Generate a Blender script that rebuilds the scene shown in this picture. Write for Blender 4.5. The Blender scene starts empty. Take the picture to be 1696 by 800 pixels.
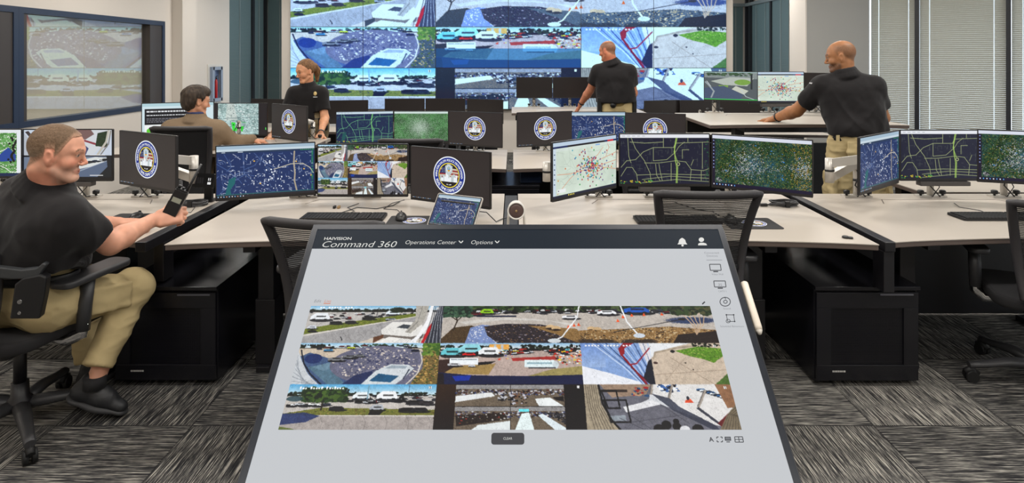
import bpy, bmesh, math, random
import numpy as np
from mathutils import Vector, Matrix

R = math.radians
S = bpy.context.scene
COL = S.collection

# ---------------------------------------------------------------- camera
FPX, CXP, HOR, EYE = 1020.0, 850.0, 95.0, 1.6      # focal length in px, principal column, horizon row, eye height
cam_d = bpy.data.cameras.new('camera')
cam = bpy.data.objects.new('camera', cam_d)
COL.objects.link(cam)
cam.location = (0, 0, EYE)
cam.rotation_euler = (R(90), 0, 0)
cam_d.sensor_width = 36.0
cam_d.lens = FPX / 1696.0 * 36.0
cam_d.shift_x = -(CXP - 848.0) / 1696.0
cam_d.shift_y = -(400.0 - HOR) / 1696.0
cam_d.clip_start = 0.05
S.camera = cam

def lin(c):
    c = c / 255.0
    return c / 12.92 if c <= 0.04045 else ((c + 0.055) / 1.055) ** 2.4
def rgb(r, g, b, a=1.0):
    return (lin(r), lin(g), lin(b), a)

# ---------------------------------------------------------------- world, exposure
w = bpy.data.worlds.new('world'); S.world = w
w.use_nodes = True
w.node_tree.nodes['Background'].inputs[0].default_value = (0.80, 0.90, 1.0, 1)
w.node_tree.nodes['Background'].inputs[1].default_value = 2.6
S.view_settings.view_transform = 'Standard'
S.view_settings.look = 'None'
S.view_settings.exposure = 0.0
S.view_settings.gamma = 1.0
S.view_settings.use_curve_mapping = False
S.cycles.use_denoising = True
S.cycles.max_bounces = 7
S.cycles.transparent_max_bounces = 12
S.cycles.sample_clamp_indirect = 4.0

CEIL = 3.05
LIGHT_W = 27.0
LIGHT_SPOTS = [(x, y) for y in (-0.2, 2.1, 4.4, 6.7, 9.0) for x in (-3.3, -1.1, 1.1, 3.3)]
def ceiling_lamp(x, y):
    ld = bpy.data.lights.new('lamp', 'AREA')
    ld.shape = 'RECTANGLE'; ld.size = 1.15; ld.size_y = 0.28
    ld.energy = LIGHT_W; ld.color = (1.0, 0.965, 0.92)
    o = bpy.data.objects.new('lamp', ld); COL.objects.link(o)
    return o

# ---------------------------------------------------------------- materials
MATS = {}
def mat(name, col, rough=0.5, metal=0.0, spec=0.5, bump=0.0, bscale=200, noise=0.0, nscale=20, coat=0.0, sheen=0.0, emis=None, estr=1.0):
    if name in MATS: return MATS[name]
    m = bpy.data.materials.new(name); m.use_nodes = True
    nt = m.node_tree; p = nt.nodes['Principled BSDF']
    c = rgb(*col)
    p.inputs['Base Color'].default_value = c
    p.inputs['Roughness'].default_value = rough
    p.inputs['Metallic'].default_value = metal
    p.inputs['Specular IOR Level'].default_value = spec
    p.inputs['Coat Weight'].default_value = coat
    p.inputs['Sheen Weight'].default_value = sheen
    if emis:
        p.inputs['Emission Color'].default_value = rgb(*emis)
        p.inputs['Emission Strength'].default_value = estr
    tc = nt.nodes.new('ShaderNodeTexCoord')
    if noise:
        n = nt.nodes.new('ShaderNodeTexNoise'); n.inputs['Scale'].default_value = nscale; n.inputs['Detail'].default_value = 4
        nt.links.new(tc.outputs['Object'], n.inputs['Vector'])
        mx = nt.nodes.new('ShaderNodeMix'); mx.data_type = 'RGBA'
        mx.inputs[6].default_value = tuple(v * (1 - noise) for v in c[:3]) + (1,)
        mx.inputs[7].default_value = tuple(min(1, v * (1 + noise)) for v in c[:3]) + (1,)
        nt.links.new(n.outputs['Fac'], mx.inputs[0]); nt.links.new(mx.outputs[2], p.inputs['Base Color'])
    if bump:
        n = nt.nodes.new('ShaderNodeTexNoise'); n.inputs['Scale'].default_value = bscale; n.inputs['Detail'].default_value = 3
        nt.links.new(tc.outputs['Object'], n.inputs['Vector'])
        b = nt.nodes.new('ShaderNodeBump'); b.inputs['Strength'].default_value = bump; b.inputs['Distance'].default_value = 0.002
        nt.links.new(n.outputs['Fac'], b.inputs['Height']); nt.links.new(b.outputs['Normal'], p.inputs['Normal'])
    MATS[name] = m
    return m

def attr_mat(name, emissive=True, rough=0.35, strength=1.0, spec=0.3, bump=0.0, bscale=300, sss=0.0):
    """colour comes from the mesh's own colour attribute 'Col'"""
    if name in MATS: return MATS[name]
    m = bpy.data.materials.new(name); m.use_nodes = True
    nt = m.node_tree; p = nt.nodes['Principled BSDF']
    a = nt.nodes.new('ShaderNodeVertexColor'); a.layer_name = 'Col'
    p.inputs['Roughness'].default_value = rough
    p.inputs['Specular IOR Level'].default_value = spec
    if emissive:
        p.inputs['Base Color'].default_value = (0.008, 0.008, 0.009, 1)
        nt.links.new(a.outputs['Color'], p.inputs['Emission Color'])
        p.inputs['Emission Strength'].default_value = strength
    else:
        nt.links.new(a.outputs['Color'], p.inputs['Base Color'])
        if sss:
            p.inputs['Subsurface Weight'].default_value = sss
            p.inputs['Subsurface Radius'].default_value = (0.012, 0.005, 0.003)
            p.inputs['Subsurface Scale'].default_value = 0.5
    if bump:
        tc = nt.nodes.new('ShaderNodeTexCoord')
        n = nt.nodes.new('ShaderNodeTexNoise'); n.inputs['Scale'].default_value = bscale; n.inputs['Detail'].default_value = 3
        nt.links.new(tc.outputs['Object'], n.inputs['Vector'])
        b = nt.nodes.new('ShaderNodeBump'); b.inputs['Strength'].default_value = bump; b.inputs['Distance'].default_value = 0.002
        nt.links.new(n.outputs['Fac'], b.inputs['Height']); nt.links.new(b.outputs['Normal'], p.inputs['Normal'])
    MATS[name] = m
    return m

def emit(name, col, strength=1.0):
    if name in MATS: return MATS[name]
    m = bpy.data.materials.new(name); m.use_nodes = True
    p = m.node_tree.nodes['Principled BSDF']
    p.inputs['Base Color'].default_value = (0.01, 0.01, 0.01, 1)
    p.inputs['Roughness'].default_value = 0.45
    p.inputs['Specular IOR Level'].default_value = 0.08
    p.inputs['Emission Color'].default_value = rgb(*col)
    p.inputs['Emission Strength'].default_value = strength
    MATS[name] = m
    return m

WALL = mat('wall_paint', (214, 206, 196), 0.75, bump=0.08, bscale=350)
COLG = mat('column_shaded', (160, 158, 153), 0.6, bump=0.05, bscale=300)  # grey of the right pillar's front, its shade painted into the colour
CEILM = mat('ceiling_tile', (225, 222, 216), 0.9, bump=0.2, bscale=120)
BLACK = mat('black_powder_coat', (21, 20, 24), 0.42, bump=0.05, bscale=900)
CABM = mat('black_steel', (20, 20, 25), 0.26, bump=0.04, bscale=900)
PLAST = mat('black_plastic', (24, 24, 26), 0.38, bump=0.05, bscale=700)
CHAIRG = mat('charcoal_plastic', (52, 52, 54), 0.45, bump=0.1, bscale=500)
HOUS = mat('monitor_housing', (27, 25, 26), 0.4)
OFFM = mat('dark_panel', (33, 29, 29), 0.3, spec=0.4)
LAM = mat('desk_laminate', (188, 179, 168), 0.32, noise=0.05, nscale=3, spec=0.45)
EDGE = mat('desk_edge', (92, 80, 74), 0.45)
SILV = mat('silver_arm', (205, 200, 192), 0.35, metal=0.35)
CHROME = mat('chrome', (210, 210, 212), 0.12, metal=1.0)
NAVYF = mat('navy_frame', (38, 50, 72), 0.4)
BROWNF = mat('bronze_frame', (62, 56, 53), 0.45)
RUBB = mat('rubber', (18, 18, 19), 0.6)
WIRE = mat('cable_sheath', (70, 70, 72), 0.5)
CREAM = mat('cream_plastic', (222, 212, 196), 0.4)

# ---------------------------------------------------------------- mesh building
def P(px, py, Y):
    """point at depth Y seen at photo pixel (px, py)"""
    return Vector(((px - CXP) / FPX * Y, Y, EYE - (py - HOR) / FPX * Y))
def Pz(px, py, z):
    Y = FPX * (EYE - z) / (py - HOR)
    return Vector(((px - CXP) / FPX * Y, Y, z))

class MB:
    def __init__(s): s.v = []; s.f = []; s.m = []; s.s = []; s.T = None
    def add(s, vs, fs, m=0, smooth=False):
        b = len(s.v)
        if s.T is not None: vs = [s.T @ Vector(v) for v in vs]
        s.v += [tuple(v) for v in vs]
        for f in fs:
            s.f.append(tuple(b + i for i in f)); s.m.append(m); s.s.append(smooth)
        return s
    def box(s, x0, x1, y0, y1, z0, z1, m=0):
        vs = [(x, y, z) for x in (x0, x1) for y in (y0, y1) for z in (z0, z1)]
        return s.add(vs, [(0, 1, 3, 2), (4, 6, 7, 5), (0, 4, 5, 1), (2, 3, 7, 6), (0, 2, 6, 4), (1, 5, 7, 3)], m)
    def prism(s, poly, h0, h1, axis='z', m=0, smooth=False):
        n = len(poly)
        def pt(a, b, h):
            return {'z': (a, b, h), 'y': (a, h, b), 'x': (h, a, b)}[axis]
        area = sum(poly[i][0] * poly[(i + 1) % n][1] - poly[(i + 1) % n][0] * poly[i][1] for i in range(n))
        if (area < 0) != (axis == 'y'): poly = poly[::-1]
        vs = [pt(a, b, h0) for a, b in poly] + [pt(a, b, h1) for a, b in poly]
        s.add(vs, [tuple(range(n))[::-1], tuple(range(n, 2 * n))], m, False)
        b = len(s.v) - 2 * n
        for i in range(n):
            j = (i + 1) % n
            s.f.append((b + i, b + j, b + n + j, b + n + i)); s.m.append(m); s.s.append(smooth)
        return s
    def rrect(s, cx, cy, w, h, r, h0, h1, axis='z', m=0, n=5):
        return s.prism(rrpoly(cx, cy, w, h, r, n), h0, h1, axis, m)
    def tube(s, pts, rad, n=10, m=0, flat=1.0, up=None, caps=True, closed=False):
        pts = [Vector(p) for p in pts]; N = len(pts)
        if not hasattr(rad, '__len__'): rad = [rad] * N
        vs = []; prev = None
        for i in range(N):
            if closed: t = (pts[(i + 1) % N] - pts[i - 1])
            else: t = pts[min(i + 1, N - 1)] - pts[max(i - 1, 0)]
            t.normalize()
            if prev is None:
                a = Vector(up) if up else (Vector((0, 0, 1)) if abs(t.z) < 0.9 else Vector((1, 0, 0)))
            else: a = prev
            a = (a - t * a.dot(t)).normalized(); prev = a
            b = t.cross(a)
            for k in range(n):
                th = 2 * math.pi * k / n
                vs.append(pts[i] + a * (math.cos(th) * rad[i] * flat) + b * (math.sin(th) * rad[i]))
        fs = []
        for i in range(N if closed else N - 1):
            i2 = (i + 1) % N
            for k in range(n):
                k2 = (k + 1) % n
                fs.append((i * n + k, i * n + k2, i2 * n + k2, i2 * n + k))
        s.add(vs, fs, m, True)
        if caps and not closed:
            b = len(s.v) - N * n
            s.f.append(tuple(b + k for k in range(n))[::-1]); s.m.append(m); s.s.append(False)
            s.f.append(tuple(b + (N - 1) * n + k for k in range(n))); s.m.append(m); s.s.append(False)
        return s
    def cyl(s, p0, p1, r, n=16, m=0, r1=None):
        return s.tube([p0, p1], [r, r if r1 is None else r1], n, m)
    def lathe(s, prof, c=(0, 0, 0), axis='z', n=24, m=0):
        vs = []; fs = []
        for r, h in prof:
            for k in range(n):
                a = 2 * math.pi * k / n
                x, y = r * math.cos(a), r * math.sin(a)
                q = {'z': (x, y, h), 'y': (x, -h, y), 'x': (h, x, y)}[axis]
                vs.append((c[0] + q[0], c[1] + q[1], c[2] + q[2]))
        for i in range(len(prof) - 1):
            for k in range(n):
                k2 = (k + 1) % n
                fs.append((i * n + k, i * n + k2, (i + 1) * n + k2, (i + 1) * n + k))
        fs.append(tuple(range(n))[::-1]); L = (len(prof) - 1) * n
        fs.append(tuple(range(L, L + n)))
        return s.add(vs, fs, m, True)
    def ell(s, c, r, m=0, nu=16, nv=10):
        vs = []; fs = []
        for j in range(nv + 1):
            ph = math.pi * j / nv
            for i in range(nu):
                th = 2 * math.pi * i / nu
                vs.append((c[0] + r[0] * math.sin(ph) * math.cos(th), c[1] + r[1] * math.sin(ph) * math.sin(th), c[2] + r[2] * math.cos(ph)))
        for j in range(nv):
            for i in range(nu):
                i2 = (i + 1) % nu
                fs.append((j * nu + i, (j + 1) * nu + i, (j + 1) * nu + i2, j * nu + i2))
        return s.add(vs, fs, m, True)
    def build(s, name, mats, parent=None, bevel=0.0, autos=True):
        me = bpy.data.meshes.new(name)
        off = wloc(parent) if parent is not None else Vector((0, 0, 0))
        vs = [(v[0] - off.x, v[1] - off.y, v[2] - off.z) for v in s.v]
        me.from_pydata(vs, [], s.f)
        if not isinstance(mats, (list, tuple)): mats = [mats]
        for m_ in mats: me.materials.append(m_)
        me.polygons.foreach_set('material_index', s.m)
        me.polygons.foreach_set('use_smooth', s.s)
        me.update()
        o = bpy.data.objects.new(name, me); COL.objects.link(o)
        if parent is not None: o.parent = parent
        if bevel:
            b = o.modifiers.new('b', 'BEVEL'); b.width = bevel; b.segments = 2; b.limit_method = 'ANGLE'; b.angle_limit = R(40)
        return o

def rrpoly(cx, cy, w, h, r, n=5):
    pts = []
    for (sx, sy, a0) in ((1, 1, 0), (-1, 1, 90), (-1, -1, 180), (1, -1, 270)):
        for k in range(n + 1):
            a = R(a0 + 90 * k / n)
            pts.append((cx + sx * (w / 2 - r) + r * math.cos(a), cy + sy * (h / 2 - r) + r * math.sin(a)))
    return pts

def wloc(o):
    v = Vector((0, 0, 0))
    while o is not None:
        v = v + Vector(o.location); o = o.parent
    return v

def thing(name, label, cat, loc, group=None):
    o = bpy.data.objects.new(name, None); COL.objects.link(o)
    o.location = loc; o['label'] = label; o['category'] = cat
    o.empty_display_size = 0.05
    if group: o['group'] = group
    return o
def tag(o, label, cat, group=None):
    o['label'] = label; o['category'] = cat
    if group: o['group'] = group
    return o
def struct(o, label=None):
    o['kind'] = 'structure'
    if label: o['label'] = label
    return o
def rehome(o, loc):
    """move a one-mesh thing's origin to loc without moving its shape"""
    loc = Vector(loc)
    o.data.transform(Matrix.Translation(-loc)); o.location = loc
    return o

# ---------------------------------------------------------------- floor: carpet tiles, laid quarter-turned
def floor_mat():
    m = bpy.data.materials.new('carpet_tiles'); m.use_nodes = True
    nt = m.node_tree; N = nt.nodes; L = nt.links
    p = N['Principled BSDF']; p.inputs['Roughness'].default_value = 0.95; p.inputs['Specular IOR Level'].default_value = 0.1
    g = N.new('ShaderNodeNewGeometry'); sp = N.new('ShaderNodeSeparateXYZ'); L.new(g.outputs['Position'], sp.inputs[0])
    T = 0.592
    def mth(op, a, b=None, c=None):
        n = N.new('ShaderNodeMath'); n.operation = op
        for i, v in enumerate((a, b, c)):
            if v is None: continue
            if isinstance(v, (int, float)): n.inputs[i].default_value = v
            else: L.new(v, n.inputs[i])
        return n.outputs[0]
    u = mth('DIVIDE', mth('ADD', sp.outputs[0], 1.395 + 20 * T), T)
    v = mth('DIVIDE', mth('ADD', sp.outputs[1], -2.675 + 20 * T), T)
    iu, iv = mth('FLOOR', u), mth('FLOOR', v)
    par = mth('MODULO', mth('ADD', iu, iv), 2.0)          # 0: streaks across, 1: streaks in depth
    def streak(sx, sy):
        mp = N.new('ShaderNodeMapping'); mp.inputs['Scale'].default_value = (sx, sy, 1)
        L.new(g.outputs['Position'], mp.inputs['Vector'])
        n = N.new('ShaderNodeTexNoise'); n.inputs['Scale'].default_value = 1.0; n.inputs['Detail'].default_value = 3.0; n.inputs['Roughness'].default_value = 0.75
        L.new(mp.outputs[0], n.inputs['Vector'])
        return n.outputs['Fac']
    a = streak(6, 230); b = streak(230, 6)
    mx = N.new('ShaderNodeMix'); mx.data_type = 'FLOAT'
    L.new(par, mx.inputs[0]); L.new(a, mx.inputs[2]); L.new(b, mx.inputs[3])
    wn = N.new('ShaderNodeTexWhiteNoise'); wn.noise_dimensions = '2D'
    cb = N.new('ShaderNodeCombineXYZ'); L.new(iu, cb.inputs[0]); L.new(iv, cb.inputs[1]); L.new(cb.outputs[0], wn.inputs['Vector'])
    val = mth('ADD', mx.outputs[0], mth('MULTIPLY', mth('SUBTRACT', wn.outputs['Value'], 0.5), 0.05))
    cr = N.new('ShaderNodeValToRGB'); e = cr.color_ramp.elements
    e[0].position = 0.38; e[0].color = rgb(30, 30, 32)
    e[1].position = 0.66; e[1].color = rgb(196, 191, 180)
    e2 = cr.color_ramp.elements.new(0.5); e2.color = rgb(66, 65, 65)
    L.new(val, cr.inputs[0])
    def seam(w_):
        f = mth('FRACT', w_); d = mth('MINIMUM', f, mth('SUBTRACT', 1.0, f))
        return mth('LESS_THAN', d, 0.006)
    sm = mth('MAXIMUM', seam(u), seam(v))
    mc = N.new('ShaderNodeMix'); mc.data_type = 'RGBA'
    L.new(mth('MULTIPLY', sm, 0.7), mc.inputs[0]); L.new(cr.outputs[0], mc.inputs[6]); mc.inputs[7].default_value = rgb(30, 30, 32)
    L.new(mc.outputs[2], p.inputs['Base Color'])
    bp = N.new('ShaderNodeBump'); bp.inputs['Strength'].default_value = 0.5; bp.inputs['Distance'].default_value = 0.003
    L.new(mx.outputs[0], bp.inputs['Height']); L.new(bp.outputs[0], p.inputs['Normal'])
    return m
LW, BW = -4.77, 10.35
struct(MB().box(-5.4, 6.6, -2.2, 12.6, -0.1, 0.0).build('floor', floor_mat()))
struct(MB().box(-5.4, 6.6, -2.2, 12.6, CEIL, CEIL + 0.1).build('ceiling', CEILM))

# left wall with the two interior windows (openings cut by building around them)
wl = MB()
SILL, HEAD = 0.915, 2.09
wl.box(LW - 0.12, LW, -2.2, 10.08, 0, SILL)
wl.box(LW - 0.12, LW, -2.2, 10.08, HEAD, CEIL)
wl.box(LW - 0.12, LW, 8.42, 10.08, SILL, HEAD)
wl.box(LW - 0.12, LW, -2.2, 2.9, SILL, HEAD)
struct(wl.build('wall_left', WALL))
def left_window(name, y0, y1, y0in=None):
    f = MB()
    t = 0.06
    for (a, b, c, d) in ((y0, y1, SILL, SILL + t), (y0, y1, HEAD - t, HEAD), (y0, y0 + t, SILL + t, HEAD - t), (y1 - t, y1, SILL + t, HEAD - t)):
        f.box(LW - 0.10, LW + 0.012, a, b, c, d, 0)
    o = struct(f.build(name, [NAVYF]))
    r = MB()
    r.box(LW - 0.1, LW - 0.0, y0 + t, y0 + t + 0.05, SILL + t, HEAD - t)
    r.box(LW - 0.1, LW - 0.0, y1 - t - 0.27, y1 - t, SILL + t, HEAD - t)
    r.build('window_reveal', BROWNF, o)
    gl = bpy.data.materials.get('window_glass')
    if gl is None:
        gl = bpy.data.materials.new('window_glass'); gl.use_nodes = True
        nt = gl.node_tree; nt.nodes.clear()
        out = nt.nodes.new('ShaderNodeOutputMaterial'); mx = nt.nodes.new('ShaderNodeMixShader')
        tr = nt.nodes.new('ShaderNodeBsdfTransparent'); gs = nt.nodes.new('ShaderNodeBsdfGlossy')
        tr.inputs[0].default_value = (0.93, 0.95, 0.95, 1); gs.inputs['Roughness'].default_value = 0.0
        gg = nt.nodes.new('ShaderNodeNewGeometry'); fr = nt.nodes.new('ShaderNodeMath'); fr.operation = 'MULTIPLY_ADD'
        fr.inputs[1].default_value = -0.30; fr.inputs[2].default_value = 0.30       # the outer face reflects, the inner one lets through
        nt.links.new(gg.outputs['Backfacing'], fr.inputs[0])
        nt.links.new(fr.outputs[0], mx.inputs[0]); nt.links.new(tr.outputs[0], mx.inputs[1]); nt.links.new(gs.outputs[0], mx.inputs[2])
        nt.links.new(mx.outputs[0], out.inputs[0])
    MB().box(LW - 0.062, LW - 0.056, y0 + t + 0.02, y1 - t - 0.02, SILL + t - 0.01, HEAD - t + 0.01).build('glass_pane', gl, o)
    MB().box(LW - 0.114, LW - 0.11, y0 + 0.01, y1 - 0.01, SILL + 0.01, HEAD - 0.01).build('roller_shade', mat('shade_cloth', (236, 222, 200), 0.85, bump=0.1), o)
    return o
left_window('window_1', 5.93, 8.42)
left_window('window_2', 2.9, 5.929)
# stepped pilaster on the left wall
pl = MB(); pl.box(LW, -4.63, 8.62, 8.86, 0, CEIL); pl.box(LW, -4.66, 8.86, 9.05, 0, CEIL)
struct(pl.build('pillar_left', WALL))
# left alcove
al = MB()
al.box(LW - 0.12, LW - 0.0, 10.08, 10.35, 0, CEIL)
al.box(-5.4, -4.95, 10.34, 12.35, 0, CEIL)
al.box(-4.95, -3.6, 12.25, 12.4, 0, CEIL)
struct(al.build('wall_left_alcove', WALL))
# back wall, around the video wall
bw = MB(); bw.box(-3.9, 3.70, BW + 0.02, BW + 0.2, 0, CEIL)
struct(bw.build('wall_back', WALL))
ar = MB()
ar.box(4.67, 5.1, 10.2, 12.35, 0, CEIL)
ar.box(3.4, 4.95, 12.25, 12.4, 0, CEIL)
struct(ar.build('wall_right_alcove', WALL))
cr_ = MB(); cr_.box(3.945, 4.80, 8.3, 8.75, 0, CEIL, 0)
struct(cr_.build('pillar_right', [COLG]))
struct(MB().box(3.93, 3.95, 8.285, 8.76, 0, CEIL).build('pillar_lit_side', WALL))  # lighter sheet added as the pillar's lit left side
rw = MB(); rw.box(4.69, 4.80, 8.75, 10.3, 0, CEIL)
struct(rw.build('wall_right_return', WALL))
struct(MB().box(-5.4, 6.6, -2.3, -2.2, 0, CEIL).build('wall_front', WALL))

SLATL = mat('slat_beige', (196, 194, 182), 0.5)
SLATD = mat('slat_shaded', (110, 132, 134), 0.5)  # darker slats for the alcoves: their weaker light is painted into the colour
CORD = mat('blind_cord', (225, 228, 228), 0.5, emis=None)
FRD = mat('window_mullion', (34, 36, 42), 0.4)
def blinds(parent, a, b, z0, z1, m, cords, pitch=0.0254, name='blind_slats', tilt=62):
    """slats from point a to point b (xy), facing the room on the left of a->b"""
    a = Vector(a); b = Vector(b); d = (b - a); Ln = d.length; d.normalize()
    nrm = Vector((-d.y, d.x))
    s_ = MB()
    segs = [0.0]
    for c in cords: segs += [c * Ln - 0.004, c * Ln + 0.004]
    segs.append(Ln)
    ct, st = math.cos(R(tilt)), math.sin(R(tilt))
    z = z0
    while z < z1:
        for k in range(0, len(segs), 2):
            u0, u1 = segs[k], segs[k + 1]
            vs = []
            for q, bow in ((-0.5, 0), (0, 0.0018), (0.5, 0)):
                o1 = q * 0.0275 * ct + bow; o2 = q * 0.0275 * st
                for u in (u0, u1):
                    p = a + d * u + nrm * o1
                    vs.append((p.x, p.y, z + o2))
            s_.add(vs, [(0, 1, 3, 2), (2, 3, 5, 4)], 0, True)
        z += pitch
    s_.build(name, m, parent)
    cd = MB()
    for c in cords:
        p = a + d * (c * Ln) + nrm * 0.016
        cd.box(p.x - 0.001, p.x + 0.001, p.y - 0.001, p.y + 0.001, z0, z1)
    cd.build('ladder_cord', CORD, parent)

# right-hand window wall, running away to the left at 52 degrees
wdir = Vector((0.787, -0.617)); w0 = Vector((4.87, 8.56))
wn_ = Vector((-wdir.y, wdir.x)) * -1            # towards the room: (-0.617,-0.787)
def wpt(t, off=0.0): return w0 + wdir * t + wn_ * off
spans = [(0.03, 0.60), (0.655, 1.545), (1.60, 2.5), (2.55, 3.4)]
cordsets = [(0.18, 0.86), (0.12, 0.87), (0.12, 0.87), (0.12, 0.87)]
for i, (t0, t1) in enumerate(spans):
    fr = MB()
    for t in (t0 - 0.05, t1 + 0.0) if i == 0 else (t1 + 0.0,):
        q = [wpt(t, -0.05), wpt(t + 0.05, -0.05), wpt(t + 0.05, 0.05), wpt(t, 0.05)]
        if i == 0 and t < t0: q = [wpt(-0.0, -0.05), wpt(0.012, -0.05), wpt(0.012, -0.03), wpt(-0.0, -0.03)]
        fr.prism([tuple(v) for v in q], 0.25, CEIL)
    q = [wpt(t0 - 0.05, -0.05), wpt(t1 + 0.05, -0.05), wpt(t1 + 0.05, 0.03), wpt(t0 - 0.05, 0.03)]
    fr.prism([tuple(v) for v in q], 0.2, 0.27)
    o = struct(fr.build('window_%d' % (3 + i), FRD))
    blinds(o, wpt(t1, 0.0), wpt(t0 + (0.062 if i == 0 else 0), 0.0), 0.29, CEIL - 0.02, SLATL, cordsets[i][::-1] if 0 else tuple(1 - c for c in cordsets[i][::-1]))
    gp = MB(); q = [wpt(t0, -0.045), wpt(t1, -0.045), wpt(t1, -0.040), wpt(t0, -0.040)]
    gp.prism([tuple(v) for v in q], 0.27, CEIL)
    gp.build('glass_pane', bpy.data.materials['window_glass'], o)
sw = MB(); q = [wpt(-0.05, -0.10), wpt(3.5, -0.10), wpt(3.5, 0.0), wpt(-0.05, 0.0)]
sw.prism([tuple(v) for v in q], 0.0, 0.2)
struct(sw.build('wall_right', WALL))
e_ = wpt(3.45)
struct(MB().box(e_.x - 0.1, 7.6, e_.y - 0.15, e_.y, 0, CEIL).build('wall_right_corner', WALL))
struct(MB().box(7.5, 7.6, -2.2, e_.y, 0, CEIL).build('wall_right_side', WALL))

# blinds of the two alcoves
def alcove(n, pts, mull, zt=2.62):
    o = MB()
    for (x, y, wx, wy) in mull: o.box(x - wx / 2, x + wx / 2, y - wy / 2, y + wy / 2, 0, CEIL)
    o = struct(o.build('window_%d' % n, FRD))
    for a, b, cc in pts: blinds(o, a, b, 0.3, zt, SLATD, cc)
    return o
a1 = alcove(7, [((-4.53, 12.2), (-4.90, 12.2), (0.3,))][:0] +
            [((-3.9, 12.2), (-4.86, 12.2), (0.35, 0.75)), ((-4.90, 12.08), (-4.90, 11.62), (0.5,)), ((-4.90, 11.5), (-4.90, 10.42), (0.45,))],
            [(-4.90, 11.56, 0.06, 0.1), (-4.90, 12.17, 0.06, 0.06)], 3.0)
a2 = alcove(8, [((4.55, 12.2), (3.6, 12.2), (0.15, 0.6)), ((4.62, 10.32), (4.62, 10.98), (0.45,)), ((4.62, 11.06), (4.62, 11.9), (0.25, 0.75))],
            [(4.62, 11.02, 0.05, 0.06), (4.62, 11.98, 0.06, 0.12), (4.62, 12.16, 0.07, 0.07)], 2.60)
hd = MB(); hd.box(3.6, 4.62, 12.12, 12.2, 2.60, 2.66); hd.box(4.56, 4.66, 10.3, 12.2, 2.60, 2.66)
hd.build('blind_headrail', mat('headrail', (120, 130, 132), 0.4), a2)

# ---------------------------------------------------------------- ceiling lamps
LAMPG = mat('lamp_diffuser', (240, 238, 232), 0.6, emis=(255, 246, 232), estr=2.5)
LAMPF = mat('lamp_frame', (225, 225, 222), 0.4)
for i, (x, y) in enumerate(LIGHT_SPOTS):
    t = thing('ceiling_light', 'long recessed ceiling light', 'ceiling light', (x, y, CEIL - 0.05), 'recessed ceiling lights')
    f = MB(); f.box(x - .62, x - .59, y - .17, y + .17, CEIL - .05, CEIL - .001); f.box(x + .59, x + .62, y - .17, y + .17, CEIL - .05, CEIL - .001)
    f.box(x - .59, x + .59, y - .17, y - .145, CEIL - .05, CEIL - .001); f.box(x - .59, x + .59, y + .145, y + .17, CEIL - .05, CEIL - .001)
    f.build('frame', LAMPF, t)
    MB().box(x - .59, x + .59, y - .145, y + .145, CEIL - .04, CEIL - .03).build('diffuser', LAMPG, t)
    l = ceiling_lamp(x, y); l.parent = t; l.location = (0, 0, -0.004)

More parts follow.
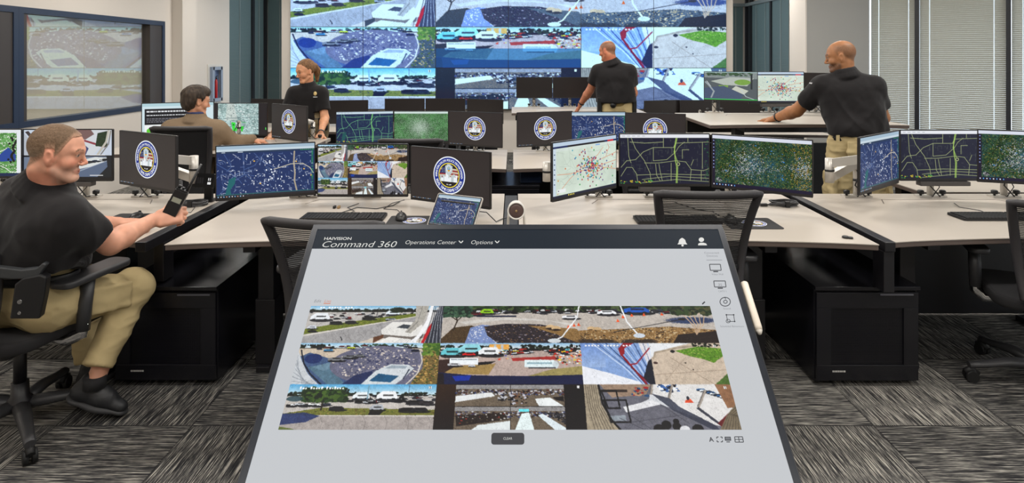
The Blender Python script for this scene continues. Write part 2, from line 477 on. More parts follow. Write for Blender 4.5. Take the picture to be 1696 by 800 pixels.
# ================================================================ pictures on the screens, drawn as colours on a fine mesh
class Cv:
    """a small painter: coordinates in any units (x0..x1, y0..y1), colours 0-255"""
    def __init__(s, w, h, x0, x1, y0, y1, col=(0, 0, 0)):
        s.w, s.h, s.x0, s.x1, s.y0, s.y1 = w, h, x0, x1, y0, y1
        s.a = np.empty((h, w, 3), np.float32); s.a[:] = col
        s.rng = np.random.default_rng(7)
    def X(s, x): return (np.asarray(x, float) - s.x0) / (s.x1 - s.x0) * s.w
    def Y(s, y): return (np.asarray(y, float) - s.y0) / (s.y1 - s.y0) * s.h
    def _bb(s, xa, xb, ya, yb):
        i0, i1 = max(0, int(math.floor(xa))), min(s.w, int(math.ceil(xb)) + 1)
        j0, j1 = max(0, int(math.floor(ya))), min(s.h, int(math.ceil(yb)) + 1)
        if i0 >= i1 or j0 >= j1: return None
        gx, gy = np.meshgrid(np.arange(i0, i1) + 0.5, np.arange(j0, j1) + 0.5)
        return i0, i1, j0, j1, gx, gy
    def _put(s, b, mk, col, al=1.0, nz=0.0):
        i0, i1, j0, j1 = b[:4]
        reg = s.a[j0:j1, i0:i1]
        c = np.empty_like(reg); c[:] = col
        if nz: c += s.rng.normal(0, nz, reg.shape[:2])[..., None]
        mk = (mk * al)[..., None]
        reg[:] = reg * (1 - mk) + c * mk
    def poly(s, pts, col, al=1.0, nz=0.0):
        px = s.X([p[0] for p in pts]); py = s.Y([p[1] for p in pts])
        b = s._bb(px.min(), px.max(), py.min(), py.max())
        if b is None: return s
        gx, gy = b[4], b[5]; ins = np.zeros(gx.shape, bool); n = len(pts)
        for i in range(n):
            x1, y1, x2, y2 = px[i], py[i], px[(i + 1) % n], py[(i + 1) % n]
            if y1 == y2: continue
            c = ((y1 > gy) != (y2 > gy)) & (gx < (x2 - x1) * (gy - y1) / (y2 - y1) + x1)
            ins ^= c
        s._put(b, ins.astype(np.float32), col, al, nz); return s
    def rect(s, xa, xb, ya, yb, col, al=1.0, nz=0.0):
        return s.poly([(xa, ya), (xb, ya), (xb, yb), (xa, yb)], col, al, nz)
    def line(s, pts, wd, col, al=1.0):
        px = s.X([p[0] for p in pts]); py = s.Y([p[1] for p in pts]); r = wd * s.w / (s.x1 - s.x0) / 2
        for i in range(len(pts) - 1):
            b = s._bb(min(px[i], px[i + 1]) - r - 1, max(px[i], px[i + 1]) + r + 1, min(py[i], py[i + 1]) - r - 1, max(py[i], py[i + 1]) + r + 1)
            if b is None: continue
            gx, gy = b[4], b[5]; dx, dy = px[i + 1] - px[i], py[i + 1] - py[i]; L = dx * dx + dy * dy + 1e-9
            t = np.clip(((gx - px[i]) * dx + (gy - py[i]) * dy) / L, 0, 1)
            d = np.hypot(gx - px[i] - t * dx, gy - py[i] - t * dy)
            s._put(b, np.clip(r + 0.5 - d, 0, 1).astype(np.float32), col, al)
        return s
    def ell(s, cx, cy, rx, ry, col, al=1.0, nz=0.0, rag=0.0):
        x, y = float(s.X(cx)), float(s.Y(cy)); ax = rx * s.w / (s.x1 - s.x0); ay = ry * s.h / (s.y1 - s.y0)
        b = s._bb(x - ax * 1.4, x + ax * 1.4, y - ay * 1.4, y + ay * 1.4)
        if b is None: return s
        d = ((b[4] - x) / max(ax, .3)) ** 2 + ((b[5] - y) / max(ay, .3)) ** 2
        if rag: d = d + s.rng.normal(0, rag, d.shape)
        s._put(b, (d < 1).astype(np.float32), col, al, nz); return s
    def specks(s, pts, cols, dens, size=1.0, al=1.0):
        """countless small dabs inside a polygon"""
        xs = [p[0] for p in pts]; ys = [p[1] for p in pts]
        n = int(dens)
        for _ in range(n):
            x = s.rng.uniform(min(xs), max(xs)); y = s.rng.uniform(min(ys), max(ys))
            ins = False
            for i in range(len(pts)):
                (x1, y1), (x2, y2) = pts[i], pts[(i + 1) % len(pts)]
                if (y1 > y) != (y2 > y) and x < (x2 - x1) * (y - y1) / (y2 - y1) + x1: ins = not ins
            if not ins: continue
            r = size * s.rng.uniform(0.5, 1.4)
            s.ell(x, y, r * s.rng.uniform(.8, 1.8), r * .7, cols[s.rng.integers(len(cols))], al)
        return s
    def grad(s, xa, xb, ya, yb, c0, c1):
        n = 24
        for k in range(n):
            t = k / (n - 1); c = [c0[i] * (1 - t) + c1[i] * t for i in range(3)]
            s.rect(xa, xb, ya + (yb - ya) * k / n, ya + (yb - ya) * (k + 1) / n + .01, c)
        return s
    def clip(s, xa, xb, ya, yb):
        """a window on the same pixels with its own 0..240 x 0..67 units"""
        i0, i1 = int(round(float(s.X(xa)))), int(round(float(s.X(xb)))); j0, j1 = int(round(float(s.Y(ya)))), int(round(float(s.Y(yb))))
        c = Cv.__new__(Cv); c.a = s.a[j0:j1, i0:i1]; c.w, c.h = i1 - i0, j1 - j0
        c.x0, c.x1, c.y0, c.y1 = 0, 240 * (xb - xa) / 240.0, 0, 67; c.rng = s.rng
        return c
    def resample(s, w, h):
        return resample(s.a, w, h)

def resample(a, w, h):
    H, W = a.shape[:2]
    cs = np.zeros((H + 1, W + 1, 3)); cs[1:, 1:] = a.cumsum(0).cumsum(1)
    xi = np.linspace(0, W, w + 1); yi = np.linspace(0, H, h + 1)
    def samp(ys, xs):
        y0 = np.clip(ys.astype(int), 0, H - 1 if H > 0 else 0); x0 = np.clip(xs.astype(int), 0, W - 1)
        fy = (ys - y0)[:, None, None]; fx = (xs - x0)[None, :, None]
        A = cs[y0][:, x0]; B = cs[y0][:, x0 + 1]; C = cs[y0 + 1][:, x0]; D = cs[y0 + 1][:, x0 + 1]
        return A * (1 - fy) * (1 - fx) + B * (1 - fy) * fx + C * fy * (1 - fx) + D * fy * fx
    G = samp(yi, xi)
    out = G[1:, 1:] - G[:-1, 1:] - G[1:, :-1] + G[:-1, :-1]
    return (out / ((W / w) * (H / h))).astype(np.float32)

def vnoise(w, h, cell, rng, octv=3, per=0.55):
    out = np.zeros((h, w)); amp = 1; tot = 0
    for o in range(octv):
        c = max(1.0, cell / 2 ** o); gw, gh = int(w / c) + 3, int(h / c) + 3
        g = rng.random((gh, gw)); xs = np.arange(w) / c; ys = np.arange(h) / c
        x0 = xs.astype(int); y0 = ys.astype(int); fx = xs - x0; fy = (ys - y0)[:, None]
        fx = fx * fx * (3 - 2 * fx); fy = fy * fy * (3 - 2 * fy)
        r = (g[y0][:, x0] * (1 - fx) + g[y0][:, x0 + 1] * fx) * (1 - fy) + (g[y0 + 1][:, x0] * (1 - fx) + g[y0 + 1][:, x0 + 1] * fx) * fy
        out += r * amp; tot += amp; amp *= per
    return out / tot

def vehicle(c, x, y, s, col, van=False, dark=(18, 20, 26)):
    h = s * (0.25 if van else 0.21)
    c.ell(x + s * .1, y + h * .55, s * .62, h * .4, dark, 0.8)
    c.poly([(x - s * .5, y + h * .35), (x - s * .5, y - h * .3), (x - s * .25, y - h * (1 if van else .55)), (x + s * .35, y - h * (1 if van else .55)), (x + s * .5, y - h * .1), (x + s * .5, y + h * .35)], col)
    c.rect(x - s * .22, x + s * .3, y - h * .42, y - h * .12, [v * .35 for v in col])
    c.ell(x - s * .3, y + h * .38, s * .09, h * .16, dark); c.ell(x + s * .3, y + h * .38, s * .09, h * .16, dark)

def trees(c, xa, xb, ya, yb, n, cols, s=3.0):
    for _ in range(n):
        x = c.rng.uniform(xa, xb); y = c.rng.uniform(ya, yb)
        c.ell(x, y, s * c.rng.uniform(.6, 1.4), s * .7 * c.rng.uniform(.6, 1.3), cols[c.rng.integers(len(cols))], 1, 6, 0.25)

VC = [(232, 234, 236), (30, 32, 38), (60, 62, 68), (200, 204, 210), (20, 22, 28), (120, 34, 40), (240, 240, 240), (52, 62, 80)]
DK = [(22, 34, 22), (34, 48, 30), (16, 24, 18), (48, 58, 40)]

def feed_road(c):
    c.grad(0, 240, 0, 8, (120, 178, 214), (206, 226, 236))
    trees(c, 0, 200, 7, 11, 90, DK, 3)
    c.rect(0, 240, 12, 67, (188, 184, 180), 1, 9)
    for i in range(46):
        t = c.rng.random(); x = c.rng.uniform(0, 195); y = 12 + t * 12
        vehicle(c, x, y, 5 + t * 6, VC[c.rng.integers(len(VC))], c.rng.random() < .4)
    vehicle(c, 22, 22, 34, (228, 232, 236), True); vehicle(c, 150, 14, 24, (222, 230, 236), True)
    c.ell(158, 8, 14, 5, (24, 44, 24), 1, 8, .2)
    c.line([(124, 4), (120, 30)], 1, (40, 40, 46))
    c.poly([(0, 52), (0, 42), (60, 32), (130, 22), (190, 14), (196, 20), (120, 32)], (112, 122, 46), 1, 12)
    c.specks([(0, 52), (0, 42), (60, 32), (130, 22), (190, 14), (196, 20), (120, 32)], [(70, 96, 30), (150, 148, 70), (96, 84, 40)], 260, .8)
    vehicle(c, 52, 31, 22, (26, 28, 32)); vehicle(c, 78, 30, 20, (44, 44, 50)); vehicle(c, 12, 40, 16, (208, 212, 220), True); vehicle(c, 14, 46, 15, (30, 30, 36))
    vehicle(c, 108, 23, 22, (20, 22, 26)); vehicle(c, 148, 25, 18, (150, 156, 162))
    c.poly([(0, 67), (0, 56), (120, 34), (196, 20), (204, 26), (150, 50), (96, 67)], (164, 162, 162), 1, 7)
    c.line([(0, 54), (120, 33), (198, 19)], 1.2, (222, 216, 206))
    c.poly([(96, 67), (150, 48), (200, 26), (212, 67)], (206, 196, 184), 1, 6)
    for k in range(4): c.line([(60 + 20 * k, 62 - 5 * k), (66 + 20 * k, 67 - 5 * k)], .6, (120, 116, 112))
    c.poly([(134, 44), (152, 30), (200, 30), (216, 50), (188, 56), (136, 52)], (226, 224, 220))
    c.poly([(134, 44), (136, 52), (188, 56), (216, 50), (216, 56), (186, 64), (136, 58)], (120, 112, 106))
    c.poly([(160, 40), (172, 34), (190, 36), (180, 42)], (70, 76, 84))
    c.poly([(122, 57), (140, 52), (140, 58), (124, 67)], (104, 70, 48))
    c.poly([(124, 67), (150, 56), (186, 60), (204, 67)], (232, 230, 226))
    for k in range(7): c.line([(172 + 3.5 * k, 59 + k * .4), (160 + 5 * k, 67)], .5, (150, 150, 154))
    c.poly([(190, 0), (214, 0), (206, 32), (186, 50), (176, 48), (192, 26)], (176, 172, 164), 1, 5)
    c.line([(202, 0), (196, 30), (180, 48)], .8, (110, 108, 106))
    c.poly([(206, 67), (222, 30), (232, 0), (240, 0), (240, 67)], (60, 64, 76))
    for k in range(14):
        c.line([(220 + k * 1.6, 0), (216 + k * 1.8, 26), (202 + k * 3.4, 67)], .7, (206, 208, 214) if k % 2 else (40, 44, 56))
    c.poly([(206, 67), (216, 40), (221, 32), (220, 46), (211, 67)], (188, 26, 44))
    c.poly([(196, 67), (214, 42), (218, 28), (222, 0), (216, 0), (212, 26), (200, 52), (184, 67)], (238, 238, 240))
    c.line([(66, 56), (69, 62)], 1.4, (20, 20, 24))
    for k, ch in enumerate('##-#####-###'): c.rect(18 + k * 5, 21 + k * 5, 2, 4.5, (250, 250, 250)) if ch == '#' else None

def feed_oval(c):
    """two cells wide: 0..480"""
    c.grad(0, 480, 0, 6, (60, 84, 70), (46, 62, 48))
    trees(c, 0, 480, 0, 10, 420, [(30, 52, 28), (52, 78, 38), (22, 34, 22), (84, 100, 62)], 4)
    c.rect(0, 480, 13, 67, (190, 182, 174), 1, 8)
    for i in range(86):
        vehicle(c, c.rng.uniform(40, 440), c.rng.uniform(8, 14), c.rng.uniform(7, 13), VC[c.rng.integers(len(VC))], c.rng.random() < .25)
    vehicle(c, 78, 12, 24, (150, 200, 40), True); vehicle(c, 56, 15, 26, (110, 40, 50)); c.rect(60, 130, 18, 21, (34, 42, 66), .9)
    vehicle(c, 346, 9, 46, (24, 96, 190)); vehicle(c, 292, 13, 34, (236, 238, 240)); vehicle(c, 226, 21, 28, (228, 228, 232))
    c.poly([(40, 34), (110, 26), (190, 28), (240, 40), (240, 34), (160, 24), (90, 22), (30, 30)], (206, 202, 196))
    c.poly([(0, 60), (20, 40), (52, 36), (70, 44), (58, 67), (0, 67)], (84, 66, 42), 1, 16)
    c.poly([(42, 67), (50, 40), (70, 35), (84, 36), (80, 50), (96, 67)], (128, 146, 190), 1, 6)
    c.specks([(42, 67), (50, 40), (70, 35), (84, 36), (80, 50), (96, 67)], [(224, 226, 232)], 90, .9)
    c.poly([(74, 38), (110, 33), (170, 34), (220, 42), (240, 58), (240, 67), (98, 67), (80, 54)], (56, 48, 52), 1, 16)
    c.specks([(74, 38), (110, 33), (170, 34), (220, 42), (240, 58), (240, 67), (98, 67), (80, 54)], [(120, 96, 70), (40, 34, 50), (150, 140, 150), (30, 26, 40)], 520, 1.0)
    c.poly([(150, 36), (236, 42), (256, 67), (238, 67), (200, 52)], (146, 116, 74), 1, 20)
    for x, y in ((190, 39), (200, 41), (262, 42), (272, 43)): c.ell(x, y, 8, 4, (206, 176, 136), 1, 8); c.ell(x, y + 3, 8, 2, (60, 44, 34))
    for x, y in ((222, 38), (232, 35), (240, 34), (310, 27), (320, 20), (336, 17), (358, 16), (390, 15)):
        c.poly([(x - 3, y + 3), (x, y - 3), (x + 3, y + 3)], (236, 96, 40))
    c.poly([(240, 45), (300, 43), (400, 38), (420, 40), (480, 44), (480, 67), (240, 67)], (150, 118, 76), 1, 18)
    c.specks([(240, 45), (300, 43), (400, 38), (420, 40), (480, 44), (480, 67), (240, 67)], [(96, 74, 46), (190, 160, 112), (60, 48, 36), (206, 186, 150)], 700, 1.0)
    for x in (252, 284, 330, 356): c.ell(x, 65, 18, 5, (44, 38, 36), .8, 8, .3)
    c.poly([(400, 67), (412, 52), (480, 46), (480, 67)], (44, 30, 24), 1, 5)
    c.ell(470, 67, 50, 8, (44, 30, 24), 0, 0)
    c.ell(440, 27, 44, 6, (40, 58, 96), .9, 5, .2)
    c.line([(244, 0), (238, 22), (210, 56), (196, 63)], 2.2, (236, 238, 240)); c.ell(196, 63, 11, 4, (206, 212, 216))
    c.line([(318, 0), (326, 30), (342, 52)], 2.6, (236, 238, 240)); c.ell(344, 54, 10, 4, (206, 214, 224))
    c.line([(300, 48), (420, 26)], 1.1, (40, 40, 44)); c.ell(424, 25, 7, 2, (40, 36, 34))
    c.line([(20, 44), (26, 28), (22, 14)], 2.4, (58, 46, 36)); c.line([(26, 28), (38, 16)], 1.6, (58, 46, 36)); c.line([(24, 26), (6, 14)], 1.6, (58, 46, 36))
    trees(c, 0, 50, 0, 20, 150, [(34, 62, 50), (50, 84, 66), (24, 44, 34), (76, 106, 82)], 4)
    for k in range(5): c.line([(444, 52), (440 + 5 * k, 34), (426 + 10 * k, 14)], 1.6, (196, 168, 140))
    trees(c, 408, 480, 0, 16, 170, [(40, 60, 30), (30, 44, 26), (90, 90, 60), (60, 80, 44)], 4)

def feed_fisheye(c):
    c.grad(0, 240, 0, 8, (150, 196, 226), (214, 226, 230))
    trees(c, 0, 60, 3, 9, 46, DK, 2.6); trees(c, 60, 200, 2, 5, 40, [(60, 84, 60)], 2)
    c.rect(0, 240, 9, 67, (204, 190, 172), 1, 5)
    for i in range(40): vehicle(c, c.rng.uniform(30, 200), c.rng.uniform(4, 10), 9, VC[c.rng.integers(len(VC))])
    vehicle(c, 88, 8, 14, (210, 220, 60)); vehicle(c, 50, 12, 16, (70, 150, 200))
    c.poly([(0, 24), (20, 16), (70, 30), (96, 67), (30, 67), (4, 36)], (74, 96, 132), 1, 6)
    c.ell(28, 26, 15, 8, (30, 56, 108), 1, 6); c.poly([(22, 40), (52, 34), (90, 67), (60, 67)], (92, 122, 140), 1, 4)
    c.poly([(30, 40), (60, 31), (80, 36), (50, 46)], (112, 140, 158))
    c.ell(140, 36, 82, 31, (112, 112, 132), 1, 7)
    c.ell(170, 44, 70, 36, (112, 112, 132), 1, 7)
    c.specks([(60, 30), (110, 8), (190, 10), (216, 50), (150, 60), (80, 54)], [(204, 196, 190), (226, 214, 200)], 330, 1.1)
    c.specks([(70, 30), (110, 12), (180, 14), (200, 40), (150, 50), (90, 50)], [(70, 74, 104)], 200, 1.3)
    c.poly([(84, 67), (104, 52), (130, 46), (140, 56), (120, 67)], (40, 54, 96), 1, 5)
    for (x, y, l) in ((66, 27, 26), (88, 23, 22), (104, 21, 18)): vehicle(c, x, y, l, (126, 128, 132))
    c.poly([(116, 67), (136, 46), (160, 35), (190, 36), (200, 42), (184, 58), (172, 67)], (208, 214, 218))
    c.poly([(128, 62), (142, 50), (176, 54), (164, 64)], (30, 92, 128)); c.poly([(150, 42), (162, 37), (188, 38), (186, 42)], (160, 172, 182)); c.line([(184, 58), (192, 44)], 2, (50, 60, 80))
    c.poly([(196, 67), (214, 40), (210, 0), (240, 0), (240, 67)], (122, 104, 62), 1, 18)
    c.specks([(196, 67), (214, 40), (210, 0), (240, 0), (240, 67)], [(60, 84, 40), (164, 138, 76), (84, 66, 44), (196, 160, 96)], 330, 1.2)
    trees(c, 212, 240, 0, 20, 90, [(96, 130, 50), (70, 104, 44), (140, 160, 80)], 3)
    c.line([(206, 10), (212, 30), (206, 50), (190, 67)], 2, (214, 206, 194)); vehicle(c, 198, 12, 14, (22, 38, 70))
    c.poly([(0, 67), (0, 14), (10, 30), (24, 50), (46, 67)], (200, 204, 208))
    for k in range(7): c.line([(0, 20 + 7 * k), (6 + 2 * k, 40 + 4 * k), (20 + 3 * k, 67)], .8, (150, 156, 164))
    c.line([(4, 12), (14, 34), (28, 50), (50, 67)], 2.2, (22, 30, 48))
    for k in range(6): c.rect(8 + k * 4, 10.5 + k * 4, 2, 4.4, (20, 20, 24))

def feed_trailers(c):
    c.grad(0, 240, 0, 9, (150, 190, 220), (216, 226, 230))
    trees(c, 0, 240, 4, 10, 120, DK, 3)
    c.rect(0, 240, 13, 67, (186, 168, 160), 1, 6)
    c.rect(84, 118, 2, 14, (226, 170, 90)); c.rect(92, 96, 3, 13, (190, 196, 200)); c.rect(104, 108, 3, 13, (190, 196, 200))
    for i in range(70):
        t = c.rng.random(); vehicle(c, c.rng.uniform(0, 240), 9 + t * 9, 7 + 7 * t, ([(120, 200, 220), (236, 238, 240), (190, 60, 50), (60, 70, 90), (226, 200, 60)] + VC)[c.rng.integers(13)], c.rng.random() < .6)
    vehicle(c, 20, 17, 36, (112, 196, 206), True); vehicle(c, 52, 12, 40, (150, 210, 220), True); vehicle(c, 50, 19, 22, (214, 44, 44)); vehicle(c, 84, 16, 36, (236, 238, 240), True)
    c.poly([(0, 28), (26, 26), (30, 38), (0, 60)], (50, 30, 26), .9)
    c.poly([(8, 50), (30, 38), (96, 34), (84, 52)], (164, 138, 88), 1, 8)
    c.rect(18, 66, 25, 36, (236, 240, 242)); c.rect(20, 64, 27, 28, (90, 100, 110)); c.poly([(66, 32), (96, 30), (86, 35), (66, 37)], (34, 32, 36)); vehicle(c, 26, 36, 22, (200, 200, 204)); vehicle(c, 56, 38, 12, (220, 224, 230))
    c.poly([(122, 25), (196, 22), (200, 28), (124, 30)], (168, 60, 56)); c.rect(144, 194, 28, 40, (224, 238, 240)); c.rect(148, 190, 32, 35, (160, 186, 196)); c.ell(196, 36, 5, 6, (206, 216, 220)); c.rect(150, 196, 40, 42, (60, 60, 66))
    c.poly([(150, 54), (190, 43), (240, 38), (240, 54)], (158, 146, 96), 1, 7)
    c.specks([(180, 12), (240, 12), (240, 34), (210, 36)], [(236, 210, 40), (240, 120, 40), (30, 30, 36), (240, 240, 240), (200, 60, 50)], 100, 1.4)
    c.specks([(96, 14), (130, 12), (130, 26), (100, 30)], [(220, 60, 50), (60, 80, 160), (236, 200, 60), (40, 40, 50)], 34, 1.1)
    c.poly([(0, 48), (60, 53), (150, 54), (240, 52), (240, 67), (0, 67)], (24, 34, 74), 1, 5)
    c.poly([(24, 54), (56, 53), (52, 61), (30, 62)], (22, 60, 160)); c.poly([(0, 50), (10, 50), (12, 67), (0, 67)], (30, 20, 30))

def feed_facade(c):
    c.rect(0, 240, 0, 67, (220, 218, 222), 1, 3)
    c.poly([(0, 0), (100, 0), (118, 67), (96, 67), (40, 48), (0, 40)], (140, 168, 214))
    c.grad(0, 40, 0, 40, (120, 150, 205), (160, 184, 222))
    c.poly([(0, 38), (40, 48), (96, 64), (100, 67), (0, 67)], (232, 234, 240))
    for k in range(13):
        c.line([(20 + 8 * k, 0), (70 + 4.2 * k, 40), (96 + 2 * k, 67)], .9 if k % 3 else 1.8, (58, 84, 130) if k % 2 else (196, 212, 236))
    c.poly([(64, 9), (74, 0), (92, 0), (75, 9), (74, 18), (67, 22)], (150, 28, 44))
    for k in range(6): c.poly([(67 + 6 * k, 20 + 8 * k), (71 + 6 * k, 20 + 8 * k), (78 + 6 * k, 30 + 8 * k), (74 + 6 * k, 30 + 8 * k)], (142, 28, 44))
    c.line([(126, 0), (92, 34), (80, 36)], 2.2, (150, 32, 50)); c.line([(82, 40), (110, 67)], 2, (120, 26, 44))
    c.poly([(100, 56), (112, 30), (118, 26), (118, 67), (108, 67)], (28, 34, 50))
    c.poly([(118, 0), (240, 0), (240, 67), (118, 67)], (202, 186, 168), 1, 6)
    c.poly([(118, 0), (190, 0), (150, 9), (126, 18), (118, 26)], (228, 230, 232))
    c.line([(122, 26), (126, 16), (160, 9), (200, 4)], 3, (170, 156, 138)); trees(c, 190, 240, 0, 6, 30, DK, 2)
    c.poly([(160, 13), (200, 6), (240, 9), (240, 22), (222, 33), (206, 27), (184, 22)], (96, 138, 40), 1, 14)
    c.specks([(160, 13), (200, 6), (240, 9), (240, 22), (222, 33), (206, 27), (184, 22)], [(120, 166, 56), (76, 112, 34), (150, 170, 84)], 200, 1.0)
    c.line([(118, 52), (240, 44)], .6, (150, 132, 116)); c.line([(150, 24), (214, 67)], .6, (150, 132, 116)); c.line([(176, 24), (130, 67)], .5, (164, 146, 130))
    c.poly([(216, 67), (240, 50), (240, 67)], (84, 112, 52), 1, 10)
    c.ell(124, 33, 4, 2, (80, 60, 56)); c.ell(156, 14, 4, 2.4, (36, 36, 40)); c.ell(174, 33, 1.4, 1, (50, 40, 40)); c.ell(185, 44, 1.4, 1, (50, 40, 40))
    for k in range(15): c.rect(8 + k * 5.4, 11 + k * 5.4, 3, 5.6, (245, 245, 245)) if k % 6 != 5 else None

def feed_parking(c):
    c.grad(0, 240, 0, 16, (96, 170, 214), (206, 228, 236))
    trees(c, 0, 240, 13, 18, 150, DK, 2.6)
    c.rect(0, 240, 18, 67, (196, 190, 184), 1, 8)
    for i in range(46):
        t = c.rng.random(); vehicle(c, c.rng.uniform(70, 240), 18 + t * 9, 7 + 6 * t, VC[c.rng.integers(len(VC))], c.rng.random() < .35)
    vehicle(c, 120, 19, 28, (232, 238, 240), True); vehicle(c, 162, 19, 34, (238, 240, 242), True); c.line([(130, 2), (130, 22)], 2, (120, 160, 180)); c.line([(196, 0), (196, 20)], .8, (90, 90, 96))
    vehicle(c, 206, 27, 26, (40, 40, 44)); vehicle(c, 226, 28, 24, (60, 56, 60))
    for i in range(9): vehicle(c, 10 + 7 * i, 32 - (i % 3), 15, VC[c.rng.integers(len(VC))])
    c.poly([(0, 44), (60, 35), (120, 36), (240, 38), (240, 46), (120, 46), (40, 47)], (120, 122, 58), 1, 12)
    c.specks([(0, 44), (60, 35), (120, 36), (240, 38), (240, 46), (120, 46), (40, 47)], [(86, 100, 40), (156, 140, 80), (100, 80, 44)], 300, .8)
    vehicle(c, 84, 36, 24, (44, 44, 50)); vehicle(c, 148, 36, 22, (176, 180, 186), True); c.poly([(138, 40), (160, 40), (154, 46), (136, 46)], (20, 20, 24)); vehicle(c, 196, 38, 26, (18, 18, 22)); vehicle(c, 216, 38, 26, (40, 42, 46))
    c.poly([(0, 50), (60, 46), (240, 47), (240, 67), (0, 67)], (172, 164, 160), 1, 5)
    c.line([(0, 50), (60, 46.5), (240, 47.5)], 1, (222, 216, 208))
    for k in range(6): c.line([(60 + 34 * k, 47), (66 + 34 * k, 56), (64 + 34 * k, 67)], .5, (130, 124, 122))
    c.poly([(0, 60), (0, 44), (34, 42), (60, 47), (40, 56)], (44, 60, 108), .92, 8)
    c.poly([(0, 62), (20, 65), (30, 67), (0, 67)], (104, 116, 60), 1, 8)
    c.line([(60, 38), (59, 22)], 2.6, (46, 38, 30)); c.line([(59, 28), (70, 20)], 1.4, (46, 38, 30))
    c.ell(58, 17, 36, 11, (40, 62, 28), 1, 8, .2); trees(c, 26, 98, 6, 26, 230, [(50, 78, 34), (34, 56, 26), (78, 104, 44), (24, 40, 22)], 3.4)
    c.ell(14, 22, 14, 4, (40, 70, 80), .8)
    x = 18
    for ch in 'Gr4-Event Parking':
        c.rect(x, x + 2.6, 3.4 if ch.isupper() or ch in 'tkd' else 5, 7.6, (250, 250, 250)) if ch not in ' -' else None; x += 4.3

def feed_hall(c):
    c.rect(0, 240, 0, 67, (30, 22, 18)); c.grad(0, 34, 0, 67, (60, 40, 20), (30, 18, 10)); c.rect(208, 240, 0, 67, (26, 22, 24))
    for (xa, xb, ya, yb, sd) in ((32, 120, 1, 33, 0), (121, 207, 1, 33, 1), (32, 120, 34, 67, 2), (121, 207, 34, 67, 3)):
        c.rect(xa, xb, ya, yb, (116, 104, 90), 1, 12); c.rect(xa, xb, ya, ya + 6, (150, 148, 148), 1, 14)
        c.specks([(xa, ya + 7), (xb, ya + 7), (xb, ya + 15), (xa, ya + 15)], [(36, 34, 40), (60, 48, 44), (210, 210, 214), (96, 60, 50), (70, 80, 120)], 170, 1.2)
        if sd == 0: c.poly([(xa, 18), (90, 12), (96, 18), (xa, 27)], (226, 228, 228)); c.specks([(95, 12), (120, 10), (120, 24), (100, 26)], [(30, 30, 36), (200, 200, 206)], 60, 1.4)
        if sd == 1: c.poly([(160, 22), (184, 20), (206, 33), (166, 33)], (232, 236, 236)); c.specks([(121, 14), (150, 10), (146, 30), (121, 30)], [(30, 26, 32), (120, 90, 70), (190, 190, 200)], 90, 1.4); c.poly([(188, 20), (206, 18), (206, 26), (194, 24)], (30, 26, 28))
        if sd == 2: c.poly([(34, 47), (110, 42), (118, 52), (36, 62)], (48, 38, 34), 1, 12); c.specks([(34, 47), (110, 42), (118, 52), (36, 62)], [(150, 60, 50), (200, 196, 190), (90, 80, 60)], 80, 1); c.poly([(70, 60), (120, 54), (120, 67), (60, 67)], (224, 230, 230))
        if sd == 3: c.poly([(138, 44), (150, 42), (158, 67), (128, 67)], (228, 240, 240)); c.poly([(164, 46), (172, 44), (207, 64), (207, 67), (190, 67)], (222, 232, 236)); c.rect(134, 150, 37, 41, (120, 230, 240)); c.specks([(170, 42), (207, 44), (207, 58)], [(28, 28, 34), (60, 60, 66)], 90, 1.6)
    c.rect(229, 233, 2, 6, (240, 240, 240))

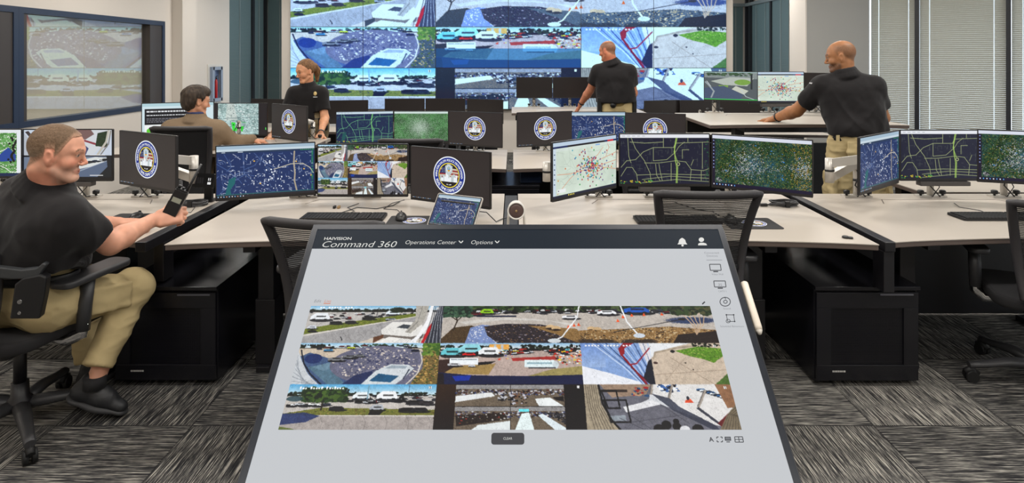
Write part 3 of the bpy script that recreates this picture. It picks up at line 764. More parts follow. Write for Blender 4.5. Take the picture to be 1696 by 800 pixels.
def feed_plaza(c):
    c.rect(0, 240, 0, 67, (112, 112, 122), 1, 4)
    c.poly([(26, 0), (110, 0), (100, 16), (44, 20)], (158, 136, 118)); c.rect(20, 70, 8, 12, (60, 50, 46))
    c.specks([(74, 6), (104, 4), (104, 18), (76, 18)], [(40, 40, 50), (170, 50, 50), (190, 150, 120), (50, 90, 130)], 34, 2.0)
    c.poly([(60, 40), (104, 22), (110, 4), (140, 22), (180, 52), (120, 30)], (214, 216, 220)); c.poly([(60, 34), (108, 24), (122, 30), (64, 42)], (226, 226, 228))
    c.poly([(112, 0), (240, 0), (240, 67), (200, 60), (150, 34), (112, 18)], (224, 222, 220))
    c.specks([(120, 0), (150, 0), (154, 12), (124, 12)], [(40, 60, 90), (70, 110, 170), (236, 240, 244), (30, 30, 40)], 70, 2)
    for i in range(12): vehicle(c, 190 + i * 5, 8 + i * 1.6, 14, [(60, 110, 160), (236, 240, 244), (40, 56, 80)][i % 3])
    for xs, ys, xe, ye in ((112, 0, 108, 14), (144, 2, 136, 20), (196, 10, 180, 34)):
        c.line([(xs, ys), (xe, ye)], 4, (168, 158, 148)); c.line([(xs - 1.6, ys), (xe - 1.6, ye)], 1, (84, 82, 84))
    c.poly([(108, 14), (136, 21), (150, 34), (200, 60), (206, 67), (196, 67), (140, 40)], (60, 64, 80), .85)
    c.poly([(180, 34), (210, 58), (206, 60), (176, 36)], (70, 72, 84))
    c.poly([(162, 24), (170, 22), (174, 28), (160, 28)], (230, 96, 60)); c.ell(166, 21, 2.4, 3, (60, 60, 70))
    c.poly([(214, 0), (240, 0), (240, 34), (226, 36), (218, 12)], (150, 112, 84)); c.poly([(204, 58), (238, 34), (240, 36), (212, 64)], (110, 30, 36)); c.poly([(206, 67), (222, 46), (240, 30), (240, 67)], (128, 116, 96))
    for k in range(6): c.line([(210 + 5 * k, 67), (224 + 3 * k, 46), (240, 34 + 4 * k)], .9, (84, 76, 64))
    c.poly([(0, 0), (22, 0), (26, 30), (40, 56), (50, 67), (0, 67)], (166, 154, 134))
    for k in range(7): c.line([(2 + 3.4 * k, 0), (5 + 3.4 * k, 34), (12 + 5 * k, 67)], 1, (104, 96, 84))
    c.line([(24, 0), (28, 30), (42, 56), (52, 67)], 3, (18, 18, 22))
    for (a, b, d, e) in ((28, 52, 10, 36), (30, 66, 24, 56)):
        c.line([(a, d), (b, d)], 2.4, (20, 20, 24)); c.line([(b, d), (b + 3, e)], 2.4, (20, 20, 24)); c.line([(a, d), (a + 8, e)], 2.4, (20, 20, 24)); c.line([(a + 8, e), (b + 3, e)], 2.4, (20, 20, 24))
    c.poly([(38, 47), (62, 46), (63, 54), (42, 54)], (150, 158, 166))
    for p in ([(60, 40), (100, 66)], [(120, 30), (160, 58)], [(70, 56), (150, 46)], [(52, 50), (90, 67)]): c.line(p, .7, (76, 76, 86))
    for x, y, r in ((112, 66, 9), (124, 60, 8), (140, 62, 7), (172, 66, 9), (140, 55, 5)): c.ell(x, y, r, r * .8, (24, 22, 26))
    c.ell(152, 66, 8, 5, (220, 220, 224))

def wall_picture():
    c = Cv(1440, 402, 0, 720, 0, 201, (16, 18, 24))
    feed_road(c.clip(0, 240, 0, 67)); feed_oval(c.clip(240, 720, 0, 67))
    feed_fisheye(c.clip(0, 240, 67, 134)); feed_trailers(c.clip(240, 480, 67, 134)); feed_facade(c.clip(480, 720, 67, 134))
    feed_parking(c.clip(0, 240, 134, 201)); feed_hall(c.clip(240, 480, 134, 201)); feed_plaza(c.clip(480, 720, 134, 201))
    for (x, y) in ((228, 2), (228, 136), (468, 69), (708, 69), (708, 136)): c.rect(x, x + 4, y + 1, y + 5, (240, 240, 240)); c.rect(x + 1.5, x + 2.4, y + 1, y + 5, (40, 40, 40))
    return c
def enhance(a, amp=.62, seed=5, detail=.17):
    """the grain of a real camera picture: ragged edges, fine light and dark detail"""
    rg = np.random.default_rng(seed); h, w_ = a.shape[:2]
    dx = (vnoise(w_, h, 7, rg, 3) - .5) * 2 * amp * 2.2; dy = (vnoise(w_, h, 7, rg, 3) - .5) * 2 * amp * 1.6
    yy, xx = np.mgrid[0:h, 0:w_]
    a = a[np.clip((yy + dy).round().astype(int), 0, h - 1), np.clip((xx + dx).round().astype(int), 0, w_ - 1)]
    n = vnoise(w_, h, 9, rg, 4, .8) - .5
    lum = a.mean(-1, keepdims=True); wt = np.clip(1 - np.abs(lum - 128) / 150, .35, 1)
    a = a * (1 + detail * 2.2 * n[..., None] * wt)
    r = rg.random((h, w_))[..., None]; nn = vnoise(w_, h, 24, rg, 2)[..., None]
    a = np.where(r < .05 * (nn > .5), a * .62, a); a = np.where(r > 1 - .018 * (nn < .55), a * .75 + 60, a)
    return np.clip(a, 0, 255).astype(np.float32)
WALLPIC = wall_picture(); WALLPIC.a[:] = enhance(WALLPIC.a)

# ---- maps
def roads(c, style):
    """the city street map shown on several monitors, in 0..160 x 0..90 units"""
    if style == 'night':
        main, minor, bg, hw = (168, 178, 126), (96, 106, 92), (22, 24, 46), (168, 204, 96)
    elif style == 'green':
        main, minor, bg, hw = (120, 196, 140), (84, 140, 120), (20, 38, 74), (130, 214, 120)
    c.rect(0, 160, 0, 90, bg)
    rg = random.Random(5)
    for k in range(150):
        x, y = rg.uniform(2, 156), rg.uniform(9, 80); l = rg.uniform(2, 9)
        if rg.random() < .55: c.line([(x, y), (x + rg.uniform(-.6, .6), y + l)], .5, minor, .8)
        else: c.line([(x, y), (x + l, y + rg.uniform(-.6, .6))], .5, minor, .8)
    M = [[(14, 6), (16, 40), (20, 52)], [(20, 6), (28, 26), (44, 48), (54, 70), (56, 86)], [(2, 60), (12, 48), (28, 46), (42, 32), (60, 24), (96, 24), (100, 16), (160, 14)],
         [(2, 76), (12, 60), (22, 60), (30, 72), (32, 86)], [(18, 14), (44, 16), (78, 14)], [(44, 52), (70, 52), (100, 48), (118, 50), (128, 64), (150, 66), (160, 62)],
         [(60, 24), (60, 48), (84, 46), (100, 32), (106, 22), (116, 14)], [(64, 54), (66, 74), (72, 84)], [(70, 54), (72, 66), (76, 84)], [(30, 74), (80, 72), (160, 74)], [(40, 82), (90, 76), (160, 80)],
         [(92, 52), (92, 84)], [(124, 28), (112, 28), (112, 44)], [(128, 56), (132, 46)], [(146, 66), (146, 84)], [(128, 64), (126, 84)], [(40, 88), (100, 82), (160, 86)], [(122, 6), (122, 14)], [(78, 6), (78, 24)], [(148, 14), (148, 62)]]
    for p in M: c.line(p, .8, main)
    c.line([(101, 6), (98, 24), (99, 44), (102, 60), (101, 88)], 1.3, hw); c.line([(103, 6), (97, 32), (104, 52), (103, 88)], 1.0, hw)
    c.ell(105, 54, 3, 3, main); c.ell(105, 54, 1.9, 1.9, bg)
    if style == 'green': c.poly([(14, 84), (18, 62), (28, 58), (26, 74), (20, 88)], (24, 82, 84))
    c.specks([(0, 84), (60, 84), (60, 89), (0, 89)], [(60, 150, 60), (190, 170, 50)], 30, 1.1)
    c.specks([(152, 10), (160, 10), (160, 84), (152, 84)], [(40, 110, 60)], 30, .8)

def scr_night(style='night', bar=(226, 228, 234)):
    c = Cv(300, 169, 0, 160, 0, 90); roads(c, style)
    c.rect(0, 160, 0, 6.4, bar)
    for k in range(5): c.rect(4 + k * 9, 9 + k * 9, 2.4, 3.6, (170, 174, 180))
    return c

def scr_incident(seed=3):
    c = Cv(336, 189, 0, 160, 0, 90, (28, 50, 98)); rg = random.Random(seed)
    c.rect(0, 160, 0, 90, (27, 48, 96), 1, 3)
    for p in ([(0, 30), (20, 44), (36, 60), (40, 66)], [(60, 14), (74, 30), (90, 40)], [(76, 16), (60, 36), (44, 42)], [(42, 12), (44, 50), (56, 60)], [(12, 14), (24, 36), (16, 44)], [(0, 88), (14, 74), (30, 60), (46, 50), (60, 54)]):
        c.line(p, 1.1, (66, 90, 142))
    for k in range(300):
        x, y = rg.uniform(2, 156), rg.uniform(14, 84); l = rg.uniform(1.5, 7); a = rg.choice((0, 0, 1.57, 1.57, .6, 2.4, 1.1))
        col = rg.choice(((150, 166, 200), (196, 206, 226), (92, 112, 160), (84, 106, 152), (226, 230, 240)))
        c.line([(x, y), (x + l * math.cos(a), y + l * math.sin(a))], rg.choice((.5, .6, .8)), col)
    for k in range(46): x, y = rg.gauss(92, 34), rg.gauss(58, 16); c.ell(x, y, rg.uniform(.5, 1.3), rg.uniform(.5, 1.2), (226, 232, 244))
    for k in range(14): x, y = rg.gauss(86, 8), rg.gauss(60, 16); c.ell(x, y, 1.2, 1.4, (226, 234, 246))
    c.poly([(14, 84), (20, 58), (31, 54), (29, 66), (22, 76), (24, 86)], (26, 98, 104)); c.line([(24, 56), (30, 50), (40, 46), (52, 48)], 1.0, (96, 118, 166))
    c.line([(126, 14), (125, 34), (127, 52), (126, 66), (130, 84)], 2.2, (206, 190, 160)); c.line([(126, 14), (125, 34), (127, 52), (126, 66), (130, 84)], .6, (96, 90, 90))
    c.line([(92, 44), (120, 36), (140, 36), (152, 44), (158, 54)], 1.2, (206, 198, 176))
    for x, y in ((60, 28), (129, 32), (142, 46), (154, 58), (70, 68)): c.ell(x, y, 1.2, 1.2, (238, 190, 70))
    for k in range(30): c.rect(155, 157.4, 14 + k * 2.3, 15.2 + k * 2.3, (40, 140, 84)) if rg.random() < .7 else None
    c.rect(0, 160, 0, 5.5, (160, 184, 202)); c.rect(0, 160, 5.5, 9.5, (196, 212, 222)); c.rect(0, 160, 9.5, 13, (34, 54, 84))
    for k in range(14): c.rect(136 + k * 1.7, 137 + k * 1.7, 10.4 + (k % 2), 12, (60, 180, 90))
    c.rect(8, 14, 10.6, 12, (180, 190, 205)); c.rect(34, 42, 10.6, 12, (180, 190, 205))
    c.rect(0, 160, 85.5, 90, (40, 38, 42)); c.rect(0, 160, 84, 85.4, (40, 96, 96))
    for k in range(10): c.ell(3 + k * 4.4, 88, .9, .9, ((150, 200, 236), (230, 230, 236), (120, 180, 230), (200, 150, 140))[k % 4])
    return c

def scr_sat(kind):
    W, H = 340, 191
    c = Cv(W, H, 0, 160, 0, 90); rg = np.random.default_rng({'dark': 1, 'green': 2, 'street': 3}[kind])
    if kind == 'dark':
        n1 = vnoise(W, H, 46, rg, 4); n2 = rg.random((H, W)); n3 = vnoise(W, H, 5, rg, 2)
        base = np.array([30, 62, 40.]); oth = np.array([40, 80, 92.])
        a = base + (oth - base) * np.clip((n1 - .42) * 3, 0, 1)[..., None]
        xx, yy = np.meshgrid(np.linspace(0, 160, W), np.linspace(0, 90, H))
        city = np.exp(-(((xx - 60) / 22) ** 2 + ((yy - 46) / 24) ** 2)) * .8 + np.exp(-(((xx - 148) / 16) ** 2 + ((yy - 50) / 16) ** 2)) * .8 + np.exp(-(((yy - 62 + (xx - 30) * .12) / 5) ** 2)) * .35
        m = (n2 < city * .36)[..., None]; a = np.where(m, np.array([176, 178, 186.]) + (n3[..., None] - .5) * 90, a)
        m = (rg.random((H, W)) < .17)[..., None]; a = np.where(m, np.array([96, 110, 56.]), a)
        m = (rg.random((H, W)) < .05 + .2 * (xx > 128))[..., None] & (rg.random((H, W)) < .5)[..., None]; a = np.where(m, np.array([170, 136, 60.]), a)
        m = (rg.random((H, W)) < .13)[..., None]; a = np.where(m, np.array([18, 28, 40.]), a)
        a += (n3[..., None] - .5) * 44
        big = a[::2, ::2].repeat(2, 0).repeat(2, 1)[:H, :W]; a = big * .75 + a * .25; a = (a - 90) * 1.25 + 88
        c.a[:] = a
        for k in range(26): c.ell(rg.uniform(20, 150), rg.uniform(12, 80), rg.uniform(.5, 1.4), rg.uniform(.4, 1.1), (60, 130, 210))
        c.rect(0, 5, 0, 90, (24, 18, 40)); c.rect(0, 160, 84.5, 90, (22, 16, 44)); c.rect(0, 160, 0, 6, (214, 218, 232))
        for k in range(9): c.ell(2.4, 10 + k * 6, .8, 1, (150, 170, 230))
        for k in range(8): c.ell(3 + k * 5, 87.4, .9, 1.1, (90, 160, 230) if k % 2 else (230, 230, 236))
        c.rect(8, 16, 76, 82, (30, 36, 44)); c.specks([(8, 76), (16, 76), (16, 82), (8, 82)], [(220, 220, 226)], 12, .6)
    elif kind == 'green':
        n1 = vnoise(W, H, 30, rg, 4); n2 = rg.random((H, W)); n3 = vnoise(W, H, 4, rg, 2)
        a = np.array([58, 112, 58.]) + (n1[..., None] - .5) * np.array([60, 90, 60]) + (n3[..., None] - .5) * 60
        c.a[:] = a
        for k in range(13):
            x, y = 76, 46; ang = rg.uniform(0, 6.28); pts = [(x, y)]
            for q in range(6): x += math.cos(ang) * 12; y += math.sin(ang) * 7; ang += rg.normal(0, .4); pts.append((x, y))
            c.line(pts, .8, (160, 196, 160), .4)
        xx, yy = np.meshgrid(np.linspace(0, 160, W), np.linspace(0, 90, H))
        city = np.exp(-(((xx - 76) / 24) ** 2 + ((yy - 48) / 22) ** 2)) * .6 + .07
        c.a[:] = np.where((rg.random((H, W)) < city)[..., None], np.array([196, 214, 200.]), c.a)
        c.a[:] = np.where((rg.random((H, W)) < .10)[..., None], np.array([30, 66, 36.]), c.a)
        c.rect(0, 160, 0, 6, (206, 222, 218)); c.rect(0, 160, 87, 90, (30, 44, 40))
    else:
        n1 = vnoise(W, H, 26, rg, 3); n3 = vnoise(W, H, 5, rg, 2)
        a = np.array([92, 150, 78.]) + (n1[..., None] - .5) * 90 + (n3[..., None] - .5) * 60; c.a[:] = a
        c.specks([(0, 6), (160, 6), (160, 84), (0, 84)], [(232, 234, 226), (206, 210, 200), (60, 96, 54), (44, 78, 44), (238, 240, 236)], 1300, .8)
        for k in range(9):
            x, y = rg.uniform(0, 160), rg.uniform(8, 80); ang = rg.uniform(0, 6.28); pts = [(x, y)]
            for q in range(6): x += math.cos(ang) * 12; y += math.sin(ang) * 9; ang += rg.normal(0, .4); pts.append((x, y))
            c.line(pts, 1.4, (236, 238, 232), .9)
        c.poly([(128, 40), (136, 34), (150, 48), (150, 60), (122, 62), (112, 56)], (38, 70, 150))
        for k in range(30): c.ell(144 + rg.normal(0, 5), 16 + k * 1.6, 2.4, 2.2, (20, 24, 20))
        c.rect(0, 160, 0, 6, (226, 230, 234)); c.rect(152, 160, 6, 84, (226, 230, 236)); c.rect(0, 160, 84, 90, (24, 40, 76))
    return c

def scr_points(small=False):
    c = Cv(300, 169, 0, 160, 0, 90, (208, 220, 206)); rg = random.Random(9)
    a = vnoise(300, 169, 40, c.rng, 3); c.a[:] = np.array([206, 220, 206.]) + (a[..., None] - .5) * 30
    for k in range(46):
        x, y = rg.uniform(6, 160), rg.uniform(14, 84); an = rg.uniform(0, 6.28); pts = [(x, y)]
        for q in range(4): x += math.cos(an) * 9; y += math.sin(an) * 7; an += rg.gauss(0, .5); pts.append((x, y))
        c.line(pts, .5, (176, 190, 178))
    for p in ([(10, 84), (40, 62), (70, 46), (110, 30), (124, 18)], [(10, 52), (40, 54), (80, 52), (160, 44)], [(104, 60), (130, 54), (160, 60)], [(132, 34), (140, 20), (136, 12)], [(110, 40), (160, 30)]):
        c.line(p, 1.0, (214, 148, 116))
    cols = [(226, 120, 40), (60, 170, 90), (200, 60, 60), (110, 60, 150), (50, 50, 70), (60, 180, 200), (150, 40, 90), (236, 170, 50), (70, 90, 170)]
    for k in range(210):
        s = rg.choice((10, 18, 30)); x = min(150, max(12, 92 + rg.gauss(0, s))); y = min(82, max(16, 48 + rg.gauss(0, s * .62)))
        c.ell(x, y, 1.5, 1.5, cols[rg.randrange(9)]); c.ell(x, y, .6, .6, (70, 60, 70))
    for k in range(12): x, y = 96 + rg.gauss(0, 5), 44 + rg.gauss(0, 6); c.ell(x, y, 1.6, 1.6, (176, 30, 80))
    c.rect(0, 160, 0, 6.5, (186, 204, 222)); c.rect(0, 160, 6.5, 9.5, (24, 40, 92)); c.rect(34, 128, 6.5, 9.5, (30, 26, 34)); c.rect(136, 152, 6.6, 9.4, (206, 40, 50)); c.rect(104, 116, 11, 13.4, (50, 120, 220))
    c.rect(0, 160, 9.5, 15, (214, 224, 222), .5); c.rect(0, 7, 9.5, 86, (200, 214, 226)); c.rect(0, 160, 86, 90, (26, 30, 52) if not small else (150, 190, 200))
    for k in range(7): c.rect(2.4, 4.6, 18 + 8 * k, 20.4 + 8 * k, (60, 80, 110))
    for k in range(4): c.rect(36 + 4 * k, 38 + 4 * k, 87, 89, (226, 210, 80))
    c.rect(10, 30, 76, 82, (232, 236, 236)); c.rect(12, 14, 78, 80, (90, 90, 96))
    return c

def scr_overpass():
    c = Cv(300, 169, 0, 160, 0, 90, (34, 34, 36))
    c.poly([(0, 0), (160, 0), (160, 48), (0, 46)], (196, 206, 220)); c.poly([(0, 6), (26, 34), (30, 48), (0, 48)], (180, 186, 196)); c.poly([(2, 4), (8, 2), (44, 40), (36, 44)], (66, 56, 58))
    c.poly([(96, 0), (160, 0), (160, 8), (128, 44), (100, 47)], (206, 210, 214)); c.poly([(92, 30), (106, 24), (118, 34), (112, 47), (92, 47)], (60, 70, 112))
    c.poly([(96, 0), (122, 0), (128, 8), (112, 18), (96, 16)], (120, 92, 90)); c.poly([(110, 18), (150, 30), (146, 33), (108, 21)], (140, 60, 70)); c.poly([(134, 6), (152, 2), (152, 32), (130, 30)], (40, 56, 36), 1, 12)
    c.line([(154, 2), (150, 22), (134, 46)], 4, (188, 184, 172)); c.line([(158, 2), (154, 26), (138, 48)], 2, (120, 116, 108))
    c.poly([(0, 50), (160, 48), (160, 90), (0, 90)], (112, 124, 144)); c.poly([(80, 60), (130, 50), (160, 52), (160, 60), (90, 74)], (214, 218, 216)); c.poly([(84, 84), (152, 56), (160, 58), (160, 74), (120, 90), (84, 90)], (90, 104, 128))
    for k in range(8): vehicle(c, 86 + 9 * k, 64 - 1.4 * k, 13, [(226, 230, 232), (26, 30, 36), (40, 50, 70)][k % 3])
    c.line([(84, 82), (154, 56)], 1, (170, 180, 196)); c.poly([(150, 48), (160, 48), (160, 90), (130, 90), (152, 68)], (34, 36, 38)); c.rect(120, 148, 45.6, 46.8, (240, 240, 240)); c.rect(120, 144, 83, 84.4, (240, 240, 240))
    c.rect(0, 160, 46.6, 49, (30, 30, 34)); c.rect(0, 160, 0, 90, (34, 34, 36), 0); c.rect(0, 160, 86.5, 90, (30, 29, 30))
    return c

def scr_web():
    c = Cv(220, 124, 0, 160, 0, 90, (206, 226, 232)); c.rect(0, 160, 0, 8, (176, 208, 216)); c.rect(6, 118, 14, 62, (30, 30, 34))
    x = 8
    rg = random.Random(2)
    for row, y in enumerate((19, 23)):
        x = 10
        while x < 112: wd = rg.uniform(2, 7); c.rect(x, x + wd, y + 6 * (row), y + 3.6 + 6 * row - (1.4 * row), (220, 222, 226)); x += wd + 1.6
    for y in (38, 42, 46):
        x = 10
        while x < 100: wd = rg.uniform(2, 7); c.rect(x, x + wd, y, y + 1.8, (120, 120, 128)); x += wd + 1.4
    c.poly([(84, 34), (110, 40), (112, 56), (90, 58)], (18, 18, 20)); c.rect(6, 118, 54, 84, (236, 240, 240))
    c.ell(18, 69, 8, 7, (92, 200, 50)); c.rect(18, 84, 62, 76, (92, 200, 50)); c.ell(84, 69, 8, 7, (92, 200, 50)); c.rect(22, 60, 67.5, 70.5, (180, 240, 150)); c.rect(0, 160, 86, 90, (180, 190, 196))
    return c

def scr_drone():
    c = Cv(220, 124, 0, 160, 0, 90, (40, 36, 38)); xa, xb = 20, 136
    n = vnoise(220, 124, 14, c.rng, 4); g = vnoise(220, 124, 3, c.rng, 2)
    i0, i1 = int(xa / 160 * 220), int(xb / 160 * 220)
    a = np.array([160, 186, 184.]) + (n[:, i0:i1, None] - .5) * 120 + (g[:, i0:i1, None] - .5) * 80; c.a[:, i0:i1] = a
    c.poly([(46, 0), (64, 0), (76, 48), (40, 50)], (206, 212, 206), .7); c.line([(20, 44), (136, 40)], 1.5, (96, 120, 124)); c.line([(84, 10), (132, 26)], 1.2, (110, 134, 136))
    c.specks([(20, 4), (136, 4), (136, 88), (20, 88)], [(226, 234, 232), (70, 92, 96), (96, 120, 120), (236, 240, 240)], 420, 1.2, .8)
    c.poly([(58, 54), (70, 56), (68, 70), (84, 74), (84, 80), (62, 80)], (60, 220, 70)); c.poly([(84, 66), (94, 66), (90, 82), (78, 78)], (50, 200, 60)); c.line([(76, 52), (100, 56)], 1.2, (60, 190, 90)); c.rect(62, 66, 60, 64, (20, 90, 40)); c.rect(20, 136, 84, 86, (206, 230, 226), .7)
    c.rect(137, 160, 0, 90, (38, 34, 36)); c.rect(156, 158, 70, 76, (80, 220, 90))
    return c

def scr_plazacam():
    c = Cv(200, 150, 0, 160, 0, 120, (84, 92, 96))
    c.poly([(0, 0), (160, 0), (160, 30), (0, 24)], (130, 140, 140), 1, 10); trees(c, 10, 150, 2, 16, 70, [(60, 90, 60), (40, 66, 46)], 4)
    c.poly([(20, 40), (80, 22), (150, 26), (130, 60), (60, 56)], (176, 184, 176), 1, 5); c.ell(116, 44, 24, 12, (120, 160, 70), 1, 8); c.poly([(44, 58), (74, 58), (70, 76), (50, 72)], (120, 160, 70)); c.poly([(96, 60), (134, 80), (120, 96), (84, 74)], (196, 200, 186))
    c.poly([(0, 70), (60, 60), (120, 96), (110, 120), (0, 120)], (70, 84, 110), 1, 5); c.line([(4, 44), (16, 60), (30, 84), (22, 110)], 5, (150, 160, 166)); c.line([(8, 40), (20, 62)], 2, (200, 210, 214))
    c.line([(112, 76), (126, 104), (150, 116)], 2, (190, 200, 206)); c.rect(140, 146, 10, 74, (40, 46, 50)); c.rect(0, 160, 116, 120, (60, 190, 90)); c.rect(0, 160, 0, 3, (160, 190, 190))
    return c

def scr_grid():
    c = Cv(320, 180, 0, 160, 0, 90)
    p = WALLPIC.a; c.a[:] = resample(p, 320, 180)
    return c

# ================================================================ picture meshes
SCREEN = attr_mat('screen_image', True, 0.35, 1.0, 0.25)
def picture_mesh(name, a, W, H, tint=(1, 1, 1), gain=1.0, lift=0.0):
    """a W x H panel facing -y, centred on its origin, one vertex per sample of the picture a (h,w,3)"""
    h, w_ = a.shape[:2]
    xs = np.linspace(-W / 2, W / 2, w_); zs = np.linspace(H / 2, -H / 2, h)
    gx, gz = np.meshgrid(xs, zs)
    co = np.zeros((h * w_, 3), np.float32); co[:, 0] = gx.ravel(); co[:, 2] = gz.ravel()
    idx = np.arange(h * w_).reshape(h, w_)
    q = np.stack([idx[:-1, :-1], idx[1:, :-1], idx[1:, 1:], idx[:-1, 1:]], -1).reshape(-1, 4)
    me = bpy.data.meshes.new(name)
    me.vertices.add(len(co)); me.vertices.foreach_set('co', co.ravel())
    me.loops.add(q.size); me.loops.foreach_set('vertex_index', q.ravel().astype(np.int32))
    me.polygons.add(len(q)); me.polygons.foreach_set('loop_start', np.arange(0, q.size, 4, dtype=np.int32))
    me.polygons.foreach_set('loop_total', np.full(len(q), 4, np.int32))
    me.update(calc_edges=True)
    c = np.clip((a * gain + lift * 255) / 255.0, 0, 1) * np.array(tint)
    c = np.where(c <= 0.04045, c / 12.92, ((c + 0.055) / 1.055) ** 2.4)
    ca = me.color_attributes.new('Col', 'FLOAT_COLOR', 'POINT')
    rgba = np.ones((h * w_, 4), np.float32); rgba[:, :3] = c.reshape(-1, 3)
    ca.data.foreach_set('color', rgba.ravel())
    me.materials.append(SCREEN)
    return me

# ---------------------------------------------------------------- lettering
_txt = {}
def text_geo(body, size, shear=0.0, xs=1.0, align='LEFT', thin=0.0):
    key = (body, size, shear, xs, align, thin)
    if key in _txt: return _txt[key]
    cu = bpy.data.curves.new('lettering', 'FONT'); cu.body = body; cu.size = size; cu.shear = shear
    cu.align_x = align; cu.resolution_u = 3; cu.offset = -thin * size
    ob = bpy.data.objects.new('lettering', cu); COL.objects.link(ob)
    dg = bpy.context.evaluated_depsgraph_get()
    me = bpy.data.meshes.new_from_object(ob.evaluated_get(dg))
    vs = [(v.co.x * xs, v.co.y) for v in me.vertices]; fs = [tuple(p.vertices) for p in me.polygons]
    bpy.data.objects.remove(ob); bpy.data.curves.remove(cu); bpy.data.meshes.remove(me)
    _txt[key] = (vs, fs)
    return vs, fs

# ---------------------------------------------------------------- the round department emblem
EW = emit('emblem_white', (236, 240, 244)); EB = emit('emblem_blue', (28, 48, 140)); EY = emit('emblem_yellow', (236, 214, 60))
ER = emit('emblem_red', (150, 52, 50)); EK = emit('emblem_dark', (36, 30, 32)); EC = emit('emblem_cream', (206, 190, 172)); ES = emit('emblem_silver', (190, 200, 202)); EG = emit('emblem_gold', (206, 160, 60)); EN = emit('emblem_navy', (32, 44, 96)); ELB = emit('emblem_light_blue', (110, 160, 210))
EMATS = [EW, EB, EY, ER, EK, EC, ES, EG, EN, ELB]
def emblem_mb(r=1.0):
    """drawn in the x-z plane facing -y, outer radius r; y steps of a fraction of a millimetre keep the layers apart"""
    m = MB(); st = 0.00025
    def flat(pts, layer, mi):
        pts = list(pts)
        a = sum(pts[i][0] * pts[(i + 1) % len(pts)][1] - pts[(i + 1) % len(pts)][0] * pts[i][1] for i in range(len(pts)))
        if a < 0: pts = pts[::-1]
        m.add([(x * r, -layer * st, z * r) for x, z in pts], [tuple(range(len(pts)))], mi)
    def disk(R_, layer, mi, cx=0, cz=0, sx=1, n=48):
        flat([(cx + sx * R_ * math.cos(2 * math.pi * k / n), cz + R_ * math.sin(2 * math.pi * k / n)) for k in range(n)], layer, mi)
    disk(1.0, 1, 0); disk(0.94, 2, 1); disk(0.665, 3, 2); disk(0.615, 4, 4)
    def clipz(z): return math.sqrt(max(0, 0.60 ** 2 - z * z))
    for k in range(9):                       # the flag's stripes inside the disk
        z0 = 0.36 - k * 0.085; z1 = z0 - 0.082
        w0, w1 = clipz(z0), clipz(z1)
        sag = 0.02
        flat([(-w0, z0), (0, z0 + sag), (w0, z0), (w1, z1), (0, z1 + sag), (-w1, z1)], 5, 3 if k % 2 else 5)
    z0 = 0.42; flat([(-clipz(.42) + 0.02, .42), (-0.02, .46), (-0.02, .10), (-clipz(.1), .10)], 6, 8)
    for i in range(4):
        for j in range(3): disk(0.018, 7, 0, -0.42 + 0.11 * i, 0.17 + 0.09 * j, n=5)
    z_ = -0.30; pts = [(0.6 * math.cos(a), 0.6 * math.sin(a)) for a in np.linspace(math.pi * 1.0, 2 * math.pi, 24)]
    flat([(clipz(-.12) , -.12)] + [(0.6 * math.cos(a), 0.6 * math.sin(a)) for a in np.linspace(-0.2, -math.pi + 0.2, 24)] + [(-clipz(-.12), -.12)], 6, 4)
    for (x0, x1, top, mi) in ((-.56, -.46, -.04, 6), (-.50, -.34, -.16, 0), (-.40, -.27, 0.0, 6), (-.30, -.18, -.08, 0), (-.20, -.03, .14, 0), (-.16, -.07, .17, 6), (-.06, .06, -.03, 6), (.02, .14, -.10, 0), (.13, .25, -.02, 6), (.24, .40, .06, 6), (.30, .42, -.10, 0), (.42, .52, .02, 0), (-.22, .04, -.16, 0)):
        b_ = -0.34
        flat([(x0, b_), (x1, b_), (x1, top), ((x0 + x1) / 2, top + .02), (x0, top)], 7 + (mi == 0), mi)
    flat([(-.16, .52), (-.08, .60), (.08, .60), (.16, .52), (.23, .50), (.22, .20), (.12, .06), (0, -.01), (-.12, .06), (-.22, .20), (-.23, .50)], 9, 6)
    disk(.165, 10, 0, 0, .34, .9, 24); disk(.12, 11, 9, 0, .36, .9, 24); flat([(-.1, .3), (.1, .3), (.05, .2), (-.05, .2)], 12, 7); flat([(-.07, .37), (.07, .37), (.0, .44)], 12, 2)
    # lettering round the ring
    def arc(text, size, rad, a_mid, span, top=True, layer=5):
        n = len(text); wd = [0.35 if c in " I'-" else (0.9 if c in 'MW' else 0.7) for c in text]; tot = sum(wd); acc = 0
        for ch, wv in zip(text, wd):
            t = (acc + wv / 2) / tot; acc += wv
            if ch == ' ': continue
            ang = a_mid + (0.5 - t) * span if top else a_mid + (t - 0.5) * span
            vs, fs = text_geo(ch, size, 0, 0.80 if len(text) > 24 else .92, 'CENTER')
            rot = ang - math.pi / 2 if top else ang + math.pi / 2
            c_, s_ = math.cos(rot), math.sin(rot); out = []
            for x, y in vs:
                y -= size * 0.35
                for_x, for_y = x * c_ - y * s_, x * s_ + y * c_
                out.append(((rad * math.cos(ang) + for_x) * r, -layer * st, (rad * math.sin(ang) + for_y) * r))
            m.add(out, fs, 0)
            for e in (0.005, -0.005):       # a second strike makes the letters bold
                m.add([(v[0] + e * r * c_, v[1], v[2] + e * r * s_) for v in out], fs, 0)
    arc('WINSTON-SALEM POLICE DEPARTMENT', 0.175, 0.80, math.pi / 2, math.pi * 1.07, True)
    arc('REAL TIME CRIME CENTER', 0.215, 0.80, -math.pi / 2, math.pi * 0.80, False)
    disk(.03, 5, 0, -0.79, -0.10, n=10); disk(.03, 5, 0, 0.79, -0.10, n=10)
    arc('EST. 2020', 0.07, 0.50, -math.pi / 2, 0.6, False, 8)
    return m
_em = emblem_mb(1.0)

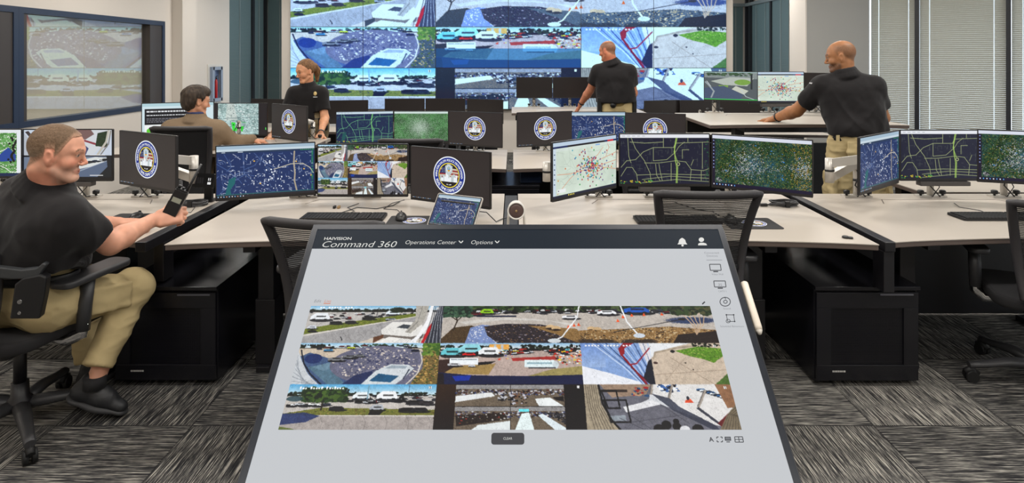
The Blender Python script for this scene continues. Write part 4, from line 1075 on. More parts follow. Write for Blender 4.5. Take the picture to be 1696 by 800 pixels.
def emblem_mesh(r):
    me = bpy.data.meshes.new('emblem')
    me.from_pydata([tuple((v[0] * r, v[1], v[2] * r)) for v in _em.v], [], _em.f)
    for q in EMATS: me.materials.append(q)
    me.polygons.foreach_set('material_index', _em.m); me.update()
    return me

def beam(m, a, b, w_, h_, mi=0):
    a, b = Vector(a), Vector(b); d = (b - a); L = d.length; d.normalize(); s_ = d.cross(Vector((0, 0, 1))).normalized(); u = s_.cross(d)
    old = m.T; T = Matrix((s_, d, u)).transposed().to_4x4(); T.translation = a; m.T = T
    m.box(-w_ / 2, w_ / 2, 0, L, -h_ / 2, h_ / 2, mi); m.T = old
MON_W, MON_H = 0.545, 0.318
CONTENT = {}
def content(key):
    if key in CONTENT: return CONTENT[key]
    W, H = MON_W - 0.012, MON_H - 0.022
    c = {'incident': scr_incident, 'night': scr_night, 'green': lambda: scr_night('green', (196, 214, 226)), 'dark': lambda: scr_sat('dark'), 'sat': lambda: scr_sat('green'),
         'street': lambda: scr_sat('street'), 'points': scr_points, 'overpass': scr_overpass, 'web': scr_web, 'drone': scr_drone, 'plaza': scr_plazacam, 'grid': scr_grid}[key]()
    CONTENT[key] = picture_mesh('screen_' + key, c.a, W, H)
    return CONTENT[key]
EMB_ME = emblem_mesh(0.108)
_dots = None
def dots_mesh():
    global _dots
    if _dots is None:
        m = MB(); rg = random.Random(4)
        for k in range(11): m.box(-0.255 + k * .012, -0.250 + k * .012, -0.0012, -0.0006, -0.142, -0.1385, k % 3)
        me = bpy.data.meshes.new('taskbar'); me.from_pydata(m.v, [], m.f)
        for q in (emit('icon_white', (210, 214, 220)), emit('icon_blue', (96, 150, 200)), emit('icon_grey', (140, 130, 126))): me.materials.append(q)
        me.polygons.foreach_set('material_index', m.m); me.update(); _dots = me
    return _dots

def monitor(key, L, Rr, top, label, desk_z, arm='post', Wm=None, soundbar=False, arm_y=None, armx=None, group=None, tilt=0.0, knobs=True, name='monitor', elbow=None):
    """L, Rr: (photo column, depth) of the monitor's left and right edges; top: height of its top edge"""
    xl = (L[0] - CXP) / FPX * L[1]; xr = (Rr[0] - CXP) / FPX * Rr[1]
    a = Vector((xl, L[1], 0)); b = Vector((xr, Rr[1], 0))
    Wreal = (b - a).length; mid = (a + b) / 2; yaw = math.atan2(b.y - a.y, b.x - a.x)
    Wm = min(Wm or MON_W, Wreal - .002) if abs(yaw) < .25 else (Wm or MON_W); sc = Wm / MON_W; Hm = MON_H * sc
    cz = top - Hm / 2
    ax = armx if armx is not None else mid.x; ay = arm_y if arm_y is not None else mid.y + 0.13
    t = thing(name, label, 'monitor', (ax, ay, desk_z), group)
    M = Matrix.Translation(Vector((mid.x, mid.y, cz))) @ Matrix.Rotation(yaw, 4, 'Z') @ Matrix.Rotation(tilt, 4, 'X')
    h = MB(); h.T = M
    W2, H2 = Wm / 2, Hm / 2
    h.prism(rrpoly(0, 0, Wm, Hm, 0.004, 2), 0.0, 0.014, 'y', 0)
    h.prism(rrpoly(0, -0.01, Wm * 0.86, Hm * 0.8, 0.02, 3), 0.014, 0.030, 'y', 0)
    h.prism(rrpoly(0, -0.0, Wm * 0.36, Hm * 0.45, 0.02, 3), 0.030, 0.045, 'y', 0)
    ho = h.build('housing', [HOUS, EDGE], t)
    loc = Vector((mid.x, mid.y, cz)) - Vector((ax, ay, desk_z))
    def flat(nm, me, off, s=1.0):
        o = bpy.data.objects.new(nm, me); COL.objects.link(o); o.parent = t
        o.matrix_local = Matrix.Translation(loc) @ Matrix.Rotation(yaw, 4, 'Z') @ Matrix.Rotation(tilt, 4, 'X') @ Matrix.Translation(Vector(off)) @ Matrix.Scale(s, 4)
        return o
    if key == 'emblem' or key == 'off':
        pm = MB(); pm.T = M; pm.box(-W2 + .006 * sc, W2 - .006 * sc, -0.0012, -0.0002, -H2 + 0.016 * sc, H2 - 0.006 * sc)
        pm.build('screen', SCRB if key == 'emblem' else OFFM, t)
        if key == 'emblem':
            flat('emblem', EMB_ME, (0.0, -0.0014, 0.008)); flat('taskbar', dots_mesh(), (0, -0.0006, 0.0))
    else:
        flat('screen', content(key), (0, -0.0008, 0.005 * sc), sc)
    if soundbar:
        sb = MB(); sb.T = M; sb.box(-0.15, 0.15, -0.02, 0.03, -H2 - 0.028, -H2 - 0.002); sb.build('soundbar', mat('soundbar_cloth', (70, 66, 64), 0.6, bump=0.3, bscale=1200), t, bevel=0.004)
    am = MB()
    back = M @ Vector((0, 0.045, 0)); back2 = M @ Vector((0, 0.10, 0))
    am.cyl((ax, ay, desk_z + 0.012), (ax, ay, max(desk_z + .16, cz - 0.02)), 0.019, 16, 0)
    am.cyl((ax, ay, desk_z + .1), (ax, ay, desk_z + .115), 0.0205, 16, 1)
    top_z = max(desk_z + .15, cz - 0.04)
    if elbow:                                    # a two-link arm folded out to one side
        e0, e1 = P(elbow[0], elbow[1], elbow[3]), P(elbow[0], elbow[2], elbow[3])
        am.cyl(e0, e1, 0.026, 18, 0); mid_ = (e0 + e1) / 2
        am.cyl(mid_ + Vector((0, 0, .006)), mid_ + Vector((0, 0, -.006)), 0.0275, 18, 1)
        for (q0, q1) in ((e0 + Vector((0, 0, -.03)), Vector((back2.x, back2.y, cz + .0))), (e1 + Vector((0, 0, .03)), Vector((ax, ay, top_z - .02)))):
            beam(am, q0, q1, .038, .050)
    else: am.tube([(ax, ay, top_z), ((ax + back2.x) / 2, (ay + back2.y) / 2 + 0.03, top_z + 0.02), (back2.x, back2.y, cz)], 0.019, 10, 0, flat=1.3)
    am.T = M; am.box(-.05, .05, 0.045, 0.055, -.05, .05, 1); am.cyl((0, .05, 0), (0, .10, 0), 0.02, 12, 0); am.T = None
    am.build('monitor_arm', [SILV, PLAST], t)
    cl = MB(); cl.box(ax - .085, ax + .085, ay - .03, ay + .03, desk_z + 0.0005, desk_z + 0.012, 0)
    if knobs:
        for s_ in (-1, 1):
            cl.cyl((ax + s_ * .068, ay - .012, desk_z + .012), (ax + s_ * .068, ay - .012, desk_z + .022), 0.007, 8, 1)
            cl.lathe([(0.017, desk_z + .022), (0.019, desk_z + .026), (0.019, desk_z + .042), (0.012, desk_z + .046)], (ax + s_ * .068, ay - .012, 0), 'z', 8, 1)
    cl.build('clamp', [SILV, PLAST], t)
    cb = MB()
    cb.tube([(ax + .01, ay - .02, desk_z + .16), (ax - .03, ay - .04, desk_z + .08), (ax + .03, ay - .045, desk_z + .012), (ax + .06, ay + .0, desk_z + 0.008)], 0.004, 6)
    cb.tube([(ax - .01, ay - .02, desk_z + .17), (ax + .03, ay - .04, desk_z + .07), (ax - .02, ay - .05, desk_z + .012), (ax + .01, ay + .02, desk_z + 0.008)], 0.003, 6)
    cb.build('cable', PLAST, t)
    return t
SCRB = mat('lit_black_screen', (20, 17, 17), 0.3, spec=0.3, emis=(46, 41, 40))

# ---------------------------------------------------------------- video wall
PANW, PANH = 1.21, 0.685
VX0, VZ0 = (484 - CXP) / FPX * BW, EYE - (180 - HOR) / FPX * BW
PANW = ((1200 - 484) / FPX * BW) / 6
COLN = ['leftmost', 'second', 'third', 'fourth', 'fifth', 'rightmost']
ROWN = ['top visible', 'middle', 'bottom']
WHAT = [['parking lot and road', 'road and striped facade', 'tree and mulched oval', 'oval bed with lamp post', 'mulch bed and lamp post', 'tree at kerb with blue car'],
        ['shaded lot seen by fisheye', 'silver car by kerb', 'white trailers over dark band', 'white stand over dark band', 'blue and red facade', 'pale plaza with green lawn'],
        ['big tree by parking lot', 'trailers and grass verge', 'hall seen left half', 'hall seen right half', 'covered walk with black frames', 'sunlit plaza with posts']]
vwp = resample(WALLPIC.a, 864, 240)
g_ = vwp.mean(-1, keepdims=True)
vwp = np.clip((vwp - 120) * 1.28 + 130, 0, 255)
vwp = vwp * np.array([0.80, 0.97, 1.12]) + np.array([6, 8, 22])
# the wall's panels show warm mid tones as deep blue
g2 = vwp.mean(-1, keepdims=True); warm = (np.clip((vwp[..., :1] - vwp[..., 2:] + 34) / 40, 0, 1) * (vwp[..., :1] >= vwp[..., 1:2] * .93) * (vwp[..., :1] < vwp[..., 1:2] * 1.6) * np.clip((168 - g2) / 30, 0, 1) * .8)
vwp = vwp * (1 - warm) + g2 * np.array([.42, .78, 1.22]) * warm
j0 = int(240 * (67 + 36) / 201); j1 = int(240 * 134 / 201) - 1
low = vwp[j0:j1, 288:576]; gl = low.mean(-1, keepdims=True); vwp[j0:j1, 288:576] = low * .25 + (gl * .35 * np.array([.3, .8, 1.2]) + np.array([12, 62, 104])) * .75
dk = np.clip((110 - g_) / 110, 0, 1); vwp += dk * np.array([-8, 18, 46])
for r in range(3):
    for c in range(6):
        x0 = VX0 + c * PANW; z0 = VZ0 + (2 - r) * PANH
        t = thing('video_wall_panel', 'video wall panel showing %s, %s in the %s row' % (WHAT[r][c], COLN[c], ROWN[r]), 'display panel', (x0 + PANW / 2, BW, z0), 'video wall panels')
        MB().box(x0 + .0005, x0 + PANW - .0005, BW - 0.09, BW + 0.019, z0 + .0005, z0 + PANH - .0005).build('housing', PLAST, t)
        a = vwp[r * 80:(r + 1) * 80, c * 144:(c + 1) * 144]
        me = picture_mesh('wall_image', a, PANW - 0.008, PANH - 0.008)
        o = bpy.data.objects.new('screen', me); COL.objects.link(o); o.parent = t; o.location = (0, -0.0912, PANH / 2)

# ---------------------------------------------------------------- desks
DZ = 0.73
def desk(label, x0, x1, yf, yb, z, railside=0, wave=0.07, legs=None, panel=True, rail=True, group='desks in rows', tipl=0.0, tipr=0.0, ptop=.70):
    t = thing('desk', label, 'desk', ((x0 + x1) / 2, (yf + yb) / 2, 0), group)
    n = 16; front = []
    for k in range(n + 1):
        u = k / n; x = x0 - tipl + (x1 + tipr - x0 + tipl) * u
        front.append((x, yf + wave * math.sin(math.pi * u) ** 0.8 if wave else yf))
    poly = front + [(x1, yb), (x0, yb)]
    MB().prism(poly, z - 0.004, z, 'z').build('tabletop', LAM, t)
    MB().prism([(x, y + (0.003 if y < yf + .2 else -.002)) for x, y in poly], z - 0.03, z - 0.004, 'z').build('table_edge', EDGE, t, bevel=0.004)
    if rail:
        MB().box(x0, x1, yb + .004, yb + 0.15, z - 0.03, z).build('rear_shelf', LAM, t, bevel=0.002)
    g = MB()                                  # cable doors cut into the top: thin dark joints
    xm = (x0 + x1) / 2
    for xa in (xm - .35, xm + .35):
        s_ = .05 if xa < xm else -.05
        g.prism([(xa, yb - .015), (xa + .006, yb - .015), (xa + .006 - s_, yb - .12), (xa - s_, yb - .12)], z, z + 0.0006)
    g.box(xm - .35, xm + .35, yb - .016, yb - .011, z, z + .0006)
    g.build('cable_door_joint', EDGE, t)
    lx = legs or (x0 + .30, x1 - .30)
    for x in lx:
        lg = MB(); lg.box(x - .04, x + .04, yf + .30, yf + .40, .03, z - .03); lg.box(x - .05, x + .05, yf + .29, yf + .41, .03, .36)
        lg.box(x - .035, x + .035, yf + .26, yb - .02, 0.0, 0.03); lg.box(x - .03, x + .03, yf + .1, yb - .02, z - .07, z - .03)
        lg.build('leg', BLACK, t, bevel=0.003)
    MB().box(x0 + .05, x1 - .05, yb - .12, yb - .05, z - .16, z - .032).build('cable_tray', BLACK, t)
    if panel:
        MB().box(x0 + .005, x1 - .005, yb + .02, yb + .05, 0.02, min(z - .03, ptop)).build('modesty_panel', BLACK, t)
    if railside:
        xs = x1 if railside > 0 else x0
        a, b = (xs + .004, xs + .055) if railside > 0 else (xs - .055, xs - .004)
        MB().box(a, b, yf - .01, yb + .1, z - .045, z + .002).build('side_rail', BLACK, t, bevel=0.004)
        po = .14 if railside > 0 else 0.0
        MB().box(a, b, yf + po, yf + po + .09, z - .238, z - .045).build('side_post', BLACK, t, bevel=0.003)
    return t
desk('long desk where the officer in the swivel chair sits', -3.34, -1.78, 2.90, 3.78, DZ, 1, legs=(-3.0, -2.05))
desk('long desk behind the tilted touch table, left of the gap', -1.62, -0.055, 2.86, 3.78, DZ, legs=(-1.27, -.42))
desk('long desk behind the tilted touch table, right of the gap', 0.03, 1.70, 2.86, 3.78, DZ, legs=(.42, 1.24))
desk('long desk at the right under the window blinds', 1.80, 3.40, 2.90, 3.78, DZ, -1, legs=(2.05, 3.1))
MB_ = MB().box(-.05, .025, 3.0, 3.9, DZ - .06, DZ - .004)
tag(rehome(MB_.build('desk_joint_beam', BLACK, None, bevel=.003), (-.012, 3.4, DZ - .06)), 'black beam filling the gap between the two centre desks', 'beam')
Z2 = 0.84
desk('second row desk with the seated man in the tan jacket', -3.34, -1.72, 4.80, 5.65, Z2, 0, legs=(-3.0, -2.05))
desk('second row desk behind the gap, its left half', -1.62, -0.055, 4.80, 5.65, DZ, legs=(-1.27, -.42))
desk('second row desk behind the gap, its right half', 0.0, 1.52, 4.80, 5.65, DZ, legs=(.42, 1.24))
desk('raised standing desk the bald officer leans on', 1.60, 3.22, 5.0, 5.95, 1.05, 0, legs=(1.95, 2.9), ptop=.77)
desk('pale low worktop just behind the monitors of the right desk', 2.66, 4.1, 4.0, 4.42, DZ - .005, wave=0, legs=(3.2, 3.9), panel=False, rail=False)
desk('lower desk seen beneath the raised standing desk', 1.60, 3.3, 6.02 + .3, 7.0, .80, 0, legs=(1.95, 2.9), panel=True, rail=False)
desk('third row desk behind the woman in black', -3.34, -1.72, 7.15, 8.0, DZ)
desk('third row desk below the off screens at centre left', -1.62, -0.20, 7.15, 8.0, DZ)
desk('raised third row desk under the hand of the officer facing the wall', -0.02, 1.66, 7.62, 8.42, 0.91, panel=False)
desk('third row desk below the off screens at centre right', 1.74, 3.36, 7.15, 8.0, DZ)

# ---------------------------------------------------------------- computer cabinets
def cabinet(x0, x1, yf, yb, h, label, detail=True, group='computer cabinets'):
    t = thing('computer_cabinet', label, 'cabinet', ((x0 + x1) / 2, (yf + yb) / 2, 0), group)
    b = MB(); b.box(x0, x1, yf + .02, yb, .018, h - .018); b.box(x0 - .004, x1 + .004, yf - .004, yb + .004, h - .018, h); b.build('body', CABM, t, bevel=.002)
    f = MB(); f.box(x0 + .02, x0 + .05, yf + .05, yf + .08, 0, .018); f.box(x1 - .05, x1 - .02, yf + .05, yf + .08, 0, .018); f.box(x0 + .02, x0 + .05, yb - .08, yb - .05, 0, .018); f.box(x1 - .05, x1 - .02, yb - .08, yb - .05, 0, .018)
    f.build('foot', CHROME, t)
    d = MB()
    zt, zb = h - .03, .03; w = .075
    d.box(x0 + .004, x1 - .004, yf, yf + .018, zb, zb + w); d.box(x0 + .004, x1 - .004, yf, yf + .018, zt - w, zt)
    d.box(x0 + .004, x0 + w, yf, yf + .018, zb + w, zt - w); d.box(x1 - w, x1 - .004, yf, yf + .018, zb + w, zt - w)
    do = d.build('door', CABM, t, bevel=.0015)
    if detail:
        p = MB(); k = 0; z = zb + w + .004
        while z < zt - w:
            p.box(x0 + w, x1 - w, yf + .008, yf + .011, z, z + .0038); z += .0076
        x = x0 + w + .006
        while x < x1 - w:
            p.box(x, x + .0035, yf + .0085, yf + .0105, zb + w, zt - w); x += .0085
        p.build('perforated_sheet', CABM, do)
        MB().box(x0 + w + .01, x1 - w - .01, yf + .06, yf + .07, zb + w + .01, zt - w - .01).build('computer_front', mat('computer_grille', (36, 36, 42), 0.4, bump=.4, bscale=90), t)
        tm = MB(); q = x0 + w + .005
        for wd_ in (.007, .0055, .0075, .006, .0055, .005, .003, .008): tm.box(q, q + wd_, yf - .0006, yf, zb + w * .55, zb + w * .55 + .008); q += wd_ + .0022
        tm.build('nameplate', mat('nameplate_print', (190, 188, 184), .5), do)
        MB().box(x0 + (x1 - x0) * .62, x1 - .03, yf - .004, yf + .002, zt - .012, zt - .006).build('door_pull', mat('pull_grey', (90, 90, 96), .3), do)
    return t
cabinet(-1.94, -1.445, 2.995, 3.62, .484, 'black computer cabinet beside the seated officer\'s knee')
cabinet(1.47, 1.972, 2.99, 3.62, .487, 'black computer cabinet under the desks right of the touch table')
cabinet(-.36, .21, 4.92, 5.5, .577, 'black cabinet under the second row desks, seen through the gap', False)
tt = tag(rehome(MB().box(.06, .23, 5.0, 5.5, .58, .70).build('computer_tower', [mat('blue_reflection_panel', (24, 36, 58), .2)], None, bevel=.003), (.14, 5.3, .58)), 'small dark computer with a painted blue reflection, on the cabinet behind the desk gap', 'computer')  # the dark blue paints a reflection into the panel colour

# ---------------------------------------------------------------- monitors
ZM = 3.62
MT = 1.108
monitor('street', (-105, 3.66), (36.5, 3.66), 1.175, 'monitor with a green street aerial map, cut by the photo\'s left edge', DZ, arm_y=3.84, Wm=.51)
monitor('overpass', (38, 3.68), (187, 3.68), 1.172, 'monitor behind the officer\'s head showing two road camera views', DZ, arm_y=3.84, soundbar=True)
monitor('emblem', (188, 3.68), (303, 3.36), 1.168, 'angled monitor with the round emblem beside the officer\'s face', DZ, arm_y=3.84, armx=-2.28, elbow=(321, 258, 303, 3.72))
monitor('incident', (356, 3.52), (523, 3.69), 1.094, 'angled monitor with a blue incident map, left of the camera grid screen', DZ, arm_y=3.84, armx=-1.30)
monitor('grid', (524, 3.69), (677, 3.69), 1.082, 'monitor showing a grid of nine camera pictures', DZ, arm_y=3.84)
monitor('emblem', (678, 3.66), (815, 3.40), 1.075, 'angled monitor with the round emblem, right behind the laptop', DZ, arm_y=3.84, armx=-.42)
monitor('points', (911, 3.25), (1024, 3.64), 1.149, 'angled monitor with a pale map full of coloured dots', DZ, arm_y=3.84, armx=.53, elbow=(906, 268, 300, 3.62))
monitor('night', (1025, 3.66), (1176, 3.66), 1.148, 'monitor with a dark street map above the mesh chair right of centre', DZ, arm_y=3.84, soundbar=True)
monitor('dark', (1178, 3.66), (1347, 3.38), 1.146, 'angled monitor with a dark satellite picture, beside the bald officer\'s trousers', DZ, arm_y=3.84, armx=1.34)
monitor('incident', (1424, 3.36), (1489, 3.70), 1.163, 'sharply angled monitor with a blue incident map at the right desk', DZ, arm_y=3.84, armx=2.14, elbow=(1374, 262, 302, 3.72))
monitor('night', (1490, 3.72), (1636, 3.72), 1.163, 'monitor with a dark street map in front of the window blinds', DZ, arm_y=3.84, soundbar=True)
monitor('dark', (1637, 3.70), (1785, 3.56), 1.166, 'monitor with a dark satellite picture, cut by the photo\'s right edge', DZ, arm_y=3.84)
# second row
monitor('web', (241, 5.12), (348, 5.30), 1.22, 'monitor with a web page and green button beyond the seated man', Z2, arm_y=5.72, armx=-2.88)
monitor('drone', (349, 5.72), (443, 5.72), 1.176, 'monitor with a pale aerial view and green marks', Z2, arm_y=5.72, knobs=True)
monitor('emblem', (444, 5.72), (515, 5.32), 1.176, 'angled monitor with the round emblem in front of the woman', Z2, arm_y=5.72, armx=-1.86)
monitor('green', (556, 5.62), (652, 5.72), 1.104, 'second row monitor with a green-lined street map', DZ, arm_y=5.72)
monitor('sat', (652, 5.75), (743, 5.75), 1.099, 'second row monitor with a green satellite picture', DZ, arm_y=5.72 + .13)
monitor('emblem', (743.5, 5.75), (831, 5.55), 1.099, 'second row monitor with the round emblem, left of the gap', DZ, arm_y=5.72)
monitor('emblem', (859, 5.60), (946, 5.75), 1.099, 'second row monitor with the round emblem, right of the gap', DZ, arm_y=5.72)
monitor('incident', (946, 5.75), (1037, 5.75), 1.092, 'second row monitor with a blue map below the officer at the wall', DZ, arm_y=5.72 + .13)
monitor('emblem', (1037, 5.72), (1134, 5.58), 1.088, 'second row monitor with the round emblem, half hidden by a street map screen', DZ, arm_y=5.72)
monitor('plaza', (1181, 6.08), (1239, 5.95), 1.462, 'angled monitor with a plaza camera view on the raised desk', 1.05, arm_y=6.03 + .1, armx=2.0, Wm=.50)
monitor('points', (1240, 5.98), (1332, 5.98), 1.462, 'monitor with a pale dotted map on the raised desk', 1.05, arm_y=6.14, soundbar=True)
monitor('off', (1333, 5.98), (1422, 5.70), 1.452, 'switched-off monitor behind the bald officer\'s arm', 1.05, arm_y=6.14)
# third row, all switched off
for (xa, xb, ya, yb, tp, lab) in ((413, 481, 7.9, 7.8, 1.07, 'black off monitor left of the woman'), (541, 610, 7.85, 7.95, 1.05, 'black off monitor just right of the woman'),
                                  (637, 703.5, 8.05, 8.1, 1.06, 'black off monitor, first of three below the wall\'s left half'), (704.5, 770.5, 8.1, 8.1, 1.06, 'black off monitor, middle of three below the wall\'s left half'), (771.5, 835, 8.1, 7.85, 1.058, 'black off monitor, third of three below the wall\'s left half'),
                                  (1068, 1125, 8.1, 8.25, 1.03, 'black off monitor right of the officer at the wall'), (1126, 1192, 8.2, 8.2, 1.03, 'black off monitor left of the raised plaza screen'), (1193, 1262, 8.2, 8.0, 1.03, 'black off monitor seen beneath the raised screens')):
    monitor('off', (xa, ya), (xb, yb), tp, lab, DZ, arm_y=8.0 + .2, Wm=.53, knobs=False, group='switched-off third row monitors')
for (xa, xb, lab) in ((855, 915, 'raised black off monitor nearest the emblem screen'), (915.5, 975.5, 'raised black off monitor beside the officer\'s arm'), (976, 1036, 'rightmost raised black off monitor, mostly behind the officer\'s back')):
    monitor('off', (xa, 8.45), (xb, 8.45), 1.328, lab, 0.91, arm_y=8.5 + .11, Wm=.497, group='switched-off monitors on the raised rear desk')

# ---------------------------------------------------------------- touch table
TT = R(39.8); TX, TY, TZ = 0.014, 1.923, EYE - 276 / FPX * 1.923
TD = Vector((0, -math.cos(TT), -math.sin(TT))); TN = Vector((0, -math.sin(TT), math.cos(TT))); T0 = Vector((TX, TY, TZ))
def tuv(px, py):
    r = Vector(((px - CXP) / FPX, 1, -(py - HOR) / FPX)); c = Vector((0, 0, EYE))
    s_ = (T0 - c).dot(TN) / r.dot(TN); p = c + r * s_ - T0
    return p.x, p.dot(TD)                     # across, down the slope
def tw(u, v, h=0.0): return T0 + Vector((u, 0, 0)) + TD * v + TN * h
TM = Matrix(((1, 0, 0, T0.x), (0, -TD.y, TN.y, T0.y), (0, -TD.z, TN.z, T0.z), (0, 0, 0, 1)))   # local x across, y up the slope, z out of the glass
touch = thing('touch_table', 'large tilted touch screen table in the foreground with grey-white interface', 'touch table', (TX, 1.70, 0))
W_, H_ = 1.28, 0.745
b = MB(); b.T = TM
BZ = 0.018
b.prism(rrpoly(0, -H_ / 2, W_, H_, .022, 6), -0.055, -0.003)
b.build('housing', mat('touch_housing', (30, 30, 34), .35), touch)
bz = MB(); bz.T = TM
for (x0, x1, y0, y1) in ((-W_ / 2 + .004, W_ / 2 - .004, -.020, -.003), (-W_ / 2 + .004, W_ / 2 - .004, -H_ + .004, -H_ + .03), (-W_ / 2 + .004, -W_ / 2 + .02, -H_ + .03, -.020), (W_ / 2 - .02, W_ / 2 - .004, -H_ + .03, -.020)):
    bz.box(x0, x1, y0, y1, -.003, .0015)
bz.build('bezel', mat('touch_bezel', (38, 42, 50), .25), touch)
iw0, iw1 = -W_ / 2 + .02, W_ / 2 - .02
vh = tuv(850, 412)[1]
sc_ = MB(); sc_.T = TM; sc_.box(iw0, iw1, -H_ + .03, -vh, -.003, 0, 0); sc_.box(iw0, iw1, -vh, -.020, -.003, 0, 1)
screen_o = sc_.build('screen', [emit('ui_page', (196, 199, 203)), emit('ui_header', (12, 28, 42))], touch)
# camera pictures
c00 = tuv(516, 507); c01 = tuv(1176, 507); c10 = tuv(460, 712); c11 = tuv(1228, 712)
pu0 = (c00[0] + c10[0]) / 2; pu1 = (c01[0] + c11[0]) / 2; pv0 = (c00[1] + c01[1]) / 2; pv1 = (c10[1] + c11[1]) / 2
tp = resample(WALLPIC.a, 960, 268); g_ = tp.mean(-1, keepdims=True)
tp = np.clip((tp - 128) * 1.12 + 118, 0, 255)
me = picture_mesh('camera_pictures', tp, pu1 - pu0, pv1 - pv0)
o = bpy.data.objects.new('camera_pictures', me); COL.objects.link(o); o.parent = touch
MX = TM @ Matrix.Translation(Vector(((pu0 + pu1) / 2, -(pv0 + pv1) / 2, 0.0008))) @ Matrix.Rotation(R(-90), 4, 'X')
# picture mesh faces -y with z up: turn it so that -y becomes +z of the table
MX = TM @ Matrix.Translation(Vector(((pu0 + pu1) / 2, -(pv0 + pv1) / 2, 0.0008))) @ Matrix(((1, 0, 0, 0), (0, 0, 1, 0), (0, -1, 0, 0), (0, 0, 0, 1)))
o.matrix_local = Matrix.Translation(-Vector((TX, 1.70, 0))) @ MX
# interface lettering and icons
UIW = emit('ui_white', (226, 226, 222)); UIK = emit('ui_dark', (52, 54, 60)); UIG = emit('ui_grey', (120, 122, 128)); UIO = emit('ui_orange', (214, 120, 84)); UIB = emit('ui_button', (66, 66, 70))
ui = MB(); ui.T = TM; uim = [UIW, UIK, UIG, UIO, UIB]
def done(name):
    """close the icon drawn so far as a part of its own"""
    global ui
    ui.build(name, uim, touch); ui = MB(); ui.T = TM
HH = .0006
def utext(s_, px, py, hpx, m, shear=0, xs=1.0, width=None, align='LEFT', thin=0.008):
    u, v = tuv(px, py); v2 = tuv(px, py - hpx)[1]; size = (v - v2) / 0.70
    vs, fs = text_geo(s_, size, shear, 1.0, align, thin)
    if width:
        w0 = max(x for x, y in vs) - min(x for x, y in vs); wt = tuv(px + width, py)[0] - u; xs = wt / w0
    lt = MB(); lt.T = TM; lt.add([(u + x * xs, -v + y, HH) for x, y in vs], fs, 0); lt.build('lettering', uim[m], touch)
def upoly(pts, m, h=HH):
    q = [tuv(*p) for p in pts]; q = [(a, -b_) for a, b_ in q]
    ar = sum(q[i][0] * q[(i + 1) % len(q)][1] - q[(i + 1) % len(q)][0] * q[i][1] for i in range(len(q)))
    if ar < 0: q = q[::-1]
    ui.add([(a, b_, h) for a, b_ in q], [tuple(range(len(q)))], m)
def uline(pts, wpx, m, h=HH):
    for (x0, y0), (x1, y1) in zip(pts[:-1], pts[1:]):
        dx, dy = x1 - x0, y1 - y0; l = math.hypot(dx, dy) or 1; nx, ny = -dy / l * wpx / 2, dx / l * wpx / 2
        upoly([(x0 + nx, y0 + ny), (x1 + nx, y1 + ny), (x1 - nx, y1 - ny), (x0 - nx, y0 - ny)], m, h)
def ucirc(cx, cy, r, m, h=HH, sy=.85, fill=True, wd=1.4):
    if fill: upoly([(cx + r * math.cos(a), cy + r * sy * math.sin(a)) for a in np.linspace(0, 6.283, 20)[:-1]], m, h)
    else: uline([(cx + r * math.cos(a), cy + r * sy * math.sin(a)) for a in np.linspace(0, 6.283, 21)], wd, m, h)
utext('HAIVISION', 536, 397.5, 4.6, 0, .0, width=45, thin=-.01)
utext('Command 360', 530.5, 409.5, 10.0, 0, .25, width=123)
utext('Operations Center', 670, 404.5, 6.4, 0, .2, width=84); uline([(760, 399), (763.5, 402.6), (767, 399)], 1.5, 0); done('arrow_icon')
utext('Options', 779, 404.5, 6.4, 0, .2, width=36); uline([(820, 399), (823.5, 402.6), (827, 399)], 1.5, 0); done('arrow_icon')
upoly([(1122, 405), (1124, 402), (1124.6, 398), (1127, 395.5), (1129.6, 394), (1132.4, 395.5), (1135, 398), (1136, 402), (1138.4, 405)], 0); ucirc(1130.4, 406.8, 2, 0)
done('bell_icon')
ucirc(1161.6, 397.2, 4.4, 0); upoly([(1156, 406.5), (1156.6, 403.6), (1160, 402.2), (1165, 402.2), (1169.6, 403.6), (1171, 406.5)], 0)
utext('Connected', 1166.5, 420.5, 3.2, 2, 0, width=24); utext('Devices', 1170.5, 425.5, 3.2, 2, 0, width=18)
done('user_icon')
uline([(1170, 431), (1196, 431)], .7, 2); done('divider_line')
def icon_tv(x, y, w, h):
    uline([(x, y), (x + w, y), (x + w + 1.4, y + h), (x + 1.4, y + h), (x, y)], 1.3, 1); uline([(x + w * .35, y + h + 2), (x + w * .8, y + h + 2)], 1.8, 1)
icon_tv(1175, 438, 18, 10); done('screen_icon'); utext('Video Wall', 1179, 455.8, 2.8, 2, 0, width=19)
icon_tv(1182, 465.5, 19, 10); done('screen_icon'); utext('35', 1189, 474, 4.4, 2, .2, width=7); utext('CATV 1', 1190, 484, 2.8, 2, 0, width=13)
ucirc(1201, 500, 8.6, 1, fill=False, wd=1.3); ucirc(1201.4, 500, 3, 1, fill=False, wd=1.2); uline([(1200, 492), (1202, 496)], 1, 1); done('sound_icon'); utext('Sound', 1198, 512.6, 2.8, 2, 0, width=12)
uline([(1203, 521.6), (1215, 521.6), (1216.6, 532.6), (1205, 532.6), (1203, 521.6)], 1.0, 1)
for p in ((1203, 521.6), (1215, 521.6), (1216.6, 532.6)): ucirc(p[0], p[1], 1.4, 1)
ucirc(1206, 532, 3.4, 1, fill=False, wd=1); done('schedule_icon'); utext('Scheduled Behaviours', 1193, 542, 2.9, 2, 0, width=39)
utext('Edit', 519.5, 501, 4.8, 2, .2, width=11.5); utext('Live', 536.5, 501, 4.8, 3, .2, width=11); uline([(536, 502.8), (547.5, 502.8)], 1.2, 3); done('live_underline')
uline([(1163, 504), (1167.4, 500)], 2.2, 1); done('pencil_icon')
q0, q1 = tuv(814, 717), tuv(868.5, 736.5)
ui.prism(rrpoly((q0[0] + q1[0]) / 2, -(q0[1] + q1[1]) / 2, q1[0] - q0[0], q1[1] - q0[1], .006, 4), 0.0, .0005, 'z', 4)
